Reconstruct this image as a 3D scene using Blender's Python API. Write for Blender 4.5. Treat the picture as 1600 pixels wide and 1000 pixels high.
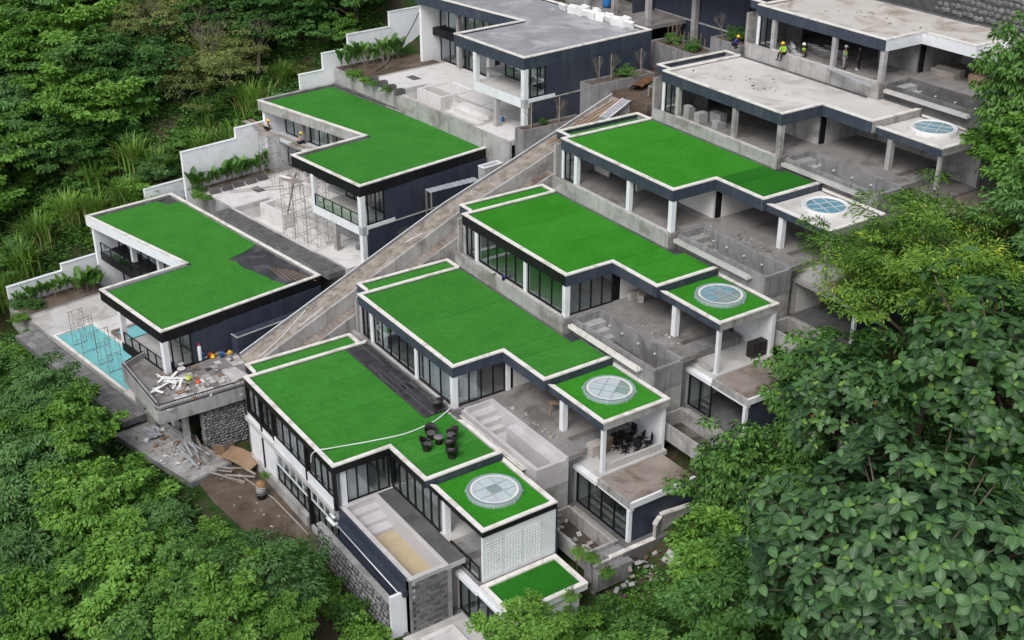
import bpy, bmesh, math, random
from math import sin, cos, pi, radians
from mathutils import Vector, Matrix, noise

for o in list(bpy.data.objects): bpy.data.objects.remove(o)
S = bpy.context.scene
COL = S.collection
RND = random.Random(7)

# ------------------------------------------------------------------ camera, sky, sun, exposure
cd = bpy.data.cameras.new('camera'); cam = bpy.data.objects.new('camera', cd); COL.objects.link(cam)
cd.sensor_width = 36.0; cd.lens = 44.69; cd.clip_start = 0.5; cd.clip_end = 1500
cam.location = (76.136, -28.340, 45.103)
cam.rotation_euler = (radians(62.80), 0, radians(55.926))
S.camera = cam
S.render.resolution_x = 1024; S.render.resolution_y = 640
W = bpy.data.worlds.new('World'); S.world = W; W.use_nodes = True
nt = W.node_tree; nt.nodes.clear()
SUN_EL, SUN_AZ = 50.0, 302.0          # azimuth measured from +X towards +Y, where the light comes from
sky = nt.nodes.new('ShaderNodeTexSky'); sky.sky_type = 'NISHITA'; sky.sun_disc = False
sky.sun_elevation = radians(SUN_EL); sky.sun_rotation = radians(90 - SUN_AZ)
sky.air_density = 1.0; sky.dust_density = 3.0; sky.ozone_density = 1.0
hs = nt.nodes.new('ShaderNodeHueSaturation'); hs.inputs['Saturation'].default_value = 0.42
bg = nt.nodes.new('ShaderNodeBackground'); bg.inputs['Strength'].default_value = 0.12
wo = nt.nodes.new('ShaderNodeOutputWorld')
nt.links.new(sky.outputs[0], hs.inputs['Color']); nt.links.new(hs.outputs[0], bg.inputs['Color']); nt.links.new(bg.outputs[0], wo.inputs['Surface'])
sl = bpy.data.lights.new('sun', 'SUN'); sl.energy = 1.5; sl.angle = radians(30); sl.color = (1.0, 0.975, 0.94)
sun = bpy.data.objects.new('sun', sl); COL.objects.link(sun)
e, a = radians(SUN_EL), radians(SUN_AZ)
sun.rotation_euler = Vector((cos(e)*cos(a), cos(e)*sin(a), sin(e))).to_track_quat('Z', 'Y').to_euler()
S.cycles.max_bounces = 6; S.cycles.diffuse_bounces = 3; S.cycles.glossy_bounces = 3; S.cycles.transparent_max_bounces = 12; S.cycles.transmission_bounces = 3
S.cycles.use_denoising = True; S.cycles.caustics_reflective = False; S.cycles.caustics_refractive = False
S.view_settings.view_transform = 'Standard'; S.view_settings.look = 'None'
S.view_settings.gamma = 1.0; S.view_settings.exposure = 0.30; S.view_settings.use_curve_mapping = False

# ------------------------------------------------------------------ materials
MATS = {}
def newmat(name):
    m = bpy.data.materials.new(name); m.use_nodes = True; m.node_tree.nodes.clear(); MATS[name] = m
    return m, m.node_tree
def N(t, kind, **kw):
    n = t.nodes.new(kind)
    for k, v in kw.items():
        if k in n.inputs.keys() if isinstance(k, str) else False: n.inputs[k].default_value = v
        else: setattr(n, k, v)
    return n
def ramp_node(t, fac, stops):
    r = t.nodes.new('ShaderNodeValToRGB'); cr = r.color_ramp
    while len(cr.elements) < len(stops): cr.elements.new(0.5)
    for el, (p, c) in zip(cr.elements, stops): el.position = p; el.color = (c[0], c[1], c[2], 1)
    t.links.new(fac, r.inputs[0]); return r.outputs[0]
def noise_tex(t, vec, scale, detail=5, rough=0.55, dist=0.0):
    n = t.nodes.new('ShaderNodeTexNoise'); n.inputs['Scale'].default_value = scale; n.inputs['Detail'].default_value = detail
    n.inputs['Roughness'].default_value = rough; n.inputs['Distortion'].default_value = dist
    t.links.new(vec, n.inputs['Vector']); return n.outputs[0]
def mixc(t, fac, a, b, mode='MIX'):
    m = t.nodes.new('ShaderNodeMix'); m.data_type = 'RGBA'; m.blend_type = mode
    for sock, v in ((m.inputs[0], fac), (m.inputs[6], a), (m.inputs[7], b)):
        if isinstance(v, (int, float)): sock.default_value = v
        elif isinstance(v, tuple): sock.default_value = (v[0], v[1], v[2], 1)
        else: t.links.new(v, sock)
    return m.outputs[2]
def scaled(t, vec, s):
    m = t.nodes.new('ShaderNodeMapping'); m.inputs['Scale'].default_value = s; t.links.new(vec, m.inputs['Vector']); return m.outputs[0]
def surf(name, base, var=0.25, scale=0.9, rough=0.8, spec=0.3, stain=None, stain_amt=0.5, stain_scale=0.35, streak=None, streak_amt=0.35,
         fine=14.0, bump=0.15, bscale=20.0, metallic=0.0, joints=0):
    """weathered surface: two octaves of tone, optional stains and run-off streaks, fine relief (all in place on the object)"""
    m, t = newmat(name)
    geo = t.nodes.new('ShaderNodeNewGeometry'); vec = geo.outputs['Position']
    n1 = noise_tex(t, vec, scale, 6); n2 = noise_tex(t, vec, fine, 4, 0.65)
    lo = tuple(max(0, c*(1-var)) for c in base); hi = tuple(c*(1+var) for c in base)
    c1 = ramp_node(t, n1, [(0.3, lo), (0.7, hi)])
    c2 = ramp_node(t, n2, [(0.25, (1-var*0.7,)*3), (0.75, (1+var*0.5,)*3)])
    col = mixc(t, 1.0, c1, c2, 'MULTIPLY')
    if stain:
        s = noise_tex(t, vec, stain_scale, 7, 0.62, 0.6)
        sf = ramp_node(t, s, [(0.50, (0, 0, 0)), (0.64, (stain_amt,)*3)])
        col = mixc(t, sf, col, stain)
    if streak:
        s = noise_tex(t, scaled(t, vec, (3.0, 3.0, 0.22)), 1.0, 5, 0.6)
        sf = ramp_node(t, s, [(0.52, (0, 0, 0)), (0.72, (streak_amt,)*3)])
        col = mixc(t, sf, col, streak)
    if joints:      # faint board marks left by the formwork
        sx = t.nodes.new('ShaderNodeSeparateXYZ'); t.links.new(vec, sx.inputs[0])
        ax = t.nodes.new('ShaderNodeMath'); ax.operation = 'ADD'; t.links.new(sx.outputs[0], ax.inputs[0]); t.links.new(sx.outputs[1], ax.inputs[1])
        fs = []
        for src, per, wd in ((sx.outputs[2], joints, 0.035), (ax.outputs[0], joints*2.3, 0.012)):
            d_ = t.nodes.new('ShaderNodeMath'); d_.operation = 'DIVIDE'; d_.inputs[1].default_value = per; t.links.new(src, d_.inputs[0])
            f_ = t.nodes.new('ShaderNodeMath'); f_.operation = 'FRACT'; t.links.new(d_.outputs[0], f_.inputs[0])
            l_ = t.nodes.new('ShaderNodeMath'); l_.operation = 'LESS_THAN'; l_.inputs[1].default_value = wd; t.links.new(f_.outputs[0], l_.inputs[0]); fs.append(l_.outputs[0])
        mm = t.nodes.new('ShaderNodeMath'); mm.operation = 'MAXIMUM'; t.links.new(fs[0], mm.inputs[0]); t.links.new(fs[1], mm.inputs[1])
        m2 = t.nodes.new('ShaderNodeMath'); m2.operation = 'MULTIPLY'; m2.inputs[1].default_value = 0.30; t.links.new(mm.outputs[0], m2.inputs[0])
        col = mixc(t, m2.outputs[0], col, tuple(c*0.35 for c in base))
    p = t.nodes.new('ShaderNodeBsdfPrincipled'); p.inputs['Roughness'].default_value = rough
    p.inputs['Specular IOR Level'].default_value = spec; p.inputs['Metallic'].default_value = metallic
    t.links.new(col, p.inputs['Base Color'])
    if bump:
        b = t.nodes.new('ShaderNodeBump'); b.inputs['Strength'].default_value = bump; b.inputs['Distance'].default_value = 0.03
        bn = noise_tex(t, vec, bscale, 5, 0.7); t.links.new(bn, b.inputs['Height']); t.links.new(b.outputs[0], p.inputs['Normal'])
    o = t.nodes.new('ShaderNodeOutputMaterial'); t.links.new(p.outputs[0], o.inputs[0])
    return m
surf('coping_white', (0.80, 0.77, 0.73), 0.06, 1.2, 0.7, 0.3, stain=(0.40, 0.36, 0.31), stain_amt=0.6, stain_scale=1.1, bump=0.08)
surf('white_paint', (0.80, 0.83, 0.87), 0.05, 0.5, 0.6, 0.35, stain=(0.52, 0.52, 0.52), stain_amt=0.4, stain_scale=0.5, streak=(0.5, 0.5, 0.5), streak_amt=0.2, bump=0.04)
surf('white_wall', (0.88, 0.90, 0.94), 0.04, 0.4, 0.75, 0.3, stain=(0.66, 0.67, 0.69), stain_amt=0.4, stain_scale=0.5, streak=(0.5, 0.51, 0.5), streak_amt=0.16, bump=0.05)
surf('slate_paint', (0.041, 0.056, 0.082), 0.14, 0.7, 0.55, 0.35, stain=(0.075, 0.082, 0.10), stain_amt=0.45, stain_scale=0.6, streak=(0.13, 0.135, 0.14), streak_amt=0.42, bump=0.04)
surf('slate_wall', (0.036, 0.046, 0.072), 0.16, 0.6, 0.6, 0.35, stain=(0.055, 0.06, 0.078), stain_amt=0.45, stain_scale=0.4, streak=(0.10, 0.103, 0.108), streak_amt=0.42, bump=0.05)
surf('black_paint', (0.0075, 0.0075, 0.010), 0.2, 0.8, 0.5, 0.3, stain=(0.016, 0.016, 0.02), stain_amt=0.5, streak=(0.035, 0.035, 0.038), streak_amt=0.4, bump=0.02)
surf('black_frame', (0.010, 0.010, 0.012), 0.15, 2.0, 0.4, 0.4, bump=0)
surf('concrete', (0.408, 0.403, 0.397), 0.16, 0.8, 0.85, 0.25, stain=(0.19, 0.175, 0.16), stain_amt=0.75, stain_scale=0.45, streak=(0.15, 0.142, 0.135), streak_amt=0.62, bump=0.25, joints=0.61)
surf('concrete_raw', (0.27, 0.27, 0.275), 0.2, 0.9, 0.9, 0.2, stain=(0.13, 0.125, 0.12), stain_amt=0.6, stain_scale=0.5, streak=(0.09, 0.088, 0.088), streak_amt=0.68, bump=0.3, joints=0.61)
surf('concrete_dark', (0.15, 0.15, 0.155), 0.25, 0.7, 0.9, 0.2, stain=(0.07, 0.07, 0.068), stain_amt=0.65, stain_scale=0.5, streak=(0.06, 0.06, 0.06), streak_amt=0.5, bump=0.3, joints=0.61)
surf('floor_raw', (0.25, 0.236, 0.232), 0.18, 0.5, 0.9, 0.2, stain=(0.13, 0.112, 0.098), stain_amt=0.75, stain_scale=0.45, bump=0.25, fine=7)
surf('patio_light', (0.54, 0.529, 0.517), 0.1, 0.6, 0.85, 0.25, stain=(0.3, 0.28, 0.26), stain_amt=0.5, stain_scale=0.45, bump=0.15)
surf('terrace_brown', (0.299, 0.259, 0.23), 0.2, 0.7, 0.9, 0.25, stain=(0.13, 0.09, 0.065), stain_amt=0.8, stain_scale=0.3, bump=0.3)
surf('roof_pale', (0.60, 0.58, 0.56), 0.09, 0.35, 0.85, 0.25, stain=(0.36, 0.31, 0.27), stain_amt=0.6, stain_scale=0.28, bump=0.15, fine=5)
surf('roof_pale_brown', (0.55, 0.52, 0.48), 0.1, 0.35, 0.85, 0.25, stain=(0.30, 0.24, 0.19), stain_amt=0.85, stain_scale=0.34, bump=0.15, fine=4)
surf('roof_grey', (0.297, 0.303, 0.319), 0.16, 0.4, 0.75, 0.35, stain=(0.47, 0.47, 0.49), stain_amt=0.75, stain_scale=0.42, bump=0.15, fine=6)
surf('plaster_pool', (0.708, 0.69, 0.684), 0.06, 0.5, 0.7, 0.3, stain=(0.46, 0.44, 0.42), stain_amt=0.45, stain_scale=0.5, streak=(0.42, 0.40, 0.38), streak_amt=0.3, bump=0.05)
surf('pool_lilac', (0.55, 0.533, 0.55), 0.06, 0.5, 0.6, 0.35, stain=(0.42, 0.39, 0.36), stain_amt=0.4, stain_scale=0.45, bump=0.05)
surf('pool_sand', (0.50, 0.41, 0.27), 0.10, 0.6, 0.7, 0.3, stain=(0.56, 0.50, 0.42), stain_amt=0.6, stain_scale=0.35, bump=0.08)
surf('wet_mud', (0.075, 0.062, 0.052), 0.35, 0.8, 0.35, 0.5, stain=(0.2, 0.18, 0.16), stain_amt=0.6, stain_scale=0.6, bump=0.3)
surf('soil', (0.115, 0.088, 0.068), 0.35, 0.7, 0.95, 0.1, stain=(0.2, 0.18, 0.155), stain_amt=0.55, stain_scale=0.4, bump=0.8, bscale=9)
surf('timber_deck', (0.043, 0.041, 0.046), 0.3, 1.2, 0.55, 0.4, stain=(0.075, 0.072, 0.076), stain_amt=0.6, stain_scale=0.9, bump=0.1)
surf('timber_deck_pale', (0.085, 0.080, 0.085), 0.3, 1.2, 0.6, 0.4, bump=0.1)
surf('underlay', (0.050, 0.052, 0.058), 0.3, 1.0, 0.7, 0.3, stain=(0.11, 0.115, 0.125), stain_amt=0.7, stain_scale=0.7, bump=0.15)
surf('tile_dark', (0.106, 0.104, 0.107), 0.28, 0.7, 0.75, 0.3, stain=(0.16, 0.155, 0.15), stain_amt=0.6, stain_scale=0.5, bump=0.15)
surf('tile_walk', (0.125, 0.12, 0.12), 0.25, 0.6, 0.8, 0.3, stain=(0.19, 0.18, 0.17), stain_amt=0.6, stain_scale=0.4, bump=0.15)
surf('tile_grey', (0.20, 0.195, 0.195), 0.2, 0.7, 0.8, 0.3, stain=(0.12, 0.115, 0.11), stain_amt=0.6, stain_scale=0.5, bump=0.15)
surf('stone', (0.204, 0.204, 0.21), 0.35, 1.6, 0.9, 0.2, stain=(0.075, 0.075, 0.07), stain_amt=0.6, stain_scale=0.8, bump=0.6, bscale=9)
surf('stone_pale', (0.29, 0.29, 0.295), 0.25, 1.6, 0.9, 0.2, stain=(0.15, 0.15, 0.15), stain_amt=0.5, stain_scale=0.9, bump=0.5, bscale=9)
surf('mortar', (0.10, 0.10, 0.098), 0.25, 1.5, 0.95, 0.1, bump=0.4)
surf('block_wall', (0.165, 0.17, 0.175), 0.2, 2.0, 0.85, 0.2, stain=(0.24, 0.24, 0.24), stain_amt=0.5, stain_scale=1.0, bump=0.3)
surf('block_dark', (0.11, 0.113, 0.118), 0.25, 2.0, 0.85, 0.2, bump=0.3)
surf('ramp_top', (0.30, 0.265, 0.23), 0.32, 1.1, 0.9, 0.2, stain=(0.14, 0.115, 0.09), stain_amt=0.85, stain_scale=0.9, streak=(0.45, 0.43, 0.40), streak_amt=0.5, bump=0.45)
surf('timber_raw', (0.33, 0.235, 0.16), 0.25, 1.4, 0.8, 0.2, stain=(0.2, 0.13, 0.085), stain_amt=0.5, bump=0.15)
surf('plywood', (0.30, 0.195, 0.125), 0.2, 1.0, 0.75, 0.25, stain=(0.2, 0.14, 0.10), stain_amt=0.6, bump=0.1)
surf('timber_grey', (0.34, 0.31, 0.28), 0.25, 1.4, 0.85, 0.2, stain=(0.18, 0.155, 0.13), stain_amt=0.5, bump=0.15)
surf('steel', (0.30, 0.28, 0.26), 0.25, 3.0, 0.55, 0.4, stain=(0.16, 0.09, 0.05), stain_amt=0.6, stain_scale=3.0, bump=0.05, metallic=0.35)
surf('aluminium', (0.62, 0.65, 0.69), 0.08, 2.0, 0.35, 0.5, bump=0, metallic=0.4)
surf('rattan', (0.022, 0.018, 0.018), 0.3, 18.0, 0.55, 0.35, bump=0.4, bscale=60)
surf('foam_white', (0.80, 0.80, 0.80), 0.05, 2.0, 0.8, 0.2, stain=(0.55, 0.54, 0.52), stain_amt=0.4, bump=0.08)
surf('block_concrete', (0.36, 0.36, 0.36), 0.12, 1.5, 0.9, 0.2, stain=(0.25, 0.25, 0.25), stain_amt=0.5, bump=0.15)
surf('pipe_white', (0.72, 0.76, 0.78), 0.04, 2.0, 0.4, 0.4, bump=0)
surf('plastic_blue', (0.03, 0.17, 0.45), 0.1, 2.0, 0.4, 0.4, bump=0)
surf('plastic_navy', (0.025, 0.03, 0.22), 0.1, 2.0, 0.4, 0.4, bump=0)
surf('plastic_yellow', (0.75, 0.48, 0.02), 0.08, 2.0, 0.4, 0.4, bump=0)
surf('plastic_orange', (0.70, 0.09, 0.03), 0.1, 2.0, 0.5, 0.4, bump=0)
surf('plastic_white', (0.72, 0.72, 0.72), 0.05, 2.0, 0.4, 0.4, bump=0)
surf('plastic_red', (0.5, 0.03, 0.02), 0.1, 2.0, 0.4, 0.4, bump=0)
surf('plastic_green', (0.45, 0.55, 0.06), 0.2, 2.0, 0.6, 0.3, bump=0)
surf('rust_sheet', (0.17, 0.08, 0.045), 0.35, 1.5, 0.85, 0.2, stain=(0.26, 0.17, 0.12), stain_amt=0.6, bump=0.2)
surf('tarp_grey', (0.33, 0.34, 0.37), 0.15, 1.5, 0.6, 0.3, bump=0.1)
surf('plaster_bag', (0.46, 0.43, 0.39), 0.1, 2.0, 0.85, 0.2, bump=0.1)
surf('bark', (0.13, 0.105, 0.085), 0.3, 3.0, 0.95, 0.1, stain=(0.22, 0.2, 0.17), stain_amt=0.5, stain_scale=2.0, bump=0.5)
surf('twig', (0.24, 0.205, 0.165), 0.25, 3.0, 0.95, 0.1, bump=0.2)
surf('skin', (0.22, 0.12, 0.075), 0.1, 5.0, 0.55, 0.35, bump=0)
surf('cloth_dark', (0.018, 0.019, 0.024), 0.25, 6.0, 0.9, 0.1, bump=0.1)
surf('cloth_grey', (0.30, 0.30, 0.31), 0.2, 6.0, 0.9, 0.1, bump=0.1)
surf('cloth_white', (0.62, 0.62, 0.60), 0.15, 6.0, 0.9, 0.1, bump=0.1)
surf('vest_orange', (0.85, 0.13, 0.03), 0.1, 6.0, 0.7, 0.2, bump=0.05)
surf('vest_lime', (0.42, 0.75, 0.05), 0.1, 6.0, 0.7, 0.2, bump=0.05)
surf('wall_interior', (0.682, 0.671, 0.66), 0.06, 0.5, 0.85, 0.2, stain=(0.48, 0.46, 0.44), stain_amt=0.35, bump=0.05)
surf('curtain', (0.66, 0.67, 0.70), 0.08, 1.0, 0.9, 0.1, bump=0)
surf('dark_void', (0.012, 0.012, 0.013), 0.2, 1.0, 0.9, 0.1, bump=0)  # near-black colour standing in for the darkness of gaps and openings
surf('straw', (0.28, 0.18, 0.09), 0.3, 6.0, 0.95, 0.1, bump=0.3)

def turf_mat(name, c0, c1):
    m, t = newmat(name)
    geo = t.nodes.new('ShaderNodeNewGeometry'); vec = geo.outputs['Position']
    big = noise_tex(t, vec, 0.45, 5, 0.6); mid = noise_tex(t, vec, 3.5, 5, 0.7); fin = noise_tex(t, vec, 42.0, 3, 0.8)
    col = ramp_node(t, big, [(0.3, c0), (0.7, c1)])
    col = mixc(t, 1.0, col, ramp_node(t, mid, [(0.25, (0.78,)*3), (0.75, (1.20, 1.16, 1.15))]), 'MULTIPLY')
    col = mixc(t, 1.0, col, ramp_node(t, noise_tex(t, vec, 13.0, 4, 0.7), [(0.30, (0.80,)*3), (0.70, (1.18, 1.15, 1.2))]), 'MULTIPLY')
    col = mixc(t, 1.0, col, ramp_node(t, fin, [(0.28, (0.55, 0.58, 0.5)), (0.72, (1.45, 1.38, 1.5))]), 'MULTIPLY')
    oi = t.nodes.new('ShaderNodeObjectInfo'); col = mixc(t, 1.0, col, ramp_node(t, oi.outputs['Random'], [(0.0, (0.90, 0.93, 0.88)), (1.0, (1.10, 1.06, 1.12))]), 'MULTIPLY')
    wn = noise_tex(t, vec, 0.9, 4, 0.6, 1.5); col = mixc(t, ramp_node(t, wn, [(0.62, (0, 0, 0)), (0.72, (0.35,)*3)]), col, tuple(c*0.72 for c in c0))
    p = t.nodes.new('ShaderNodeBsdfPrincipled'); p.inputs['Roughness'].default_value = 0.9; p.inputs['Specular IOR Level'].default_value = 0.15
    t.links.new(col, p.inputs['Base Color'])
    b = t.nodes.new('ShaderNodeBump'); b.inputs['Strength'].default_value = 0.6; b.inputs['Distance'].default_value = 0.03
    t.links.new(fin, b.inputs['Height']); t.links.new(b.outputs[0], p.inputs['Normal'])
    o = t.nodes.new('ShaderNodeOutputMaterial'); t.links.new(p.outputs[0], o.inputs[0])
turf_mat('turf', (0.036, 0.205, 0.022), (0.050, 0.250, 0.032))
turf_mat('turf_bright', (0.030, 0.225, 0.012), (0.042, 0.27, 0.020))
turf_mat('turf_dark', (0.018, 0.150, 0.010), (0.024, 0.175, 0.014))

def glass_mat(name, tint, refl, rough=0.02):
    m, t = newmat(name)
    tr = t.nodes.new('ShaderNodeBsdfTransparent'); tr.inputs[0].default_value = (*tint, 1)
    gl = t.nodes.new('ShaderNodeBsdfGlossy'); gl.inputs['Roughness'].default_value = rough; gl.inputs[0].default_value = (0.9, 0.95, 1, 1)
    fr = t.nodes.new('ShaderNodeFresnel'); fr.inputs[0].default_value = 1.5
    ma = t.nodes.new('ShaderNodeMath'); ma.operation = 'MULTIPLY_ADD'; ma.inputs[1].default_value = 0.30; ma.inputs[2].default_value = refl
    ma.use_clamp = True
    t.links.new(fr.outputs[0], ma.inputs[0])
    mx = t.nodes.new('ShaderNodeMixShader'); t.links.new(ma.outputs[0], mx.inputs[0]); t.links.new(tr.outputs[0], mx.inputs[1]); t.links.new(gl.outputs[0], mx.inputs[2])
    o = t.nodes.new('ShaderNodeOutputMaterial'); t.links.new(mx.outputs[0], o.inputs[0])
glass_mat('glass', (0.90, 0.93, 0.93), 0.03)
glass_mat('glass_clear', (0.965, 0.985, 0.98), 0.012)
def frosted():
    m, t = newmat('glass_frosted')
    p = t.nodes.new('ShaderNodeBsdfPrincipled'); p.inputs['Base Color'].default_value = (0.55, 0.66, 0.70, 1); p.inputs['Roughness'].default_value = 0.18
    tr = t.nodes.new('ShaderNodeBsdfTransparent'); tr.inputs[0].default_value = (0.72, 0.84, 0.88, 1)
    mx = t.nodes.new('ShaderNodeMixShader'); mx.inputs[0].default_value = 0.45
    t.links.new(tr.outputs[0], mx.inputs[1]); t.links.new(p.outputs[0], mx.inputs[2])
    o = t.nodes.new('ShaderNodeOutputMaterial'); t.links.new(mx.outputs[0], o.inputs[0])
frosted()
surf('skylight_film', (0.50, 0.58, 0.60), 0.06, 1.0, 0.3, 0.5, bump=0)
surf('skylight_aqua', (0.20, 0.36, 0.42), 0.2, 1.2, 0.25, 0.5, bump=0)
surf('skylight_blue', (0.13, 0.31, 0.40), 0.2, 1.5, 0.25, 0.5, bump=0)
def water():
    m, t = newmat('pool_water')
    geo = t.nodes.new('ShaderNodeNewGeometry')
    p = t.nodes.new('ShaderNodeBsdfPrincipled'); p.inputs['Roughness'].default_value = 0.04; p.inputs['IOR'].default_value = 1.33
    p.inputs['Base Color'].default_value = (0.33, 0.78, 0.82, 1)
    tr = t.nodes.new('ShaderNodeBsdfTransparent'); tr.inputs[0].default_value = (0.80, 0.97, 0.98, 1)
    b = t.nodes.new('ShaderNodeBump'); b.inputs['Strength'].default_value = 0.12; b.inputs['Distance'].default_value = 0.05
    t.links.new(noise_tex(t, geo.outputs['Position'], 1.6, 4, 0.6, 0.5), b.inputs['Height']); t.links.new(b.outputs[0], p.inputs['Normal'])
    mx = t.nodes.new('ShaderNodeMixShader'); mx.inputs[0].default_value = 0.55
    t.links.new(tr.outputs[0], mx.inputs[1]); t.links.new(p.outputs[0], mx.inputs[2])
    o = t.nodes.new('ShaderNodeOutputMaterial'); t.links.new(mx.outputs[0], o.inputs[0])
water()
surf('pool_tile', (0.50, 0.86, 0.88), 0.08, 1.0, 0.35, 0.4, stain=(0.36, 0.74, 0.77), stain_amt=0.4, bump=0.03)
def checker_cloth():
    m, t = newmat('checker_cloth')
    tc = t.nodes.new('ShaderNodeTexCoord'); ck = t.nodes.new('ShaderNodeTexChecker')
    ck.inputs['Scale'].default_value = 9.0; ck.inputs[1].default_value = (0.6, 0.6, 0.62, 1); ck.inputs[2].default_value = (0.03, 0.03, 0.04, 1)
    t.links.new(tc.outputs['Object'], ck.inputs[0])
    p = t.nodes.new('ShaderNodeBsdfPrincipled'); p.inputs['Roughness'].default_value = 0.9; t.links.new(ck.outputs[0], p.inputs['Base Color'])
    o = t.nodes.new('ShaderNodeOutputMaterial'); t.links.new(p.outputs[0], o.inputs[0])
checker_cloth()

# ------------------------------------------------------------------ helpers
def obj(name, verts, faces, mat, parent=None, smooth=False, loc=None, rot=None):
    me = bpy.data.meshes.new(name); me.from_pydata([tuple(v) for v in verts], [], faces); me.update()
    if mat: me.materials.append(MATS[mat])
    if smooth: me.polygons.foreach_set('use_smooth', [True]*len(me.polygons))
    o = bpy.data.objects.new(name, me); COL.objects.link(o)
    if parent: o.parent = parent
    if loc: o.location = loc
    if rot: o.rotation_euler = rot
    return o
def inst(name, me, parent=None, loc=None, rot=None, scale=None):
    o = bpy.data.objects.new(name, me); COL.objects.link(o)
    if parent: o.parent = parent
    if loc is not None: o.location = loc
    if rot is not None: o.rotation_euler = rot
    if scale is not None: o.scale = (scale,)*3 if isinstance(scale, (int, float)) else scale
    return o
def tag(o, label=None, cat=None, group=None, kind=None):
    if label: o['label'] = label
    if cat: o['category'] = cat
    if group: o['group'] = group
    if kind: o['kind'] = kind
    return o
def thing(name, label, cat, loc=(0, 0, 0), rotz=0, group=None):
    o = bpy.data.objects.new(name, None); COL.objects.link(o); o.empty_display_size = 0.3
    o.location = loc; o.rotation_euler = (0, 0, rotz); return tag(o, label, cat, group)
def copy_tree(o, parent=None):
    c = o.copy(); COL.objects.link(c); c.parent = parent
    for ch in list(o.children): copy_tree(ch, c)
    return c
class MB:
    """collects geometry for one mesh"""
    def __init__(s): s.v = []; s.f = []
    def add(s, v, f):
        k = len(s.v); s.v += [tuple(p) for p in v]; s.f += [tuple(i+k for i in q) for q in f]; return s
    def box(s, x0, x1, y0, y1, z0, z1, b=0.0):
        if b <= 0:
            v = [(x, y, z) for z in (z0, z1) for y in (y0, y1) for x in (x0, x1)]
            return s.add(v, [(0, 2, 3, 1), (4, 5, 7, 6), (0, 1, 5, 4), (2, 6, 7, 3), (0, 4, 6, 2), (1, 3, 7, 5)])
        r = [(x0+b, y0+b), (x1-b, y0+b), (x1-b, y1-b), (x0+b, y1-b)]; q = [(x0, y0), (x1, y0), (x1, y1), (x0, y1)]
        v = [(*p, z0) for p in r] + [(*p, z0+b) for p in q] + [(*p, z1-b) for p in q] + [(*p, z1) for p in r]
        f = [(3, 2, 1, 0), (12, 13, 14, 15)]
        for L in range(3):
            for i in range(4): j = (i+1) % 4; f.append((L*4+i, L*4+j, L*4+4+j, L*4+4+i))
        return s.add(v, f)
    def obox(s, c, size, rot=(0, 0, 0), b=0.0):
        m = MB(); hx, hy, hz = size[0]/2, size[1]/2, size[2]/2; m.box(-hx, hx, -hy, hy, -hz, hz, b)
        from mathutils import Euler
        R = Euler(rot).to_matrix(); c = Vector(c)
        return s.add([R @ Vector(p) + c for p in m.v], m.f)
    def bar(s, p, q, w, h=None):
        """rectangular bar between two points"""
        p, q = Vector(p), Vector(q); h = h or w; d = (q-p)
        if d.length < 1e-6: return s
        d.normalize(); u = d.cross(Vector((0, 0, 1)))
        if u.length < 1e-3: u = Vector((1, 0, 0))
        u.normalize(); n = u.cross(d)
        v = [c + u*(a*w/2) + n*(b*h/2) for c in (p, q) for a, b in ((-1, -1), (1, -1), (1, 1), (-1, 1))]
        return s.add(v, [(0, 1, 2, 3), (7, 6, 5, 4), (0, 4, 5, 1), (1, 5, 6, 2), (2, 6, 7, 3), (3, 7, 4, 0)])
    def tube(s, pts, r, n=6, cap=True):
        pts = [Vector(p) for p in pts]; rs = r if isinstance(r, (list, tuple)) else [r]*len(pts)
        k = len(s.v); pu = None
        for i, p in enumerate(pts):
            d = (pts[min(i+1, len(pts)-1)] - pts[max(i-1, 0)]).normalized()
            u = pu - d*pu.dot(d) if pu else d.cross(Vector((0, 0, 1)))
            if u.length < 1e-3: u = d.cross(Vector((1, 0, 0)))
            u.normalize(); w = d.cross(u); pu = u
            for j in range(n): a_ = 2*pi*j/n; s.v.append(tuple(p + (u*cos(a_) + w*sin(a_))*rs[i]))
        for i in range(len(pts)-1):
            for j in range(n): s.f.append((k+i*n+j, k+i*n+(j+1) % n, k+(i+1)*n+(j+1) % n, k+(i+1)*n+j))
        if cap: s.f.append(tuple(k+j for j in range(n))[::-1]); s.f.append(tuple(k+(len(pts)-1)*n+j for j in range(n)))
        return s
    def lathe(s, c, prof, n=16):
        k = len(s.v); c = Vector(c)
        for (r, z) in prof:
            for j in range(n): a_ = 2*pi*j/n; s.v.append((c.x+r*cos(a_), c.y+r*sin(a_), c.z+z))
        for i in range(len(prof)-1):
            for j in range(n): s.f.append((k+i*n+j, k+i*n+(j+1) % n, k+(i+1)*n+(j+1) % n, k+(i+1)*n+j))
        s.f.append(tuple(k+j for j in range(n))[::-1]); s.f.append(tuple(k+(len(prof)-1)*n+j for j in range(n)))
        return s
    def prism(s, poly, z0, z1):
        n = len(poly); v = [(p[0], p[1], z0) for p in poly] + [(p[0], p[1], z1) for p in poly]
        return s.add(v, [tuple(range(n))[::-1], tuple(range(n, 2*n))] + [(i, (i+1) % n, n+(i+1) % n, n+i) for i in range(n)])
    def build(s, name, mat, parent=None, smooth=False, loc=None, rot=None): return obj(name, s.v, s.f, mat, parent, smooth, loc, rot)
def box(name, x0, x1, y0, y1, z0, z1, mat, parent=None, b=0.0): return MB().box(x0, x1, y0, y1, z0, z1, b).build(name, mat, parent)
def prism(name, poly, z0, z1, mat, parent=None): return MB().prism(poly, z0, z1).build(name, mat, parent)
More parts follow.
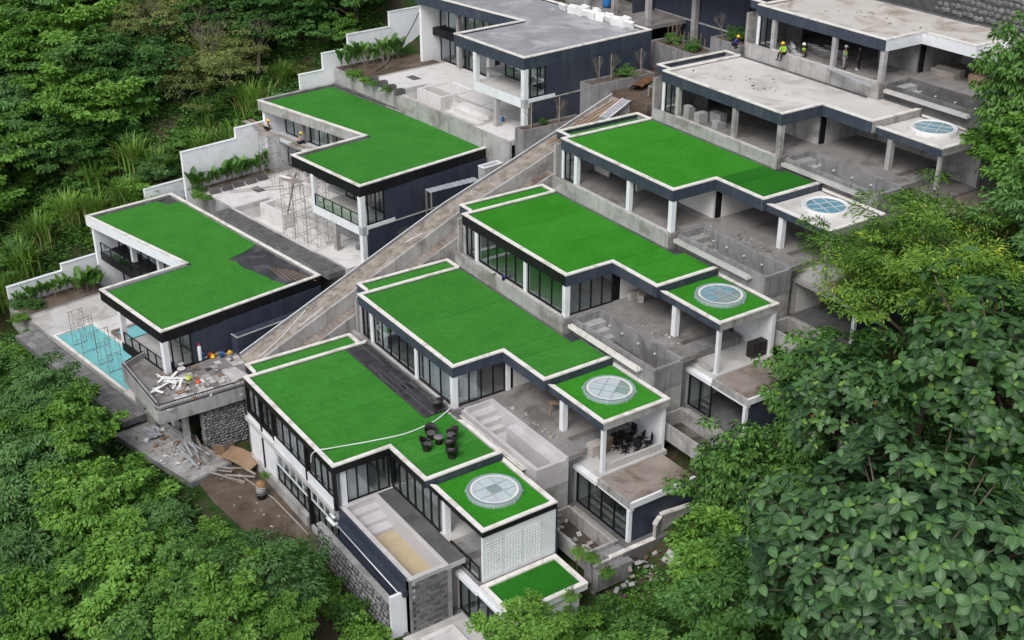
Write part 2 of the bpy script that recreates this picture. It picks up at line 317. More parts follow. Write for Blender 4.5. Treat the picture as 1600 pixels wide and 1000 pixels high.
def offset_pts(pts, d, closed):
    """offset a polyline to its right by d (mitred)"""
    out = []; n = len(pts)
    for i in range(n):
        p = Vector(pts[i][:2]); a_ = Vector(pts[i-1][:2]) if (closed or i > 0) else None; b_ = Vector(pts[(i+1) % n][:2]) if (closed or i < n-1) else None
        ns = []
        if a_ is not None: t_ = (p-a_).normalized(); ns.append(Vector((t_.y, -t_.x)))
        if b_ is not None: t_ = (b_-p).normalized(); ns.append(Vector((t_.y, -t_.x)))
        if len(ns) == 2:
            m = ns[0]+ns[1]; m.normalize(); out.append(p + m*(d/max(0.3, m.dot(ns[0]))))
        else: out.append(p + ns[0]*d)
    return out
def edging(name, pts, closed, d0, d1, z0, z1, mats, parent, label=None):
    """one mitred strip per edge of the polyline, between the offsets d0 (left) and d1 (right)"""
    A, B = offset_pts(pts, d0, closed), offset_pts(pts, d1, closed); n = len(pts); res = []
    for i in range(n if closed else n-1):
        j = (i+1) % n; mt = mats if isinstance(mats, str) else mats[i]
        if mt is None: continue
        res.append(prism(name, [A[i], B[i], B[j], A[j]], z0, z1, mt, parent))
    return res
def lerp(a_, b_, t_): return a_ + (b_-a_)*t_
def interp(x, xs, ys):
    if x <= xs[0]: return ys[0]
    for i in range(1, len(xs)):
        if x <= xs[i]: return lerp(ys[i-1], ys[i], (x-xs[i-1])/(xs[i]-xs[i-1]))
    return ys[-1]
def sstep(a_, b_, x):
    t_ = min(1, max(0, (x-a_)/(b_-a_))); return t_*t_*(3-2*t_)

# ------------------------------------------------------------------ frames of the two rows of villas
R_OFF = [(0, 0, 0), (-1.663, 10.224, 3.118), (-1.647, 19.601, 7.484), (-1.409, 28.817, 11.895), (-0.681, 38.378, 16.006), (0.570, 47.241, 20.449)]
L_OFF = [((-8.22, -2.99, 0.9), 0.1539), ((-9.465, 14.864, 8.246), 0.1446), ((-8.34, 30.0, 16.57), 0.0741)]
LU, LV = Vector((0.9882, 0.1533)), Vector((-0.1533, 0.9882))

# ------------------------------------------------------------------ ground
def ground_z(x, y):
    zr = interp(y, [-140, -60, -30, -14, -8, -5, -3, 6, 15, 24, 33, 43, 52, 60, 220], [-62, -36, -25, -13.6, -9.0, -7.36, -7.35, -8.2, -5.2, -1.2, 3.1, 7.3, 11.7, 15.0, 95])
    if x > 27: zr -= 0.22*min(x-27, 70)
    v = (Vector((x, y)) - Vector((-8.22, -2.99))).dot(LV)
    zl = interp(v, [-140, -50, -24, -12, -4, -1.5, 15.3, 19.5, 32.5, 37, 52, 70, 220], [-60, -34, -21, -12, -8.0, -7.9, -7.9, -1.6, -1.4, 6.2, 6.6, 22, 100])
    k = sstep(-4.5, -8.5, x); z = lerp(zr, zl, k)
    if x < -34:
        d = -34 - x
        hill = 0.42*d if d < 60 else 25.2 + 0.2*(d-60)
        smooth_ = interp(v, [-140, -50, -20, 0, 40, 70, 220], [-58, -34, -19, -7, 9, 24, 100])
        z = lerp(z, smooth_, sstep(0, 5, d)) + hill*sstep(-30, 2, v+0*d)
    return z
def build_ground():
    xs = [-420, -330, -270] + [-230+3.0*i for i in range(65)] + [-35+1.5*i for i in range(80)] + [86+5*i for i in range(20)] + [220, 300]
    ys = [-260, -200] + [-150+4*i for i in range(28)] + [-38+1.5*i for i in range(70)] + [67+4*i for i in range(40)] + [260, 330]
    V = []; F = []
    for j, y in enumerate(ys):
        for i, x in enumerate(xs):
            z = ground_z(x, y); inside = (-40 < x < 29 and -6 < y < 60)
            amp = 0.08 if inside else 0.7
            z += amp*noise.fractal(Vector((x*0.12, y*0.12, 0.3)), 1.0, 2.0, 4)
            V.append((x, y, z))
    nx = len(xs)
    for j in range(len(ys)-1):
        for i in range(nx-1): F.append((j*nx+i, j*nx+i+1, (j+1)*nx+i+1, (j+1)*nx+i))
    g = obj('ground', V, F, 'ground', smooth=True); tag(g, kind='structure')
def ground_mat():
    m, t = newmat('ground')
    geo = t.nodes.new('ShaderNodeNewGeometry'); vec = geo.outputs['Position']
    n1 = noise_tex(t, vec, 0.35, 6, 0.65); n2 = noise_tex(t, vec, 4.0, 5, 0.7)
    c = ramp_node(t, n1, [(0.30, (0.018, 0.045, 0.010)), (0.48, (0.035, 0.075, 0.018)), (0.58, (0.085, 0.068, 0.045)), (0.75, (0.13, 0.10, 0.075))])
    c = mixc(t, 1.0, c, ramp_node(t, n2, [(0.25, (0.5,)*3), (0.75, (1.35,)*3)]), 'MULTIPLY')
    p = t.nodes.new('ShaderNodeBsdfPrincipled'); p.inputs['Roughness'].default_value = 0.95; p.inputs['Specular IOR Level'].default_value = 0.1
    t.links.new(c, p.inputs['Base Color'])
    b = t.nodes.new('ShaderNodeBump'); b.inputs['Strength'].default_value = 0.9; b.inputs['Distance'].default_value = 0.15
    t.links.new(n2, b.inputs['Height']); t.links.new(b.outputs[0], p.inputs['Normal'])
    o = t.nodes.new('ShaderNodeOutputMaterial'); t.links.new(p.outputs[0], o.inputs[0])
ground_mat()
build_ground()

def smooth_path(pts, n=6):
    pts = [Vector(p) for p in pts]; out = []
    for i in range(len(pts)-1):
        p0, p1, p2, p3 = pts[max(0, i-1)], pts[i], pts[i+1], pts[min(len(pts)-1, i+2)]
        for s in range(n):
            t_ = s/n; out.append(0.5*((2*p1)+(p2-p0)*t_+(2*p0-5*p1+4*p2-p3)*t_*t_+(3*p1-p0-3*p2+p3)*t_**3))
    return out + [pts[-1]]

# ------------------------------------------------------------------ building pieces
def glazing(parent, p, q, z0, z1, n, frame='black_frame', pane='glass', fw=0.07, rails=(), label=None, name='window'):
    """glazed bay: one frame (posts, head, sill) and a pane of its own per light"""
    p, q = Vector(p), Vector(q); d = (q-p); L = d.length; t_ = d/L; nn = Vector((t_.y, -t_.x))
    m = MB()
    def pt(s, o_, z): w = p + t_*s + nn*o_; return (w.x, w.y, z)
    for i in range(n+1):
        s = min(max(L*i/n, fw/2), L-fw/2); w = pt(s, 0, 0); m.bar((w[0], w[1], z0), (w[0], w[1], z1), fw, 0.11)
    for z in (z0+fw/2, z1-fw/2, *rails): m.bar(pt(0, 0.002, z), pt(L, 0.002, z), 0.10, fw*0.98)
    f = m.build(name, frame, parent)
    for i in range(n):
        a_, b_ = L*i/n + fw*0.4, L*(i+1)/n - fw*0.4
        v = [pt(a_, 0.012, z0+0.03), pt(b_, 0.012, z0+0.03), pt(b_, 0.012, z1-0.03), pt(a_, 0.012, z1-0.03),
             pt(a_, -0.004, z0+0.03), pt(b_, -0.004, z0+0.03), pt(b_, -0.004, z1-0.03), pt(a_, -0.004, z1-0.03)]
        obj('pane', v, [(0, 1, 2, 3), (7, 6, 5, 4), (0, 4, 5, 1), (1, 5, 6, 2), (2, 6, 7, 3), (3, 7, 4, 0)], pane, f)
    return f
def curtain(parent, p, q, z0, z1, mat='curtain', amp=0.05):
    p, q = Vector(p), Vector(q); L = (q-p).length; t_ = (q-p)/L; nn = Vector((t_.y, -t_.x)); n = max(6, int(L/0.09)); V = []; F = []
    for i in range(n+1):
        w = p + t_*(L*i/n) + nn*(amp*sin(i*1.57)+0.02*sin(i*0.37)); V += [(w.x, w.y, z0), (w.x, w.y, z1)]
    for i in range(n): F.append((2*i, 2*i+2, 2*i+3, 2*i+1))
    return obj('curtain', V, F, mat, parent, True)
def column(parent, x, y, z0, z1, w=0.36, mat='white_paint', d=None):
    d = d or w; return box('column', x-w/2, x+w/2, y-d/2, y+d/2, z0, z1, mat, parent, 0.015)
def turf_strip(parent, x0, x1, y0, y1, z, mat='turf'):
    """one roll of turf: slightly wavy edges, a few cm thick"""
    n = 10; V = []; F = []
    jz = RND.uniform(-0.006, 0.006)
    for s in (0, 1):
        for i in range(n+1):
            t_ = i/n; y = lerp(y0, y1, t_); x = (x0 + 0.03*RND.uniform(0, 1)) if s == 0 else (x1 - 0.03*RND.uniform(0, 1))
            V += [(x, y, z), (x, y, z+0.045+jz+RND.uniform(-.004, .004))]
    b = 2*(n+1)
    for i in range(n):
        F += [(2*i+1, b+2*i+1, b+2*i+3, 2*i+3), (2*i, 2*i+1, 2*i+3, 2*i+2), (b+2*i, b+2*i+2, b+2*i+3, b+2*i+1)]
    F += [(0, b, b+1, 1), (2*n, 2*n+1, b+2*n+1, b+2*n)]
    return obj('turf_strip', V, F, mat, parent)
def skylight(parent, x, y, z, style, var=0):
    R_ = 1.78; m = MB()
    prof = {'film': [(R_, 0), (R_, 0.20), (R_-0.06, 0.24), (R_-0.24, 0.24), (R_-0.24, 0.14)], 'blue': [(R_-.08, 0), (R_-.08, 0.30), (R_-0.12, 0.34), (R_-0.26, 0.34), (R_-0.28, 0.2)]}[style]
    n = 48; k = 0
    for (r, h) in prof:
        for j in range(n): a_ = 2*pi*j/n; m.v.append((r*cos(a_), r*sin(a_), h))
    for i in range(len(prof)-1):
        for j in range(n): m.f.append((i*n+j, i*n+(j+1) % n, (i+1)*n+(j+1) % n, (i+1)*n+j))
    ring = m.build('skylight', 'glass_frosted' if style == 'film' else 'plastic_white', parent, True, loc=(x, y, z), rot=(0, 0, [0.0, 0.62, 0.12, -0.3, 0.45][var]))
    m = MB(); r0, r1 = R_-0.42, R_-0.24; h = 0.215 if style == 'film' else 0.27
    for j in range(n):
        a_ = 2*pi*j/n; m.v += [(r0*cos(a_), r0*sin(a_), h), (r1*cos(a_), r1*sin(a_), h)]
    for j in range(n): m.f.append((2*j, 2*j+1, (2*j+3) % (2*n), (2*j+2) % (2*n)))
    m.build('inner_ring', 'plastic_white', ring)
    # panes: a disc cut by two bars each way, with the middle square separate
    h2 = h - 0.012; rr = r0 - 0.015; c = 0.42
    def clip(x0, x1, y0, y1, mat, mesh_n=14):
        pts = []
        for (px, py) in ((x0, y0), (x1, y0), (x1, y1), (x0, y1)): pts.append((px, py))
        # sample the rectangle boundary and pull it inside the circle
        bd = []
        for i in range(4):
            a_, b_ = pts[i], pts[(i+1) % 4]
            for s in range(mesh_n): t_ = s/mesh_n; bd.append((lerp(a_[0], b_[0], t_), lerp(a_[1], b_[1], t_)))
        out = []
        for (px, py) in bd:
            r_ = math.hypot(px, py)
            if r_ > rr: px, py = px*rr/r_, py*rr/r_
            out.append((px, py, h2))
        obj('pane', out, [tuple(range(len(out)))], mat, ring)
    A, B = [('skylight_film', 'glass_frosted'), ('skylight_film', 'skylight_film'), ('skylight_aqua', 'glass_frosted'), ('skylight_blue', 'skylight_blue'), ('skylight_aqua', 'skylight_blue')][var]
    e_ = 0.02
    for (x0, x1) in ((-rr, -c-e_), (-c+e_, c-e_), (c+e_, rr)):
        for (y0, y1) in ((-rr, -c-e_), (-c+e_, c-e_), (c+e_, rr)):
            corner = (x0 < -1 or x1 > 1) and (y0 < -1 or y1 > 1)
            clip(x0, x1, y0, y1, B if (abs(x0+x1) < 0.1 and abs(y0+y1) < 0.1) or (var == 2 and x0 > 0) else ('glass_frosted' if var == 1 and x0 > 0 and y0 > -0.5 else A))
    m = MB()
    for s in (-c, c):
        l_ = math.sqrt(rr*rr-c*c)
        m.bar((s, -l_, h+0.02), (s, l_, h+0.02), 0.045, 0.03); m.bar((-l_, s, h+0.022), (l_, s, h+0.022), 0.045, 0.03)
    m.build('glazing_bars', 'aluminium' if style == 'film' else 'plastic_white', ring)
    m = MB()
    for j in range(8):
        a_ = 2*pi*j/8+0.2; m.obox((R_*cos(a_), R_*sin(a_), 0.08), (0.10, 0.07, 0.2), (0, 0, a_))
    m.build('clamps', 'aluminium', ring)
    return ring

# ------------------------------------------------------------------ right row: six stepped villas
F0, PZ, GZ = -3.4, -4.3, -7.45
def villa_right(k):
    h = k+1; ox, oy, oz = R_OFF[k]
    pitch = (R_OFF[k+1][1]-oy) if k < 5 else 10.0
    Wb = pitch-0.27; Wd = [9.9, 9.9, 9.74, 9.9, 9.38, 9.9][k]
    L1 = 13.9 if h == 1 else 13.6; n_, L2_ = 4.11, 18.49; py0 = 0.45 if h == 1 else 0.55
    labels = ['nearest villa of the right row with rattan chairs and dark decking on its turf roof',
              'second villa of the right row with curtains behind its glass and plain turf roof',
              'third villa of the right row with a black left fascia and seamed turf roof',
              'fourth villa of the right row, turf roof next to a bare pale skylight roof',
              'fifth villa of the right row with a pale bare concrete roof below the workers',
              'farthest villa of the right row, stained bare roof above workers and stored boards']
    t = thing('villa', labels[k], 'house', (ox, oy, oz), 0, 'villas stepping up the right row')
    SL, BK, WP, CO = 'slate_paint', 'black_paint', 'white_paint', 'concrete'
    fas = [[BK, BK, BK, SL], [SL]*4, [BK, SL, SL, SL], [SL]*4, [SL, SL, SL, 'concrete'], [SL, WP, WP, WP]][k]
    fz = [-0.66, -0.88, -0.92, -0.95, -0.95, -0.95][k]
    colm = 'white_paint' if h <= 4 else 'concrete'
    # --- main roof
    poly = [(0, 0), (L1, 0), (L1, n_), (L2_, n_), (L2_, Wd), (13.8, Wd), (13.8, Wb), (0, Wb)]
    edging('coping', poly, True, -0.27, 0.03, -0.10, 0, ['coping_white']*4 + [('coping_white' if h == 1 else None), None, None, 'coping_white'], t)
    edging('fascia', poly, True, -0.12, 0, fz, -0.10, fas + [('slate_paint' if h == 1 else 'concrete_dark'), 'concrete_dark', 'concrete_dark', 'concrete'], t)
    ins = [(p.x, p.y) for p in offset_pts(poly, -0.121, True)]
    prism('roof_slab', ins, fz+0.06, -0.22, CO, t)
    # --- roof covering
    z = -0.218; i_ = 0.275
    if h == 1:
        for (a_, b_, c_, d_) in ((i_, 4.1, i_, 7.98), (4.1, 8.0, i_, 7.98), (8.0, 11.9, i_, 7.98), (11.9, L1-i_, i_, 9.6)): turf_strip(t, a_, b_, c_, d_, z)
        turf_strip(t, L1-i_, 16.2, n_+i_, 9.6, z); turf_strip(t, 16.2, L2_-i_, n_+i_, 9.6, z)
        box('deck_bed', 0.3, 11.86, 8.02, 9.86, z, z+0.02, 'dark_void', t)  # near-black sheet: shade in the gaps and missing planks is in its colour
        y = 8.04; r = random.Random(3)
        while y < 9.80:
            x = 0.3
            while x < 11.7:
                l_ = min(r.choice((1.9, 2.9, 3.8, 4.6)), 11.84-x)
                x1 = x + l_
                if r.random() < 0.10 and x > 2: x1 -= r.uniform(0.3, 1.1)
                if x1-x > 0.25: box('plank', x+0.008, x1-0.008, y, y+0.128, z+0.03, z+0.062+r.uniform(-.004, .004), r.choice(['timber_deck', 'timber_deck', 'timber_deck_pale']), t)
                x += l_
            y += 0.15
        box('deck_edge', 0.3, 11.86, 7.985, 8.018, z, z+0.066, 'timber_deck', t)
    elif h <= 4:
        cuts = {2: [0, 6.8, 13.5], 3: [0, 4.4, 8.9, 13.5], 4: [0, 4.4, 8.8, 13.4]}[h]; mt = 'turf' if h < 3 else 'turf_bright'
        for a_, b_ in zip(cuts, cuts[1:]): turf_strip(t, max(a_, i_), min(b_, L1-i_), i_, Wb-0.16, z, mt)
        turf_strip(t, L1-i_, 15.0, n_+i_, Wb-0.16, z, 'turf_dark' if h == 4 else mt); turf_strip(t, 15.0, L2_-i_, n_+i_, Wd-0.2, z, 'turf_dark' if h == 4 else mt)
        box('roof_edge_strip', L1+0.05, 15.0, Wb-0.14, Wd-0.14, z, z+0.02, 'underlay', t)
        box('gutter', 0.3, 13.7, Wb-0.14, Wb-0.02, z, z+0.03, 'concrete_dark', t)
    else:
        ins2 = [(p.x, p.y) for p in offset_pts(poly, -0.274, True)]
        prism('screed', ins2, z, z+0.05, 'roof_pale' if h == 5 else 'roof_pale_brown', t)
    if h <= 4:
        rw = random.Random(60+h)
        for _ in range(7):
            wx, wy, a_ = rw.uniform(1.0, 12.5), rw.uniform(1.2, min(7.6, Wb-0.8)), rw.uniform(1.2, 2.0); pts = [(wx+0.22*q*cos(a_)+0.05*rw.uniform(-1, 1), wy+0.22*q*sin(a_)+0.05*rw.uniform(-1, 1), z+0.04) for q in range(rw.randrange(4, 9))]
            MB().tube(smooth_path(pts, 3), [0.012]+[0.03]*(3*(len(pts)-1)-1)+[0.012], 6).build('turf_wrinkle', 'turf' if h < 3 else 'turf_bright', t, True)
    # --- narrow strip roof beside the stair
    sx, sy0, sy1 = -1.74, 0.86, min(9.4, Wb-0.1)
    sp = [(sx, sy0), (-0.03, sy0), (-0.03, sy1), (sx, sy1)]
    edging('coping', sp, True, -0.24, 0.03, -0.13, -0.03, ['coping_white', None, 'coping_white', 'coping_white'], t)
    edging('fascia', sp, True, -0.12, 0, -0.75, -0.13, [BK if h == 1 else SL, None, CO, BK if h == 1 else SL], t)
    zz = -0.22 if h <= 3 else -0.5
    prism('strip_slab', [(sx+0.125, sy0+0.125), (-0.035, sy0+0.125), (-0.035, sy1-0.125), (sx+0.125, sy1-0.125)], -0.72, zz-0.02, CO, t)
    if h <= 4: turf_strip(t, sx+0.25, -0.3, sy0+0.26, sy1-0.26, zz-0.018, 'turf' if h < 3 else 'turf_bright')
    box('side_wall', sx+0.2, -0.05, sy0+0.5, sy1-0.02, -8.5, -0.73, 'concrete_raw', t)
    box('stair_kerb', sx-0.15, sx+0.14, sy0-0.2, sy1+0.1, -8.5, -1.2, 'concrete', t)
    # --- skylight roof
    kx0, kx1, ky0, ky1, kz = 18.54, 24.48, 4.48, Wd+0.04, -0.41
    kp = [(kx0, ky0), (kx1, ky0), (kx1, ky1), (kx0, ky1)]
    edging('coping', kp, True, -0.27, 0.03, kz-0.10, kz, ['coping_white', 'coping_white', 'coping_white', None], t)
    edging('fascia', kp, True, -0.12, 0, kz-[0.5, 0.62, 0.62, 0.62, 0.62, 0.62][k], kz-0.10, [fas[2], BK if h == 1 else 'concrete', 'slate_paint' if h < 4 else 'concrete', None], t)
    box('roof_slab', kx0+0.0, kx1-0.122, ky0+0.122, ky1-0.122, kz-0.58, kz-0.24, CO, t)
    if h <= 3: turf_strip(t, kx0+0.02, kx1-0.275, ky0+0.275, ky1-0.275, kz-0.238, 'turf_bright')
    else: box('screed', kx0+0.02, kx1-0.275, ky0+0.275, ky1-0.275, kz-0.238, kz-0.20, 'roof_pale', t)
    if h <= 5: skylight(t, 21.25, 7.45, kz-0.20, 'film' if h <= 3 else 'blue', k)
    # --- floors
    fl = ['patio_light', 'floor_raw', 'floor_raw', 'floor_raw', 'floor_raw', 'floor_raw'][k]
    box('floor_slab', -0.35, 13.74, -0.10, Wb-0.02, F0-0.35, F0, fl, t)
    box('floor_slab', 13.742, 20.8, 3.1, Wd-0.06, F0-0.35, F0, fl, t)
    box('floor_slab', 20.802, 22.74, 3.1, 4.36, F0-0.351, F0-0.001, fl, t)
    box('patio_slab', 20.803, 24.62, 4.362, Wd-0.06, PZ-0.34, PZ, ['floor_raw', 'patio_light', 'patio_light', 'patio_light', 'floor_raw', 'floor_raw'][k], t)
    box('step_face', 20.72, 20.80, 4.37, Wd-0.07, PZ-0.3, F0-0.352, 'concrete_dark', t)
    if h >= 2: box('plinth', -0.75, 13.62, -0.25, -0.102, F0-1.35, F0+0.03, 'concrete', t); box('sill', 2.05, 13.3, -0.10, 0.06, F0+0.001, F0+0.12, 'patio_light', t)
    # --- podium and lower storey
    box('podium', -0.3, 13.70, 0.62 if h == 1 else 0.0, Wb-0.05, -12.0, F0-0.352, 'concrete_raw', t); box('podium', 13.702, 22.1, 3.102, Wb-0.05, -12.0, F0-0.353, 'concrete_raw', t)
    box('podium', 13.703, 22.09, py0+0.06, 3.10, -12.0, F0-2.1, 'concrete_raw', t)
    box('base_slab', 22.1, 28.6, 3.15 if h > 1 else 0.0, 9.3, -13.0, GZ, 'concrete_dark', t)
    box('rear_wall', 22.11, 27.7, 9.0, 9.25, GZ+0.001, PZ-0.345, 'concrete', t)
    box('inner_wall', 22.11, 22.3, 4.3, 9.0, GZ+0.001, PZ-0.345, 'wall_interior', t)
    box('end_wall', 27.62, 27.86, 4.30, 9.248, GZ+0.002, PZ-0.452, 'slate_wall' if h > 1 else 'white_paint', t)
    ez = PZ-0.02
    if h == 1:
        box('terrace_slab', 24.63, 27.98, 4.22, 9.78, PZ-0.45, PZ-0.10, 'white_paint', t)
        tp = [(24.63, 4.22), (27.98, 4.22), (27.98, 9.78), (24.63, 9.78)]
        edging('coping', tp, True, -0.30, 0.03, PZ-0.10, PZ+0.05, ['coping_white', 'coping_white', 'coping_white', 'coping_white'], t)
        turf_strip(t, 24.94, 27.67, 4.53, 9.47, PZ-0.099, 'turf_dark')
    else:
        box('terrace_slab', 24.63, 27.98, 4.05, 9.4, PZ-0.45, PZ-0.12, 'terrace_brown', t)
        edging('kerb', [(24.63, 4.05), (27.98, 4.05), (27.98, 9.4)], False, -0.14, 0.03, PZ-0.5, PZ-0.06, ['concrete', 'white_paint'], t)
    box('lintel', 22.1, 24.625, 3.92, 4.358, PZ-0.6, PZ-0.342, 'white_paint' if h < 4 else 'concrete', t)
    box('lintel', 24.626, 27.96, 4.08, 4.36, PZ-0.72, PZ-0.502, 'white_paint' if h < 4 else 'concrete', t)
    column(t, 27.76, 4.18, GZ, PZ-0.505, 0.26, 'white_paint')
    column(t, 22.24, 4.12, GZ, PZ-0.602, 0.22, 'concrete')
    if h <= 2: glazing(t, (22.36, 4.14), (27.62, 4.14), GZ+0.02, PZ-0.73, 4 if h == 2 else 5, fw=0.09)
    elif h == 3:
        glazing(t, (22.36, 4.14), (24.6, 4.14), GZ+0.02, PZ-0.73, 2, fw=0.09)
    else: pass
    # --- columns and walls of the main storey
    zt = fz+0.04
    for (x, y) in ((1.9, 0.22), (8.5, 0.22)):
        if h > 1: column(t, x, y, F0, zt, 0.36, colm)
    column(t, 13.36 if h > 1 else 13.5, 0.24 if h > 1 else 0.8, F0, zt, 0.40, colm)
    if h > 1: column(t, 0.16, 0.22, F0, zt, 0.28, 'white_paint' if h > 3 else 'concrete')
    column(t, 19.9, 4.74, F0, kz-0.6, 0.40, colm)
    box('rear_wall', 0.1, 13.2, Wb-0.45, Wb-0.2, F0, zt, ['wall_interior', 'wall_interior', 'wall_interior', 'concrete', 'concrete_raw', 'concrete_raw'][k], t)
    wmat = ['wall_interior', 'wall_interior', 'wall_interior', 'wall_interior', 'concrete', 'concrete_raw'][k]
    box('partition', 9.3 if h > 3 else 0.4, 13.14, 4.46 if h > 3 else 6.5, 4.66 if h > 3 else 6.7, F0, zt, wmat, t)
    box('partition', 13.15, 13.35, 5.15, Wd-0.2, F0, zt, wmat, t)
    box('door_shade_panel', 13.2, 13.30, 4.67 if h > 3 else 4.5, 5.149, F0, zt-0.35, 'dark_void', t)  # solid panel, the doorway's shade is painted as near-black colour
    box('rear_wall', 13.36, 24.3, Wd-0.30, Wd-0.07, PZ-0.1, kz-0.585, 'white_paint' if h < 4 else 'concrete', t)
    if h in (2, 3, 4): box('partition', 5.6, 5.78, 3.2, 9.0, F0, zt, 'wall_interior', t)
    if h == 1:
        pass
    else:
        column(t, 24.30, 4.66, PZ, kz-0.60, 0.26, 'white_paint' if h < 4 else 'concrete')
        if h != 2: column(t, 24.28, Wd-0.18, PZ-0.3, kz-0.60, 0.3, 'white_paint' if h < 4 else 'concrete')
    if h in (2, 3):
        glazing(t, (0.32, 0.20), (1.70, 0.20), F0+0.02, zt, 2)
        glazing(t, (2.1, 0.20), (8.3, 0.20), F0+0.13, zt, 5)
        glazing(t, (8.7, 0.20), (13.15, 0.20), F0+0.13, zt, 3)
        glazing(t, (13.36, 0.46), (13.36, 4.42), F0+0.02, zt, 4, fw=0.08)
        if h == 2:
            curtain(t, (8.75, 0.55), (13.05, 0.55), F0+0.03, zt-0.05); curtain(t, (13.05, 0.6), (13.05, 2.3), F0+0.03, zt-0.05); curtain(t, (2.2, 0.6), (3.4, 0.6), F0+0.03, zt-0.05)
            box('cabinet', 4.2, 6.4, 1.6, 2.3, F0, F0+0.95, 'tile_dark', t)
            column(t, 13.36, 4.62, F0, zt, 0.34, colm)
    elif h >= 4:
        glazing(t, (0.32, 0.20), (1.70, 0.20), F0+0.02, zt, 2)
        box('partition', 0.2, 2.0, 3.3, 3.48, F0, zt, wmat if h == 4 else 'concrete_dark', t)
        for (x, y) in ((8.5, 6.2), (3.2, 6.2)): column(t, x, y, F0, zt, 0.36, 'concrete')
    # --- plunge pool in the notch
    zb = F0-[1.25, 1.6, 1.75, 1.7, 1.6, 1.5][k]; lin = ['pool_lilac', 'pool_lilac', 'concrete_raw', 'concrete_raw', 'concrete_raw', 'concrete_dark'][k]
    x0, x1, y0, y1, wt = 13.76, 22.74, py0, 3.098, 0.24
    box('pool_wall', x0, x1, y0, y0+wt, zb-0.2, F0+(0.0 if h == 1 else -0.12), lin, t); box('pool_wall', x0, x1, y1-wt, y1, zb-0.2, F0-0.002, lin, t)
    box('pool_wall', x0, x0+wt, y0+wt, y1-wt, zb-0.2, F0-0.003, lin, t); box('pool_wall', x1-wt, x1, y0+wt, y1-wt, zb-0.2, F0+(0.001 if h == 1 else -0.14), lin, t)
    box('pool_floor', x0+wt, x1-wt, y0+wt, y1-wt, zb-0.2, zb, ['pool_sand', 'pool_lilac', 'wet_mud', 'wet_mud', 'concrete_dark', 'concrete_dark'][k], t)
    for s in range(3):
        if h == 1: box('pool_step', x0+wt, x0+wt+[2.3, 1.5, 0.6][s], y0+wt, y1-wt, zb+(0.001 if s == 0 else 0.28*s), zb+0.28*(s+1)-0.002, lin, t)
        else: box('pool_step', x0+wt, x0+wt+1.75-0.5*s, y0+wt, y1-wt, zb+(0.001 if s == 0 else 0.40*s), zb+0.40*(s+1)-0.002, 'pool_lilac' if h == 2 else 'concrete', t)
    if h == 2: box('pool_bench', 17.0, x1-wt-0.01, y1-wt-0.75, y1-wt-0.01, zb+0.001, F0-0.35, 'pool_lilac', t); box('mud_patch', 17.4, 21.9, y0+wt+0.25, y1-wt-0.95, zb+0.001, zb+0.03, 'terrace_brown', t)
    box('pool_end_wall', 22.12, x1-0.02, y0+0.02, y1, -12, zb-0.201, 'concrete' if h > 1 else 'mortar', t)
    if h > 1:
        for (sx_, sy_) in ((15.2, 0), (16.6, 0), (18.4, 0), (20.2, 0)):
            box('pool_fitting', sx_-0.05, sx_+0.05, y1-wt-0.16, y1-wt, F0-0.75, F0-0.65, 'plastic_white', t)
        # overflow channel on the outside of the pool wall
        m = MB(); m.box(13.9, 21.6, y0-0.50, y0-0.01, F0-0.62, F0-0.52); m.box(13.9, 21.6, y0-0.50, y0-0.42, F0-0.52, F0-0.34); m.box(13.9, 21.6, y0-0.25, y0-0.19, F0-0.52, F0-0.34)
        m.build('overflow_channel', 'coping_white' if h < 4 else 'patio_light', t)
    return t
VR = [villa_right(k) for k in range(6)]
v1 = VR[0]

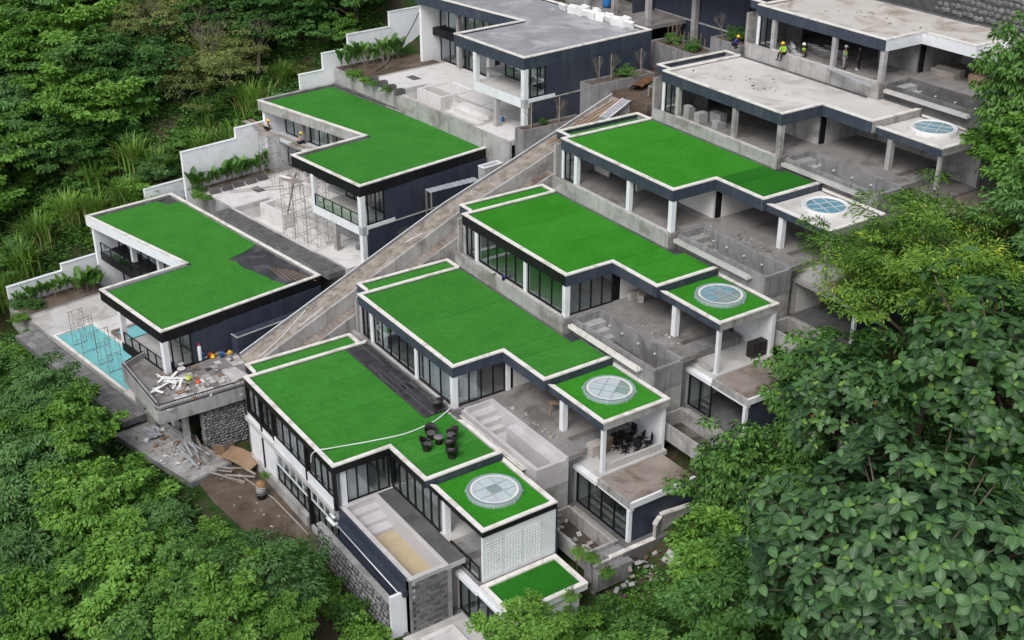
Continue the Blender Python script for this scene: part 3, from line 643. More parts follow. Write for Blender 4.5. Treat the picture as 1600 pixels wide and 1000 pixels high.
# nearest villa: glazed long side, white lower storey, pool trough, breeze-block end
def villa_one_front(t):
    BK, WP = 'black_frame', 'white_paint'
    # upper ribbon of windows (y ~ 0.12), black posts
    glazing(t, (0.15, 0.14), (2.25, 0.14), -2.75, -0.62, 2, fw=0.12); glazing(t, (2.45, 0.14), (4.35, 0.14), -2.75, -0.62, 2, fw=0.12)
    glazing(t, (4.75, 0.14), (9.45, 0.14), -2.70, -0.62, 4, fw=0.11); glazing(t, (9.95, 0.14), (13.75, 0.14), -2.70, -0.62, 4, fw=0.11)
    for (x, z0) in ((0.08, -2.8), (2.35, -7.3), (4.45, -3.0), (9.70, -7.3), (13.82, -3.45)): box('post', x-0.10, x+0.10, -0.02, 0.24, z0, -0.61, BK, t)
    box('sill', 0.0, 4.5, 0.0, 0.235, -2.92, -2.755, BK, t)
    curtain(t, (4.9, 0.45), (9.3, 0.45), -2.7, -0.7); curtain(t, (10.0, 0.45), (13.6, 0.45), -2.7, -0.7); curtain(t, (0.3, 0.5), (1.2, 0.5), -2.7, -0.7)
    box('spandrel', 4.55, 9.60, 0.02, 0.33, -3.55, -2.705, WP, t); box('spandrel', 9.80, 13.72, 0.02, 0.33, -3.75, -2.705, WP, t)
    box('wall', 0.0, 2.25, 0.05, 0.6, -7.4, -2.925, WP, t); box('wall', 2.45, 4.30, 0.05, 0.6, -7.4, -2.925, WP, t)
    # lower windows with white upper lights and dark lower ones
    glazing(t, (4.32, 0.2), (9.58, 0.2), -5.15, -3.56, 5, frame='white_paint', fw=0.06); glazing(t, (4.32, 0.2), (9.58, 0.2), -6.45, -5.17, 5, frame='black_frame', fw=0.06)
    glazing(t, (9.82, 0.2), (13.70, 0.2), -5.0, -3.76, 4, frame='white_paint', fw=0.06); glazing(t, (9.82, 0.2), (13.70, 0.2), -7.0, -5.02, 4, frame='black_frame', fw=0.06)
    curtain(t, (4.4, 0.5), (9.5, 0.5), -5.15, -3.6, 'plaster_pool', 0.02); curtain(t, (9.9, 0.5), (13.6, 0.5), -5.0, -3.8, 'plaster_pool', 0.02)
    box('plinth', -0.1, 9.6, -0.18, 0.60, -8.5, -6.46, 'concrete', t); box('plinth', 9.8, 13.75, -0.02, 0.60, -8.5, -7.02, 'concrete', t)
    # rooms behind the pool: glass to the long room, dark doors under the fascia
    glazing(t, (13.52, 1.05), (13.52, 4.2), F0+0.02, -0.62, 4, fw=0.08); curtain(t, (13.1, 1.2), (13.1, 2.9), F0+0.02, -0.7)
    glazing(t, (13.6, 4.40), (19.65, 4.40), F0+0.02, -0.64, 6, fw=0.10)
    box('partition', 13.6, 19.6, 6.2, 6.35, F0, -0.65, 'tile_dark', t)
    # pool rim
    rim = [(13.7, 0.40), (22.80, 0.40), (22.80, 3.14), (13.7, 3.14)]
    edging('pool_rim', rim, True, -0.32, 0.0, F0-0.02, F0+0.035, 'patio_light', t)
    box('floor_tiles', 13.75, 22.7, 3.15, 4.35, F0+0.002, F0+0.02, 'tile_dark', t)
    # slate trough along the pool and its outer stone wall
    box('pool_side', 13.80, 22.78, 0.30, 0.448, -8.0, F0-0.05, 'slate_wall', t); box('trough_ledge', 13.9, 22.6, 0.0, 0.298, -4.6, -4.2, 'slate_wall', t)
    box('trough_floor', 13.5, 22.3, -0.42, 0.295, -8.0, -5.55, 'slate_wall', t)
    box('trough_wall', 12.6, 22.2, -0.80, -0.422, -11.5, -4.98, 'mortar', t); edging('trough_coping', [(12.55, -0.42), (22.22, -0.42)], False, -0.0, 0.42, -4.98, -4.86, 'concrete', t)
    box('end_panel', 22.2, 22.42, -0.78, 0.28, -8.2, -4.4, WP, t)
    r = random.Random(5)
    base = stone_mesh_set()
    for i in range(23):
        for j in range(8):
            x = 12.8 + i*0.41 + r.uniform(-.06, .06) + 0.2*(j % 2); z = -5.25 - j*0.42 + r.uniform(-.05, .05)
            if x > 22.1: continue
            inst('stone', base[r.randrange(len(base))], t, (x, -0.80, z), (0, r.uniform(-.5, .5), 0), (r.uniform(0.20, 0.26), 0.085, r.uniform(0.17, 0.23)))
    m = MB(); m.tube([(13.3, -0.35, -4.15), (13.7, -0.35, -4.15), (14.0, -0.25, -4.35), (14.0, 0.1, -4.35)], 0.13, 10); m.tube([(13.3, -0.1, -3.95), (13.9, -0.1, -3.95)], 0.11, 10)
    m.build('drain_pipe', 'pipe_white', t, True); m = MB(); m.tube([(14.1, -0.02, -4.5), (22.0, -0.02, -4.62)], 0.04, 6); m.build('drain_pipe', 'pipe_white', t, True)
    # block wall at the end of the pool
    for j in range(16):
        z0 = -7.5 + j*0.242
        for i in range(5):
            y0 = 0.62 + i*0.50 + (0.25 if j % 2 else 0) - 0.12; y1 = min(y0+0.465, 2.98); y0 = max(y0, 0.5)
            if y1-y0 < 0.1 or z0+0.23 > F0-0.1: continue
            box('block', 22.70, 22.785+r.uniform(-.012, .02), y0, y1, z0, z0+0.212, r.choice(['block_wall', 'block_wall', 'stone', 'block_dark']), t, 0.012)
    box('pool_pier', 22.5, 22.80, 3.00, 3.30, -8, F0-0.36, 'concrete_raw', t); box('pool_pier', 22.45, 22.80, 0.30, 0.50, -8, F0-0.03, 'concrete_raw', t)
    # patterned end wall under the skylight roof
    box('breeze_wall', 24.22, 24.42, 4.55, 9.90, PZ+0.002, -0.95, WP, t)
    for p in range(3):
        m = MB()
        for i in range(6):
            for j in range(13):
                y = 4.85 + p*1.42 + i*0.205; z = PZ+0.30 + j*0.205
                a_ = 0.095; c = (24.42, y, z)
                m.add([(24.42, y-a_, z-a_), (24.42, y+a_, z-a_), (24.42, y+a_, z+a_), (24.42, y-a_, z+a_), (24.443, y-0.04, z-0.02), (24.443, y+0.04, z-0.02), (24.443, y+0.04, z+0.04), (24.443, y-0.04, z+0.04)],
                      [(0, 1, 5, 4), (1, 2, 6, 5), (2, 3, 7, 6), (3, 0, 4, 7), (4, 5, 6, 7)])
        m.build('relief_blocks', WP, t)
    box('corner_post', 24.15, 24.46, 9.905, 10.02, GZ, -0.92, 'slate_wall', t)
    # glass guard beside the patio
    glazing(t, (20.9, 4.42), (24.2, 4.42), PZ+0.05, PZ+1.05, 3, frame='black_frame', pane='glass_clear', fw=0.03, name='glass_guard')
    # plaster basin on the lower patio
    bp = [(22.95, 0.2), (27.4, 0.2), (27.4, 3.4), (22.95, 3.4)]
    box('patio_floor', 22.80, 28.5, -0.3, 4.0, GZ-0.2, GZ+0.03, 'patio_light', t)
    edging('basin_rim', [(23.6, 0.5), (26.9, 0.5), (26.9, 2.8), (23.6, 2.8)], True, -0.35, 0, GZ+0.032, GZ+0.24, 'plaster_pool', t)
    box('basin_floor', 23.96, 26.54, 0.86, 2.44, GZ+0.032, GZ+0.06, 'pool_lilac', t)
def stone_mesh_set():
    out = []
    for s in range(5):
        bm = bmesh.new(); bmesh.ops.create_icosphere(bm, subdivisions=1, radius=1.0); r = random.Random(s)
        for v in bm.verts: v.co *= r.uniform(0.78, 1.15)
        me = bpy.data.meshes.new('stone'); bm.to_mesh(me); bm.free(); me.materials.append(MATS['stone' if s % 3 else 'stone_pale']); out.append(me)
    return out
villa_one_front(v1)

# ------------------------------------------------------------------ left row: three L-shaped villas
LP = dict(A=(-25.05, 6.33), B=(-9.89, 7.66), C=(-9.95, 0.1), D=(0.0, 0.0), E=(-0.14, 14.61), F=(-24.75, 14.91))
def villa_left(k):
    h = k+1; (ox, oy, oz), rz = L_OFF[k]
    labels = ['nearest villa of the left row, its turf roof with a dark bare patch',
              'middle villa of the left row with turf roof and scaffolding in its white court',
              'farthest villa of the left row with bare grey roof and empty white pool']
    t = thing('villa', labels[k], 'house', (ox, oy, oz), rz, 'L-shaped villas of the left row')
    SL, BK, WP, CO = 'slate_paint', 'black_paint', 'white_paint', 'concrete'
    P = [LP[c] for c in 'DEFABC']      # counter-clockwise
    main = SL if h == 3 else BK
    # edges: D-E, E-F, F-A, A-B, B-C, C-D
    fm = [main, 'concrete_dark', 'concrete', [WP, 'concrete', SL][k], [WP, 'concrete', SL][k], main]
    edging('coping', P, True, -0.27, 0.03, -0.10, 0, ['coping_white', ['coping_white', 'concrete_dark', 'coping_white'][k], 'coping_white' if h != 2 else 'concrete', 'coping_white', 'coping_white', 'coping_white'], t)
    fz = [-1.0, -1.0, -1.1][k]
    edging('fascia', P, True, -0.14, 0, fz, -0.10, fm, t)
    ins = [(p.x, p.y) for p in offset_pts(P, -0.141, True)]; prism('roof_slab', ins, fz+0.06, -0.30, CO, t)
    ins2 = [(p.x, p.y) for p in offset_pts(P, -0.30, True)]
    if h == 3: prism('screed', [(p.x, p.y) for p in offset_pts(P, -0.272, True)], -0.298, -0.22, 'roof_grey', t)
    else:
        prism('underlay', [(p.x, p.y) for p in offset_pts(P, -0.272, True)], -0.298, -0.28, 'underlay', t)
        ins2 = [(p.x, p.y) for p in offset_pts(P, -0.50, True)]
        D_, E_, F_, A_, B_, C_ = ins2
        if h == 1:
            rr = random.Random(2)
            def rag(a_, b_, n): return [(lerp(a_[0], b_[0], i/n)+rr.uniform(-.22, .22), lerp(a_[1], b_[1], i/n)+rr.uniform(-.22, .22)) for i in range(1, n)]
            q0, q1, q2 = (-0.5, 11.6), (-8.4, 10.9), (-9.4, 14.35)
            poly = [D_, q0] + rag(q0, q1, 9) + [q1] + rag(q1, q2, 2) + [q2] + [(-22.6, 14.6), (-22.9, 13.4), (-24.2, 13.1), A_, B_, C_]
            MB().prism(poly, -0.279, -0.225).build('turf', 'turf', t)
            m = MB()
            for i in range(6): m.obox((-3.2+0.35*i, 12.4+0.28*i, -0.262), (3.1, 0.06, 0.03), (0, 0, 0.05*i-0.15))
            m.build('timber_lath', 'plywood', t)
        else: MB().prism(ins2, -0.279, -0.225).build('turf', 'turf', t)
    if h <= 2:
        rw = random.Random(80+h)
        for _ in range(9):
            wx, wy, a_ = rw.uniform(-6.5, -1.2), rw.uniform(5.5, 9.6 if h == 1 else 13.4), rw.uniform(-0.4, 0.5); pts = [(wx+0.2*q*cos(a_)+0.06*rw.uniform(-1, 1), wy+0.2*q*sin(a_)+0.06*rw.uniform(-1, 1), -0.235) for q in range(rw.randrange(3, 7))]
            MB().tube(smooth_path(pts, 3), [0.012]+[0.03]*(3*(len(pts)-1)-1)+[0.012], 6).build('turf_wrinkle', 'turf', t, True)
    UF, GF = -3.65, -7.0; zt = fz+0.05
    # --- front wing: balcony storey
    box('balcony_slab', -7.1, 0.0, 0.02, 3.4, UF-0.75, UF, [BK, WP, WP][k], t)
    box('balcony_floor', -6.95, -0.15, 0.16, 3.4, UF+0.001, UF+0.02, 'patio_light', t)
    if h != 3:
        glazing(t, (-6.7, 0.10), (-0.35, 0.10), UF+0.02, UF+1.05, 5, frame='black_frame', pane='glass_clear', fw=0.03, name='glass_guard')
    column(t, -6.9, 0.24, UF, zt, 0.42, WP); column(t, -0.22, 0.24, GF-2.5, zt, 0.44, WP); column(t, -4.1, 0.30, GF-0.2, UF-0.75, 0.42, CO)
    column(t, -9.6, 7.2, GF, zt, 0.42, CO)
    glazing(t, (-6.6, 3.2), (-0.6, 3.2), UF+0.02, zt, 5, fw=0.09)
    glazing(t, (-0.12, 0.7), (-0.12, 2.4), UF+0.02, zt, 2, fw=0.09)
    box('side_wall', -0.32, -0.05, 2.45, 14.5, UF-0.3, zt, 'slate_wall', t); box('side_wall', -0.40, 0.02, 0.6, 14.52, GF-3.0, UF-0.302, 'slate_wall', t)
    box('string_course', -0.42, 0.06, 0.6, 14.54, UF-0.34, UF-0.26, 'concrete', t)
    box('rear_wall', -24.4, -0.4, 14.3, 14.5, GF, zt, 'concrete', t)
    box('inner_wall', -9.7, -0.5, 6.4, 6.6, GF, zt, 'wall_interior', t); box('upper_floor', -9.7, -0.42, 3.402, 14.2, UF-0.4, UF, 'patio_light', t)
    # ground storey of the front wing
    glazing(t, (-9.3, 7.0), (-9.3, 13.9), GF+0.02, UF-0.5, 5, fw=0.09); box('garden_wall', -0.9, -0.41, 5.5, 14.2, GF, UF-0.41, WP, t)
    box('window_side', -0.03, 0.03, 3.6, 4.6, GF+0.6, GF+2.2, 'tile_dark', t)
    # --- back wing: long gallery
    glazing(t, (-24.2, 8.7), (-10.2, 8.9), UF+0.02, zt, 10, fw=0.09); glazing(t, (-24.2, 8.7), (-10.2, 8.9), GF+0.02, UF-0.45, 9, fw=0.09)
    for u in (-20.5, -15.6, -12.2): column(t, u, 8.3, GF, zt, 0.42, [WP, CO, CO][k])
    curtain(t, (-24.0, 9.3), (-10.3, 9.4), UF+0.03, zt, 'wall_interior', 0.02)
    box('gallery_slab', -24.6, -9.0, 7.0 if h == 1 else 8.0, 9.8, UF-0.75, UF, BK if h != 2 else WP, t)
    if h == 1: glazing(t, (-24.4, 7.06), (-9.4, 7.06), UF+0.02, UF+1.0, 8, frame='black_frame', pane='glass_clear', fw=0.03, name='glass_guard')
    box('end_wall', -25.0, -24.62, 6.7, 14.4, GF-0.5, zt, 'white_wall', t)
    # --- court
    fl = 'plaster_pool'
    zc = GF; pu0, pu1, pv0, pv1 = -18.0, -5.4, -1.25 if h == 2 else -0.9, 2.4
    box('court_floor', -23.0, pu0-0.05, -1.3, 8.6, zc-0.5, zc, fl if h > 1 else 'patio_light', t)
    box('court_floor', pu0-0.049, -0.5, pv1+0.04, 8.6, zc-0.501, zc-0.001, fl, t)
    box('court_floor', pu1+0.05, -0.42, -1.3, pv1+0.039, zc-0.502, zc-0.002, fl, t)
    box('court_podium', [-26.4, -25.0, -28.7][k], 0.0, -1.5, 14.6, zc-[2.2, 9.0, 9.5][k], zc-2.0, 'concrete', t)
    box('court_edge', [-26.4, -25.0, -28.7][k], 0.02, -1.5, -1.301, zc-2.0, zc+0.02, 'concrete', t); box('court_edge', -23.4, -23.0, -1.3, 14.6, zc-2.0, zc+0.01, 'concrete', t)
    pb = zc-1.5; lin = 'pool_tile' if h == 1 else fl
    box('pool_floor', pu0, pu1, pv0, pv1, pb-0.3, pb, lin, t)
    for (a_, b_, c_, d_) in ((pu0-0.048, pu1+0.048, pv0-0.25, pv0), (pu0-0.048, pu1+0.048, pv1, pv1+0.038), (pu0-0.048, pu0, pv0, pv1), (pu1, pu1+0.048, pv0, pv1)): box('pool_wall', a_, b_, c_, d_, pb-0.3, zc-0.503, lin, t)
    edging('pool_rim', [(pu0-0.03, pv0-0.03), (pu1+0.03, pv0-0.03), (pu1+0.03, pv1+0.03), (pu0-0.03, pv1+0.03)], True, 0, 0.26, zc-0.503, zc+0.045, 'patio_light' if h > 1 else 'coping_white', t)
    if h == 1:
        box('pool_water', pu0-0.02, pu1+0.02, pv0-0.02, pv1+0.02, pb+0.02, zc-0.09, 'pool_water', t)
        edging('spa_rim', [(-15.2, 2.75), (-11.0, 2.75), (-11.0, 5.3), (-15.2, 5.3)], True, -0.3, 0, zc+0.002, zc+0.28, 'terrace_brown', t)
        box('spa_water', -14.9, -11.3, 3.05, 5.0, zc+0.003, zc+0.16, 'pool_water', t)
    else:
        edging('spa_wall', [(-17.4, 1.0), (-13.5, 1.0), (-13.5, 5.3), (-17.4, 5.3)], True, -0.36, 0, zc-1.5, zc+0.10, fl, t)
        box('spa_floor', -17.05, -13.85, 1.35, 4.95, zc-1.5, zc-0.9, 'patio_light', t)
        box('spa_pit', -16.5, -14.4, 3.5, 4.7, zc-0.899, zc-0.86, 'concrete_dark', t)
        for s in range(4): box('pool_step', -12.9+0.42*s, -7.0, 0.1+0.5*s, pv1-0.002, pb+(0.001 if s == 0 else 0.36*s), pb+0.36*(s+1)-0.003, fl, t)
        box('floor_hatch', -3.4, -2.7, 3.4, 4.0, zc, zc+0.015, 'dark_void', t)
        box('floor_hatch', -21.4, -19.9, 2.4, 3.3, zc, zc+0.012, 'concrete_dark', t)
        edging('floor_groove', [(-9.6, 2.6), (-2.4, 2.6), (-2.4, 7.8), (-9.6, 7.8)], True, -0.05, 0, zc, zc+0.012, 'concrete_dark', t)
    return t
VL = [villa_left(k) for k in range(3)]
for k in range(3):
    bpy.context.view_layer.update()

# ------------------------------------------------------------------ ramp and stair between the rows
def ramp_z(y): return interp(y, [2.6, 21.3, 28.7, 38.5, 46], [-2.45, 5.85, 8.45, 12.1, 12.9])
def build_ramp():
    t = thing('ramp', 'long dusty concrete ramp climbing between the two rows of villas', 'ramp', (-6.1, 2.6, -2.45))
    ox, oy, oz = -6.1, 2.6, -2.45
    ys = [2.6, 21.3, 28.7, 38.5]
    rr = random.Random(11)
    # slab panels, uneven joints
    y = 2.6
    while y < 38.4:
        y1 = min(y+rr.uniform(1.6, 2.4), 38.5); z0, z1 = ramp_z(y)-oz, ramp_z(y1)-oz; a_, b_ = y-oy+0.01, y1-oy-0.01; dz = rr.uniform(-.012, .012)
        v = [(-1.08, a_, z0+dz), (1.08, a_, z0+dz), (1.08, b_, z1+dz), (-1.08, b_, z1+dz)]
        obj('slab', v + [(p[0], p[1], p[2]-0.25) for p in v], [(0, 1, 2, 3), (7, 6, 5, 4), (0, 4, 5, 1), (1, 5, 6, 2), (2, 6, 7, 3), (3, 7, 4, 0)], 'ramp_top', t); y = y1
    for side, x0, x1, up, dn, mt in ((1, 1.09, 1.28, 0.22, 3.4, 'concrete'), (-1, -1.24, -1.09, 0.12, 6.0, 'concrete_raw')):
        for a_, b_ in zip(ys, ys[1:]):
            za, zb = ramp_z(a_)-oz, ramp_z(b_)-oz; v = []
            for (yy, zz) in ((a_-oy, za), (b_-oy, zb)):
                v += [(x0, yy, zz-dn), (x1, yy, zz-dn), (x1, yy, zz+up), (x0, yy, zz+up)]
            obj('side_wall', v, [(0, 1, 2, 3), (7, 6, 5, 4), (0, 4, 5, 1), (1, 5, 6, 2), (2, 6, 7, 3), (3, 7, 4, 0)], mt, t)
    # thin handrail pipe on the left edge and lengths of conduit lying on the slab
    for a_, b_ in zip(ys, ys[1:]):
        MB().tube([(-1.17, a_-oy, ramp_z(a_)-oz+0.22), (-1.17, b_-oy, ramp_z(b_)-oz+0.22)], 0.04, 6).build('edge_pipe', 'pipe_white', t)
    def on(y, x, l_=0.0): return (x, y-oy, ramp_z(y)-oz+0.05)
    for pts in ([on(3.4, 0.6), on(5.6, 0.2), on(8.2, -0.8)], [on(7.0, 0.5), on(9.2, 0.35)], [on(17.0, -0.1), on(18.4, 0.3)]): MB().tube(pts, 0.035, 6).build('conduit', 'pipe_white', t)
    for i in range(26):
        y = rr.uniform(3, 36); x = rr.uniform(-0.9, 0.9); s = rr.uniform(0.06, 0.2)
        MB().obox(on(y, x), (s, s*0.6, 0.05), (0.38, 0, rr.uniform(0, 3))).build('rubble', rr.choice(['concrete', 'timber_grey', 'terrace_brown']), t)
    return t
build_ramp()
def build_stair():
    t = thing('stair', 'narrow concrete stair with open kerbs running beside the ramp', 'stair', (-4.2, 4.0, -3.2))
    ox, oy, oz = -4.2, 4.0, -3.2; y = 4.0; flights = [(5.2, 13.0), (13.0, 21.3), (21.3, 30.0)]
    for (a_, b_) in flights:
        n = int((b_-a_)/0.40); zA, zB = ramp_z(a_)-1.05, ramp_z(b_)-1.05
        for i in range(n):
            y0 = lerp(a_, b_, i/n); y1 = lerp(a_, b_, (i+1)/n); z = lerp(zA, zB, (i+1)/n)
            box('step', -0.55, 0.42, y0-oy+0.001, y1-oy+0.03, z-oz-0.34, z-oz, 'terrace_brown', t)
        v = []
        for (yy, zz) in ((a_-oy, zA-oz), (b_-oy, zB-oz)): v += [(0.43, yy, zz-3.5), (0.60, yy, zz-3.5), (0.60, yy, zz+0.16), (0.43, yy, zz+0.16)]
        obj('kerb', v, [(0, 1, 2, 3), (7, 6, 5, 4), (0, 4, 5, 1), (1, 5, 6, 2), (2, 6, 7, 3), (3, 7, 4, 0)], 'concrete', t)
        v = []
        for (yy, zz) in ((a_-oy, zA-oz), (b_-oy, zB-oz)): v += [(-0.60, yy, zz-3.5), (0.43, yy, zz-3.5), (0.43, yy, zz-0.3), (-0.60, yy, zz-0.3)]
        obj('stair_body', v, [(0, 1, 2, 3), (7, 6, 5, 4), (0, 4, 5, 1), (1, 5, 6, 2), (2, 6, 7, 3), (3, 7, 4, 0)], 'concrete_raw', t)
    # landings with a railing at each villa
    for y in (13.0, 21.3):
        z = ramp_z(y)-1.05-oz; box('landing', -0.5, 0.42, y-oy-0.5, y-oy+0.6, z-0.5, z+0.02, 'concrete', t)
    for y0 in (11.2, 20.6):
        z = ramp_z(y0)-1.2-oz; m = MB()
        for i in range(7): m.bar((0.95, y0-oy+i*0.3, z), (0.95, y0-oy+i*0.3, z+1.05+0.0*i), 0.04)
        m.bar((0.95, y0-oy, z+1.05), (0.95, y0-oy+1.8, z+1.05), 0.06); m.bar((0.95, y0-oy, z+0.5), (0.95, y0-oy+1.8, z+0.5), 0.04)
        m.build('railing', 'rust_sheet', t)
build_stair()

# ------------------------------------------------------------------ work terrace at the foot of the ramp
TZ = -2.7
def build_terrace():
    t = thing('work_terrace', 'raised concrete work terrace littered with debris, railing on two sides', 'terrace', (-7.0, -1.2, TZ))
    ox, oy = -7.0, -1.2
    def P(*pts): return [(x-ox, y-oy) for (x, y) in pts]
    out = P((-10.9, -5.45), (-3.3, -5.45), (-3.3, 3.3), (-9.1, 3.3), (-8.15, -2.9), (-11.9, -3.45))
    prism('slab', out, -0.50, -0.05, 'floor_raw', t)
    edging('edge_beam', P((-10.9, -5.45), (-3.3, -5.45), (-3.3, 1.6)), False, -0.3, 0.06, -1.15, -0.051, 'concrete', t)
    edging('parapet', P((-11.9, -3.45), (-10.9, -5.45), (-3.9, -5.45)), False, -0.20, 0.06, -0.049, 0.42, ['concrete', 'concrete'], t)
    edging('kerb', P((-3.3, -5.45), (-3.3, 1.6)), False, -0.5, -0.16, -0.049, 0.10, 'concrete', t)
    # paving slabs, broken and missing in places
    rr = random.Random(4); x = -8.0
    while x < -3.95:
        y = -3.8
        while y < 2.6:
            if rr.random() < 0.80 and not (x < -6.8 and -1.6 < y < 0.6 and rr.random() < 0.7) and not (x < -8.15+(y+2.9)*-0.155+0.4):
                s = rr.uniform(-.02, .02)
                MB().obox((x-ox+0.24, y-oy+0.24, -0.03), (0.46, 0.46, 0.05), (rr.uniform(-.02, .02), rr.uniform(-.02, .02), s), 0.008).build('paver', rr.choice(['concrete', 'patio_light', 'patio_light', 'tile_grey']), t)
            y += 0.5
        x += 0.5
    # railings
    def railing(a_, b_, n):
        a_, b_ = Vector((*a_, 0)), Vector((*b_, 0)); r_ = MB()
        r_.bar((*a_[:2], 0.48), (*b_[:2], 0.48), 0.07, 0.05); r_.bar((*a_[:2], 0.02), (*b_[:2], 0.02), 0.06, 0.05)
        rl = r_.build('rail', 'black_frame', t)
        for i in range(n+1):
            p = a_.lerp(b_, i/n); MB().bar((p.x, p.y, 0.03), (p.x, p.y, 0.46), 0.03).build('baluster', 'steel', rl)
    railing(P((-3.27, -5.35))[0], P((-3.27, 1.4))[0], 44); railing(P((-10.95, -5.2))[0], P((-11.85, -3.5))[0], 12); railing(P((-10.8, -5.48))[0], P((-3.4, -5.48))[0], 10)
    # supports
    for (x, y) in ((-4.0, -3.4), (-4.0, -1.9), (-9.8, -4.9)): box('pier', x-ox-0.22, x-ox+0.22, y-oy-0.22, y-oy+0.22, -5.2, -0.52, 'concrete', t)
    box('back_wall', -9.0-ox, -8.8-ox, -3.0-oy, 3.0-oy, -6, -0.52, 'concrete_dark', t); box('back_wall', -9.0-ox, -4.2-ox, 0.9-oy, 1.1-oy, -6, -0.52, 'concrete_dark', t)
    return t
build_terrace()
def build_stone_wall():
    t = thing('stone_wall', 'rough grey stone retaining wall below the work terrace railing', 'stone wall', (-3.9, 0.0, -7.6))
    box('core', -0.6, 0.22, -2.0, 1.3, -1.0, 4.1, 'mortar', t); st = stone_mesh_set(); rr = random.Random(9)
    for j in range(17):
        for i in range(13):
            y = -1.85 + i*0.24 + (0.12 if j % 2 else 0) + rr.uniform(-.05, .05); z = 0.1 + j*0.24 + rr.uniform(-.04, .04)
            s = rr.uniform(0.12, 0.165); inst('stone', st[rr.randrange(5)], t, (0.24, y, z), (rr.uniform(-.5, .5), 0, 0), (s*0.55, s*1.15, s*0.9))
    for j in range(17):
        for i in range(3):
            z = 0.1+j*0.24; inst('stone', st[rr.randrange(5)], t, (0.1-0.24*i, -2.03, z+rr.uniform(-.04, .04)), (rr.uniform(0, 6), rr.uniform(0, 6), 0), rr.uniform(0.13, 0.165))
build_stone_wall()

# ------------------------------------------------------------------ paths of loose tiles (setting)
def tile_path(name, frame, u0, u1, v0, v1, z, size, mats, miss, seed, bed='concrete_dark'):
    (ox, oy, oz), rz = frame
    e_ = bpy.data.objects.new(name, None); COL.objects.link(e_); e_.location = (ox, oy, oz); e_.rotation_euler = (0, 0, rz); tag(e_, kind='structure')
    box('bed', u0, u1, v0, v1, z-0.5, z-0.03, bed, e_); rr = random.Random(seed); u = u0+0.02
    while u < u1-size:
        v = v0+0.02
        while v < v1-size*0.6:
            if rr.random() > miss: MB().obox((u+size/2, v+size/2, z-0.015+rr.uniform(-.006, .006)), (size-0.025, size-0.025, 0.035), (rr.uniform(-.012, .012), rr.uniform(-.012, .012), rr.uniform(-.01, .01))).build('tile', rr.choice(mats), e_)
            v += size
        u += size
    return e_
tile_path('path', L_OFF[0], -20.5, -1.2, -3.5, -1.55, -7.02, 0.62, ['tile_grey', 'tile_grey', 'tile_grey', 'concrete_raw'], 0.07, 1)
tile_path('walkway', L_OFF[1], -18.5, -0.6, -3.15, -1.55, -7.0, 0.55, ['tile_walk', 'tile_walk', 'tile_walk', 'tile_dark'], 0.05, 2, 'concrete_dark')
tile_path('lower_path', ((-3.5, -3.9, 0), 0.25), -6.2, 3.6, -2.0, 1.6, -7.0, 1.2, ['concrete'], 0.0, 3, 'concrete_raw')
prism('yard', [(-1.6, -4.3), (3.0, -4.4), (7.5, -3.9), (12.4, -2.2), (13.0, -0.2), (-3.6, -0.2)], -8.2, -7.28, 'soil')['kind'] = 'structure'

# ------------------------------------------------------------------ white stepped boundary walls
def boundary(k, u, segs, label):
    (ox, oy, oz), rz = L_OFF[k]; R2 = Matrix.Rotation(rz, 2); p = R2 @ Vector((u, segs[0][0]))
    t = thing('boundary_wall', label, 'wall', (ox+p.x, oy+p.y, oz-7.6), rz, 'white stepped boundary walls')
    for (v0, v1, z) in segs:
        box('wall_section', -0.14, 0.14, v0-segs[0][0], v1-segs[0][0]-0.002, -1.2, z+7.6-0.08, 'white_wall', t); box('capping', -0.18, 0.18, v0-segs[0][0]-0.02, v1-segs[0][0]-0.004, z+7.6-0.08, z+7.6, 'white_paint', t)
boundary(0, -26.3, [(-1.4, 3.8, -5.1), (3.8, 8.0, -4.45), (8.0, 9.2, -2.9)], 'white stepped boundary wall beside the turquoise pool court')
boundary(1, -24.9, [(-2.4, 3.45, -3.15), (3.45, 7.4, -2.15)], 'white stepped boundary wall behind the scaffolding and canna bed')
boundary(1, -27.5, [(-5.3, -0.9, -6.8)], 'low white boundary wall behind the top corner of the nearest left roof')
boundary(2, -28.6, [(-5.3, -2.6, -7.0), (-2.6, 0.4, -5.35), (0.4, 5.4, -3.95), (5.4, 10.0, -2.45)], 'tall white stepped boundary wall behind the farthest left court')
for (k, u0, u1, v0, v1) in ((0, -26.1, -23.41, -1.29, 6.6), (1, -24.7, -23.41, -1.29, 6.6), (2, -28.4, -23.41, -1.29, 8.0)):
    (ox, oy, oz), rz = L_OFF[k]; R2 = Matrix.Rotation(rz, 2)
    q = [R2 @ Vector(p) + Vector((ox, oy)) for p in ((u0, v0), (u1, v0), (u1, v1), (u0, v1))]
    prism('planting_bed', [(p.x, p.y) for p in q], oz-8.9, oz-6.97, 'soil')['kind'] = 'structure'

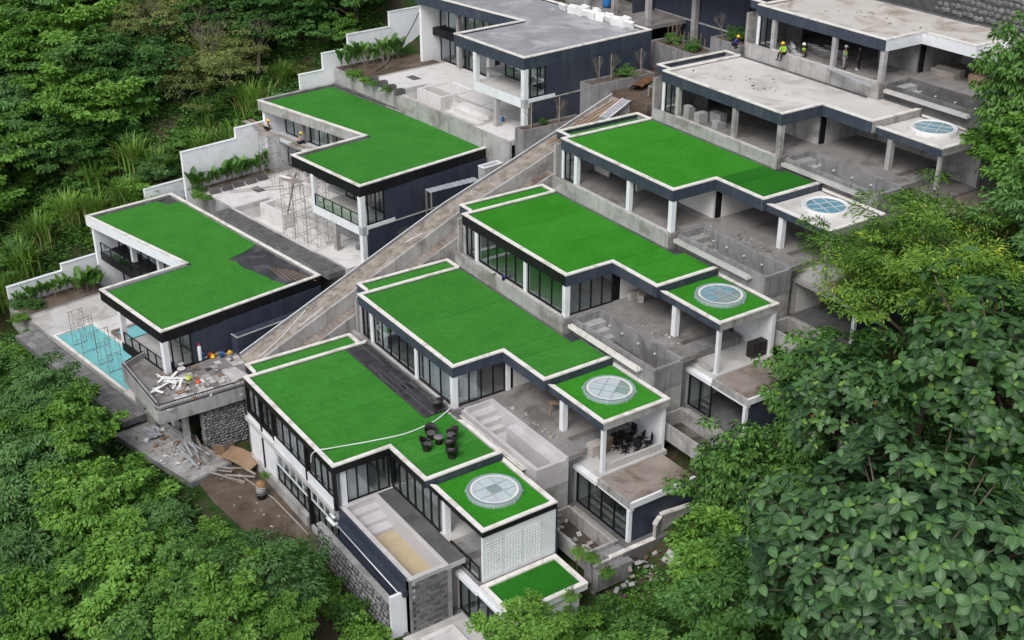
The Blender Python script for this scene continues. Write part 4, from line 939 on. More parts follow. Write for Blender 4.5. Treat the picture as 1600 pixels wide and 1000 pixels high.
# ------------------------------------------------------------------ planters and raised beds
def planter(name, label, x0, x1, y0, y1, z0, z1, mat='concrete', wall=0.16, rotz=0.0, soil='soil'):
    cx, cy = (x0+x1)/2, (y0+y1)/2
    t = thing(name, label, 'planter', (cx, cy, z0), rotz); hx, hy = (x1-x0)/2, (y1-y0)/2
    edging('planter_wall', [(-hx, -hy), (hx, -hy), (hx, hy), (-hx, hy)], True, -wall, 0, 0, z1-z0, mat, t)
    box('soil_bed', -hx+wall, hx-wall, -hy+wall, hy-wall, 0.0, z1-z0-0.12, soil, t); return t
planter('planter', 'long low concrete planter with bare staked saplings beside the dark side wall', -8.5, -7.3, 29.2, 35.6, 6.0, 10.7, 'concrete_raw')
planter('planter', 'short concrete planter with staked saplings higher along the dark side wall', -8.9, -7.3, 36.2, 43.2, 8.0, 13.4, 'concrete_raw')
planter('planter', 'grey planter of upright leafy stems in front of the dark upper wall', -11.6, -5.6, 46.2, 48.8, 11.0, 14.9, 'concrete_raw')
planter('planter', 'higher grey planter of leafy plants next to the farthest right villa', -5.2, -1.4, 47.6, 50.8, 11.0, 16.4, 'concrete_raw')
def upper_block():
    t = thing('upper_building', 'dark slate walled building with a concrete frame at the top of the site', 'building', (-9, 50, 11))
    box('wall', -8.0, 7.3, 1.2, 1.5, 0, 9.5, 'slate_wall', t); box('wall', -8.2, -8.0, -1.5, 10, 0, 9.0, 'slate_wall', t); box('capping', -8.05, 7.35, 1.15, 1.55, 4.9, 5.05, 'concrete', t)
    box('floor_slab', -16, -3.4, -3.6, 1.1, 4.6, 4.95, 'floor_raw', t)
    for (x, y) in ((-3.8, -3.2), (-8.6, -3.3), (-13, -3.2)): box('column', x-0.22, x+0.22, y-0.22, y+0.22, 4.951, 9.0, 'concrete', t)
    box('roof_slab', -16.2, 7.6, -1.8, 12, 9.5, 10.2, 'concrete', t); box('lower_wall', -16, -3.5, -3.4, -3.1, 0, 4.59, 'slate_wall', t)
    box('end_column', -2.2, -1.7, 0.6, 1.1, 0, 9.5, 'concrete', t)
upper_block()
yd = prism('yard', [(-12.5, 38.5), (-2.6, 38.5), (-2.6, 47.5), (-12.5, 47.5)], 5.0, 12.55, 'soil'); yd['kind'] = 'structure'
# dark stone retaining wall behind the farthest villa
def upper_retaining():
    t = thing('retaining_wall', 'dark rough stone retaining wall at the top right behind the farthest villa', 'stone wall', (14, 58.6, 16))
    box('core', -16, 16, 0, 1.0, -6, 9.0, 'mortar', t); st = stone_mesh_set(); rr = random.Random(21)
    for j in range(9):
        for i in range(31):
            s = rr.uniform(0.27, 0.36); inst('stone', st[[1, 2, 4][rr.randrange(3)]], t, (-4.5+i*0.55+rr.uniform(-.1, .1)+(0.27 if j % 2 else 0), 0.0, 4.3+j*0.52+rr.uniform(-.08, .08)), (0, rr.uniform(-.5, .5), 0), (s, 0.12, s*0.85))
upper_retaining()
def garden_edges():
    # low walls and sunken planting pits below the skylight ends of the right row
    for k, (lab, lab2) in enumerate([('sunken concrete planting pit beside the nearest villa pierced wall', 'low white garden kerb below the nearest villa'), ('sunken concrete planting pit beside the second villa in front of the third', None), ('stepped concrete planting pit at the foot of the fourth villa', None)]):
        ox, oy, oz = R_OFF[k+1]; g = oz+GZ
        t = thing('planting_pit', lab, 'planter', (ox+25.0, oy+2.2, g))
        edging('pit_wall', [(-2.2, -1.35), (2.6, -1.35), (2.6, 1.0), (-2.2, 1.0)], True, -0.2, 0, -0.9, 0.30, 'concrete', t); box('pit_floor', -2.0, 2.4, -1.15, 0.8, -1.0, -0.75, 'wet_mud', t)
        box('bench_slab', -2.1, 2.5, 1.02, 1.42, 0.05, 0.16, 'timber_grey', t)
        box('step', 2.65, 3.4, -1.4, 1.3, -1.4, 0.05, 'concrete_raw', t); box('step', 3.4, 4.1, -1.4, 1.3, -1.6, -0.3, 'concrete_raw', t)
garden_edges()
def garden_wall():
    t = thing('garden_wall', 'cranked white topped garden wall below the second villa terrace', 'wall', (27.2, 14.5, -6.5))
    pts = [(-0.45, -3.4), (-0.5, -2.1), (-0.45, 1.5), (-0.9, 2.3), (-0.6, 4.6)]
    zs = [2.05, 2.1, 3.2, 3.4]
    for (a_, b_), z in zip(zip(pts, pts[1:]), zs):
        A, B = offset_pts([a_, b_], -0.11, False), offset_pts([a_, b_], 0.11, False)
        prism('wall_section', [A[0], B[0], B[1], A[1]], -2.5, z, 'concrete', t); A, B = offset_pts([a_, b_], -0.16, False), offset_pts([a_, b_], 0.16, False); prism('capping', [A[0], B[0], B[1], A[1]], z+0.001, z+0.12, 'coping_white', t)
    t2 = thing('broken_slab', 'cracked pale concrete slab lying on the slope below the garden wall', 'slab', (28.3, 16.6, -5.0)); rr = random.Random(3)
    for i in range(4): MB().obox((0.2+0.6*(i % 2), -0.5+0.75*(i//2), 0.1+0.1*i), (1.1, 1.0, 0.12), (0.25, 0.22, 0.5+rr.uniform(-.1, .1))).build('fragment', 'patio_light', t2)
garden_wall()

# ------------------------------------------------------------------ vegetation
import numpy as np
def leaf_mat(name, dark, light, rough=0.5, spec=0.3, trans=0.22, veins=False, young=None):
    m, t = newmat(name)
    at = t.nodes.new('ShaderNodeAttribute'); at.attribute_name = 'tint'
    oi = t.nodes.new('ShaderNodeObjectInfo'); geo = t.nodes.new('ShaderNodeNewGeometry')
    nz = noise_tex(t, geo.outputs['Position'], 0.55, 3, 0.5)
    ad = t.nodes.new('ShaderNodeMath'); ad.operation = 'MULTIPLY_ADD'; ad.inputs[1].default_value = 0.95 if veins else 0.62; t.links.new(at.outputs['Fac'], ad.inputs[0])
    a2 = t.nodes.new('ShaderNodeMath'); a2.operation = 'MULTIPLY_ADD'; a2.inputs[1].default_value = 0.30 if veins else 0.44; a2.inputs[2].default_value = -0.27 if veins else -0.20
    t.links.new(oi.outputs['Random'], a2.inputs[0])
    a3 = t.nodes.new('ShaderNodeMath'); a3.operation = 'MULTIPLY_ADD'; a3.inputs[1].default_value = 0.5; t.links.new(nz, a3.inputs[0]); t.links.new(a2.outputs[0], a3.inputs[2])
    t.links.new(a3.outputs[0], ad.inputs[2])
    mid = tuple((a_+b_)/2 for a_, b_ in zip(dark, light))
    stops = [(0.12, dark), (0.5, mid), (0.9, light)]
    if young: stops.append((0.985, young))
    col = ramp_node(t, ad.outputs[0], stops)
    if veins:
        uv = t.nodes.new('ShaderNodeUVMap'); sp = t.nodes.new('ShaderNodeSeparateXYZ'); t.links.new(uv.outputs[0], sp.inputs[0])
        def mth(op, a_, b_=None, c_=None):
            n = t.nodes.new('ShaderNodeMath'); n.operation = op
            for s_, v_ in zip(n.inputs, (a_, b_, c_)):
                if v_ is None: continue
                if isinstance(v_, (int, float)): s_.default_value = v_
                else: t.links.new(v_, s_)
            return n.outputs[0]
        ax = mth('ABSOLUTE', mth('SUBTRACT', sp.outputs[0], 0.5))
        w = mth('SINE', mth('MULTIPLY', mth('SUBTRACT', sp.outputs[1], mth('MULTIPLY', ax, 0.75)), 62.0))
        side = mth('GREATER_THAN', w, 0.80); midr = mth('LESS_THAN', ax, 0.025)
        vf = mth('MULTIPLY', mth('MAXIMUM', mth('MULTIPLY', side, 0.5), midr), 0.55)
        col = mixc(t, vf, col, tuple(min(1, c*1.9+0.03) for c in light))
    p = t.nodes.new('ShaderNodeBsdfPrincipled'); p.inputs['Roughness'].default_value = rough; p.inputs['Specular IOR Level'].default_value = spec
    t.links.new(col, p.inputs['Base Color'])
    tl = t.nodes.new('ShaderNodeBsdfTranslucent'); t.links.new(mixc(t, 1.0, col, (1.25, 1.35, 0.6), 'MULTIPLY'), tl.inputs[0])
    mx = t.nodes.new('ShaderNodeMixShader'); mx.inputs[0].default_value = trans; t.links.new(p.outputs[0], mx.inputs[1]); t.links.new(tl.outputs[0], mx.inputs[2])
    o = t.nodes.new('ShaderNodeOutputMaterial'); t.links.new(mx.outputs[0], o.inputs[0])
leaf_mat('leaf_mid', (0.038, 0.105, 0.018), (0.155, 0.325, 0.070))
leaf_mat('leaf_bright', (0.054, 0.147, 0.015), (0.205, 0.405, 0.070))
leaf_mat('leaf_dark', (0.023, 0.067, 0.014), (0.109, 0.256, 0.058))
leaf_mat('leaf_blue', (0.041, 0.105, 0.021), (0.150, 0.310, 0.095), rough=0.45, spec=0.35)
leaf_mat('leaf_yellow', (0.040, 0.110, 0.018), (0.190, 0.340, 0.050), young=(0.46, 0.56, 0.06))
leaf_mat('leaf_olive', (0.077, 0.109, 0.028), (0.256, 0.307, 0.096))
leaf_mat('leaf_big', (0.010, 0.033, 0.013), (0.108, 0.222, 0.082), rough=0.45, spec=0.34, trans=0.16, veins=True, young=(0.115, 0.235, 0.035))
leaf_mat('leaf_big_dark', (0.008, 0.028, 0.009), (0.080, 0.185, 0.052), rough=0.42, spec=0.36, trans=0.16, veins=True, young=(0.13, 0.23, 0.03))
leaf_mat('blade', (0.09, 0.192, 0.032), (0.282, 0.461, 0.096))
leaf_mat('blade_straw', (0.205, 0.192, 0.077), (0.461, 0.422, 0.192))
leaf_mat('leaf_dead', (0.16, 0.06, 0.02), (0.34, 0.15, 0.05), trans=0.1)
NR = np.random.default_rng(12)
def unit(a_): return a_/np.maximum(np.linalg.norm(a_, axis=-1, keepdims=True), 1e-9)
def np_mesh(name, V, tris, mat, tint=None, smooth=False, uv=None):
    me = bpy.data.meshes.new(name); nv, nf = len(V), len(tris)
    me.vertices.add(nv); me.vertices.foreach_set('co', V.astype(np.float32).ravel())
    me.loops.add(nf*3); me.loops.foreach_set('vertex_index', tris.astype(np.int32).ravel())
    me.polygons.add(nf); me.polygons.foreach_set('loop_start', np.arange(0, nf*3, 3, dtype=np.int32))
    if smooth: me.polygons.foreach_set('use_smooth', np.ones(nf, dtype=bool))
    if tint is not None:
        at = me.attributes.new('tint', 'FLOAT', 'POINT'); at.data.foreach_set('value', tint.astype(np.float32))
    if uv is not None:
        ul = me.uv_layers.new(name='UVMap'); ul.data.foreach_set('uv', uv[tris.ravel()].astype(np.float32).ravel())
    me.update(calc_edges=True); me.materials.append(MATS[mat]); return me
def leaf_cards(P, D, U, L, Wd, tint):
    """folded pointed leaves: base P, direction D, up U; two triangles each"""
    D = unit(D); side = unit(np.cross(D, U)); up = unit(np.cross(side, D)); n = len(P); L = L[:, None]; Wd = Wd[:, None]
    mid = P + D*L*0.45
    v = np.stack([P, mid + side*Wd*0.5 + up*Wd*0.16, P + D*L - up*L*0.12, mid - side*Wd*0.5 + up*Wd*0.16], 1).reshape(-1, 3)
    b = (np.arange(n)*4)[:, None]; tr = np.concatenate([b+np.array([[0, 1, 2]]), b+np.array([[0, 2, 3]])], 1).reshape(-1, 3)
    return v, tr, np.repeat(tint, 4)
def clump_points(rng, n, rx, ry, rz, lumps=0.28, low=-0.35):
    """uneven crown: centres of leaf clumps on and inside a lumpy dome"""
    out = []; ph = rng.uniform(0, 6.3, (6,)); k = rng.uniform(1.5, 4.0, (6,))
    while len(out) < n:
        d = rng.normal(size=3); d /= np.linalg.norm(d)
        if d[2] < low: continue
        az = math.atan2(d[1], d[0]); el = math.asin(d[2])
        f = 1 + lumps*(sin(k[0]*az+ph[0])*cos(k[1]*el+ph[1]) + 0.6*sin(2*k[2]*az+ph[2]+2*el) + 0.5*sin(3*k[3]*el+ph[3]-az))
        r = f*(rng.uniform(0.62, 1.0) if rng.random() < 0.8 else rng.uniform(0.3, 0.65))
        out.append((d[0]*rx*r, d[1]*ry*r, d[2]*rz*r))
    return np.array(out)
def crown_mesh(name, seed, rx, ry, rz, nc, nl, leaf, width, mat, flat=0.45, cr=0.75, droop=0.35, low=-0.35, lumps=0.28, tintsp=0.22):
    rng = np.random.default_rng(seed); C_ = clump_points(rng, nc, rx, ry, rz, lumps, low)
    ct = rng.uniform(0.12, 0.62, nc)
    idx = np.repeat(np.arange(nc), nl); n = len(idx); r = cr*rng.uniform(0.7, 1.35, nc)[idx]
    q = rng.normal(size=(n, 3)); q = unit(q)*rng.uniform(0.15, 1, (n, 1))**0.55; q[:, 2] = np.abs(q[:, 2])*0.9 - 0.25
    q *= np.stack([r, r, r*flat], 1); P = C_[idx]+q
    out = unit(np.stack([C_[idx][:, 0], C_[idx][:, 1], C_[idx][:, 2]*0.4], 1))
    hor = unit(np.stack([q[:, 0], q[:, 1], np.zeros(n)], 1)+1e-4)
    D = hor*1.0 + out*0.5 + rng.normal(size=(n, 3))*0.45; D[:, 2] -= droop
    U = np.stack([rng.normal(size=n)*0.45, rng.normal(size=n)*0.45, np.ones(n)], 1) + out*0.45
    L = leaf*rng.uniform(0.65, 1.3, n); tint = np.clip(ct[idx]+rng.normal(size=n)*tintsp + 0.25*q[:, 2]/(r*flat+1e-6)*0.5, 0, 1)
    v, tr, ti = leaf_cards(P, D, U, L, L*width, tint)
    return np_mesh(name, v, tr, mat, ti), C_
def trunk_mesh(name, C_, base_z, r0, seed, mat='bark', nb=9):
    rng = random.Random(seed); m = MB(); top = Vector((0, 0, float(C_[:, 2].min())*0.5))
    p0 = Vector((0, 0, base_z)); mid = Vector((rng.uniform(-.3, .3), rng.uniform(-.3, .3), lerp(base_z, 0, 0.55)))
    m.tube([p0, mid, Vector((0, 0, -0.1))], [r0, r0*0.75, r0*0.45], 7)
    for i in range(nb):
        c = Vector(C_[rng.randrange(len(C_))].tolist()); s = mid.lerp(Vector((0, 0, 0)), rng.uniform(0, 0.9))
        k = s.lerp(c, 0.5) + Vector((rng.uniform(-.3, .3), rng.uniform(-.3, .3), rng.uniform(0.1, 0.6)))
        m.tube([s, k, c], [r0*0.40, r0*0.25, r0*0.08], 5)
    me = bpy.data.meshes.new(name); me.from_pydata(m.v, [], m.f); me.materials.append(MATS[mat]); return me
KIND = {}
def kind(key, n, base, r0, **kw):
    for i in range(n):
        me, C_ = crown_mesh('crown', 100+len(KIND)*7+i, **kw); KIND.setdefault(key, []).append((me, trunk_mesh('trunk', C_, base, r0, i+50), base))
kind('broad', 3, -6.0, 0.22, rx=3.4, ry=3.2, rz=2.7, nc=92, nl=100, leaf=0.40, width=0.50, mat='leaf_mid', lumps=0.38, cr=0.72, flat=0.4)
kind('bright', 3, -5.5, 0.20, rx=3.2, ry=3.0, rz=2.5, nc=92, nl=105, leaf=0.37, width=0.54, mat='leaf_bright', lumps=0.38, cr=0.72, flat=0.4)
kind('dark', 3, -6.5, 0.24, rx=3.5, ry=3.4, rz=3.2, nc=110, nl=85, leaf=0.36, width=0.48, mat='leaf_dark', lumps=0.42)
kind('tier', 2, -6.0, 0.22, rx=3.6, ry=3.4, rz=2.8, nc=70, nl=135, leaf=0.36, width=0.42, mat='leaf_blue', flat=0.2, cr=1.05, droop=0.5, lumps=0.35)
kind('feather', 2, -8.0, 0.24, rx=3.4, ry=3.2, rz=2.4, nc=170, nl=170, leaf=0.20, width=0.32, mat='leaf_yellow', flat=0.20, cr=0.85, droop=0.35, lumps=0.38)
kind('olive', 2, -5.0, 0.16, rx=2.8, ry=2.7, rz=2.3, nc=70, nl=70, leaf=0.22, width=0.4, mat='leaf_olive', lumps=0.4)
kind('shrub', 3, -1.2, 0.06, rx=1.25, ry=1.2, rz=0.9, nc=40, nl=40, leaf=0.24, width=0.5, mat='leaf_bright', cr=0.4)
kind('shrub_dark', 2, -1.2, 0.06, rx=1.3, ry=1.2, rz=1.0, nc=42, nl=40, leaf=0.22, width=0.5, mat='leaf_mid', cr=0.4)
kind('vine', 2, -4.0, 0.16, rx=2.3, ry=2.2, rz=3.4, nc=150, nl=55, leaf=0.27, width=0.6, mat='leaf_mid', flat=0.8, cr=0.55, droop=0.9, low=-0.8)
def add_tree(key, x, y, top, s, label, group=None, cat='tree', name='tree', var=None, zs=1.0, rz=None, ground=None):
    """top: height of the crown's centre above the world origin; the trunk reaches down into the ground"""
    vs = KIND[key]; i = RND.randrange(len(vs)) if var is None else var % len(vs); crown, trunk, base = vs[i]
    g = ground_z(x, y)-0.4 if ground is None else ground; t = thing(name, label, cat, (x, y, g), RND.uniform(0, 6.28) if rz is None else rz, group)
    inst('crown', crown, t, (0, 0, top-g), None, (s, s, s*zs)); inst('trunk', trunk, t, (0, 0, top-g), None, (s, s, max(s*zs, (top-g)/-base)))
    return t
ORD = ['first', 'second', 'third', 'fourth', 'fifth', 'sixth', 'seventh', 'eighth', 'ninth', 'tenth']
LLR = [[(-20.3, -14.1), ], [(-15.0, -13.6), (-12.2, -11.2)], [(-11.6, -15.1), (-8.0, -12.6), (-6.9, -10.7)], [(-7.1, -15.0), (-5.7, -12.1), (-1.4, -10.8)],
       [(-7.3, -17.8), (-4.0, -14.7), (1.1, -11.4), (4.6, -8.9)], [(-6.4, -19.2), (-2.2, -16.7), (2.3, -13.8), (6.4, -11.3), (9.8, -9.0)],
       [(-2.8, -19.6), (2.5, -16.6), (6.5, -13.8), (9.3, -11.9), (13.6, -8.6), (17.6, -6.4)], [(3.1, -18.6), (5.7, -16.7), (11.5, -13.3), (14.6, -12.0), (18.3, -9.3), (21.6, -7.0)],
       [(4.8, -21.0), (8.1, -18.8), (11.2, -16.6), (15.3, -13.5), (19.2, -12.0), (22.6, -9.1)]]
rows = ['topmost', 'second', 'third', 'fourth', 'fifth', 'sixth', 'seventh', 'eighth', 'lowest']
kinds_ll = ['broad', 'bright', 'tier', 'bright', 'broad', 'bright', 'bright', 'tier']
desc = {'broad': 'mid green broadleaf tree', 'bright': 'bright green broadleaf tree', 'tier': 'blue-green tree with layered leaves', 'dark': 'dark green dense tree', 'olive': 'dry olive-brown thin tree', 'feather': 'feathery yellow-green tree', 'vine': 'vine-covered tree'}
c_ = 0
for r_i, row in enumerate(LLR):
    for i, (x, y) in enumerate(row):
        k_ = kinds_ll[(r_i*3+i*5+c_) % 8] if not (i == 0 and r_i > 3) else 'dark'; c_ += 1
        lab = f'{desc[k_]}, {ORD[i]} from left, {rows[r_i]} row, lower left wood'
        s = RND.uniform(0.62, 1.02)
        if y > -9.2: s *= 0.78
        add_tree(k_, x, y, ground_z(x, y)+RND.uniform(3.4, 6.6)*(0.8 if y > -9.2 else 1), s, lab, 'trees of the lower left wood')
ULR = [[(-65.9, -0.0), (-60.3, 7.6), (-55.0, 15.0), (-49, 20.5), (-45.3, 26.3), (-43.2, 31.5)], [(-63.9, -0.5), (-59.8, 3.9), (-55.9, 7.2), (-53.2, 11.5), (-51.6, 15.1), (-48.4, 18.9), (-44.0, 22.4), (-43.1, 27.1), (-41.2, 31.6)],
       [(-59.5, -2.8), (-56.8, 0.1), (-54.4, 5.6), (-50.8, 8.5), (-48.8, 11.9), (-45.3, 15.3), (-43.1, 19.1)], [(-55.3, -2.0), (-53.4, 0.9), (-50.2, 5.6), (-46.9, 9.6), (-44.0, 13.3), (-41.6, 17.0)],
       [(-54.3, -4.9), (-50.3, -1.2), (-48.1, 2.9), (-45.7, 6.3)], [(-50.1, -5.4), (-46.8, -1.7), (-43.6, 1.5)], [(-47.0, -7.4), (-45.8, -4.5)], [(-43.4, -7.6)], [(-39.8, -10.5), (-35.0, -13.5)]]
kinds_ul = ['tier', 'broad', 'bright', 'broad', 'tier', 'broad', 'bright']
c_ = 0
for r_i, row in enumerate(ULR):
    for i, (x, y) in enumerate(row):
        k_ = kinds_ul[(r_i*2+i*3+c_) % 7]; c_ += 1
        if r_i < 4 and 9 < y < 20.5: k_ = 'olive' if (i+r_i) % 3 else 'dark'
        if y > 22: k_ = 'dark'
        lab = f'{desc[k_]}, {ORD[i]} from left, {rows[r_i]} row, upper left hillside'
        add_tree(k_, x, y, ground_z(x, y)+RND.uniform(1.6, 4.4), RND.uniform(0.85, 1.25)*(1.1 if k_ == 'olive' else 1), lab, 'trees of the upper left hillside')
# undergrowth bushes filling the hillside between the trees
ub = random.Random(8); c_ = 0; UB = []
for (x, y) in [(lerp(-36.8, -63, ((i*7) % 41)/41.0), -13 + 45*((i*0.6180339) % 1.0)) for i in range(66)]:
    if x > -38.5 and y > 24: x -= 3
    UB.append((x, y))
UB.sort(key=lambda p: (round(p[1]/6), p[0]))
for i, (x, y) in enumerate(UB):
    r_ = int((y+13)//6.5); n_in = sum(1 for q in UB[:i] if int((q[1]+13)//6.5) == r_); k_ = ub.choice(['broad', 'bright', 'tier', 'dark', 'olive' if y > 8 else 'bright'])
    o_ = ORD[n_in] if n_in < 10 else f'{n_in+1}th'
    add_tree(k_, x, y, ground_z(x, y)+0.8, ub.uniform(0.42, 0.68), f'{desc[k_].replace("tree", "bush")}, {o_} in bank {ORD[r_]} from the pool, left hillside', 'bushes of the left hillside', 'bush', 'bush')
# tall grass clumps
def grass_mesh(seed, n, h, spread, mat, w=0.05, droop=1.0):
    rng = np.random.default_rng(seed); V = []; T = []; ti = []
    for i in range(n):
        a_ = rng.uniform(0, 2*pi); r = spread*abs(rng.normal())*0.35; b = np.array([cos(a_)*r, sin(a_)*r, 0]); az = a_ + rng.normal()*0.7
        l_ = h*rng.uniform(0.6, 1.15); lean = rng.uniform(0.15, 0.75)*droop; d = np.array([cos(az), sin(az), 0]); sd = np.array([-d[1], d[0], 0])*w
        k = len(V); tt = rng.uniform(0.1, 0.8)
        for s, ww in ((0, 0.8), (0.4, 1.0), (0.75, 0.7), (1.0, 0.05)):
            p = b + d*(lean*l_*s*s*0.9) + np.array([0, 0, l_*(s - 0.45*lean*s*s*s)])
            V += [p-sd*ww, p+sd*ww]; ti += [tt, tt]
        for s in range(3): T += [(k+2*s, k+2*s+1, k+2*s+3), (k+2*s, k+2*s+3, k+2*s+2)]
    return np_mesh('blades', np.array(V), np.array(T), mat, np.array(ti))
GR = [grass_mesh(s, 230, 3.0, 1.5, 'blade', 0.06) for s in range(3)]; GS = [grass_mesh(s+9, 90, 2.2, 1.5, 'blade_straw', 0.04) for s in range(2)]
grass_spots = [((-36.5, -8.5), 'beside the low end of the nearest white wall'), ((-37.8, -6.0), 'arching over the nearest white wall'), ((-39.2, -3.6), 'behind the middle of the nearest white wall'), ((-39.8, -0.6), 'above the step of the nearest white wall'),
               ((-38.6, 1.6), 'at the left corner of the nearest left roof'), ((-41.6, 2.6), 'up the bank behind the nearest left roof'), ((-37.9, 4.6), 'tucked behind the nearest left roof edge'), ((-39.0, 8.2), 'left of the middle white wall'), ((-41.3, 6.6), 'upright on the bank between the two nearer white walls'),
               ((-38.0, 12.4), 'behind the taller step of the middle white wall'), ((-37.2, 15.6), 'above the middle white wall near the scaffold'), ((-39.4, 18.6), 'at the left end of the middle left roof'), ((-41.0, 14.6), 'high on the bank above the middle white wall'), ((-40.4, 22.6), 'below the farthest white wall'), ((-42.5, -8.8), 'at the far left edge of the picture')]
for i, ((x, y), where) in enumerate(grass_spots):
    g = ground_z(x, y)-0.2; t = thing('grass_clump', f'tall arching grass clump {where}', 'grass', (x, y, g), i*1.3, 'tall grass clumps along the white walls')
    s = RND.uniform(0.9, 1.35); inst('blades', GR[i % 3], t, (0, 0, 0), None, s); inst('dry_blades', GS[i % 2], t, (0, 0, 0), None, s)
# bare twiggy shrubs
def twig_mesh(seed, h, n, r0, mat='twig', spread=0.8):
    rng = random.Random(seed); m = MB()
    def grow(p, d, l_, r, lev):
        q = p + d*l_; k = p + d*l_*0.5 + Vector((rng.uniform(-.06, .06), rng.uniform(-.06, .06), rng.uniform(-.04, .08)))*l_
        m.tube([p, k, q], [r, r*0.8, r*0.55], 4, False)
        if lev > 0:
            for _ in range(rng.choice((2, 3, 3))):
                dd = (d + Vector((rng.uniform(-1, 1), rng.uniform(-1, 1), rng.uniform(-.2, .7)))*spread).normalized(); grow(q, dd, l_*rng.uniform(0.6, 0.85), r*0.55, lev-1)
    for i in range(n): grow(Vector((rng.uniform(-.2, .2), rng.uniform(-.2, .2), 0)), Vector((rng.uniform(-.4, .4), rng.uniform(-.4, .4), 1)).normalized(), h*0.34, r0, 4)
    me = bpy.data.meshes.new('branches'); me.from_pydata(m.v, [], m.f); me.materials.append(MATS[mat]); return me
TW = [twig_mesh(s, 4.6, 3, 0.07) for s in range(3)]
for i, (x, y, w_) in enumerate([(-50.5, 14.0, 'leftmost on the upper bank'), (-47.2, 17.0, 'at the top of the bank'), (-44.2, 16.6, 'in the middle of the bank'), (-41.2, 20.4, 'just left of the farthest white wall'), (-45.6, 12.2, 'lowest on the bank'), (-47.5, 21.0, 'highest behind the others')]):
    t = thing('dead_shrub', f'bare grey branching shrub {w_} among olive trees', 'shrub', (x, y, ground_z(x, y)+1.6), i*1.1, 'bare shrubs on the upper left bank'); inst('branches', TW[i % 3], t, (0, 0, 0), None, RND.uniform(0.9, 1.3))

# ------------------------------------------------------------------ big-leaved trees in the right foreground
def big_leaf_arrays(lobed=False):
    """one leaf along +X, 1 long, slightly folded and drooping; returns verts, tris, uv"""
    rows_ = 7; V = []; UV = []
    for i in range(rows_):
        s = i/(rows_-1); w = 0.31*(sin(pi*min(1, s**1.08*0.96+0.04))**0.7)
        if lobed: w *= 1.15 if i % 2 else 0.55
        if i == rows_-1: w = 0.005
        z = -0.30*s*s + 0.05*s
        V += [(s, -w, z+w*0.30), (s, 0, z), (s, w, z+w*0.30)]; UV += [(0, s), (0.5, s), (1, s)]
    T = []
    for i in range(rows_-1):
        a_ = i*3
        for j in (0, 1): T += [(a_+j, a_+3+j, a_+4+j), (a_+j, a_+4+j, a_+1+j)]
    return np.array(V), np.array(T), np.array(UV)
def rot_from(D, U):
    x = unit(D); y = unit(np.cross(U, x)); z = np.cross(x, y); return np.stack([x, y, z], -1)
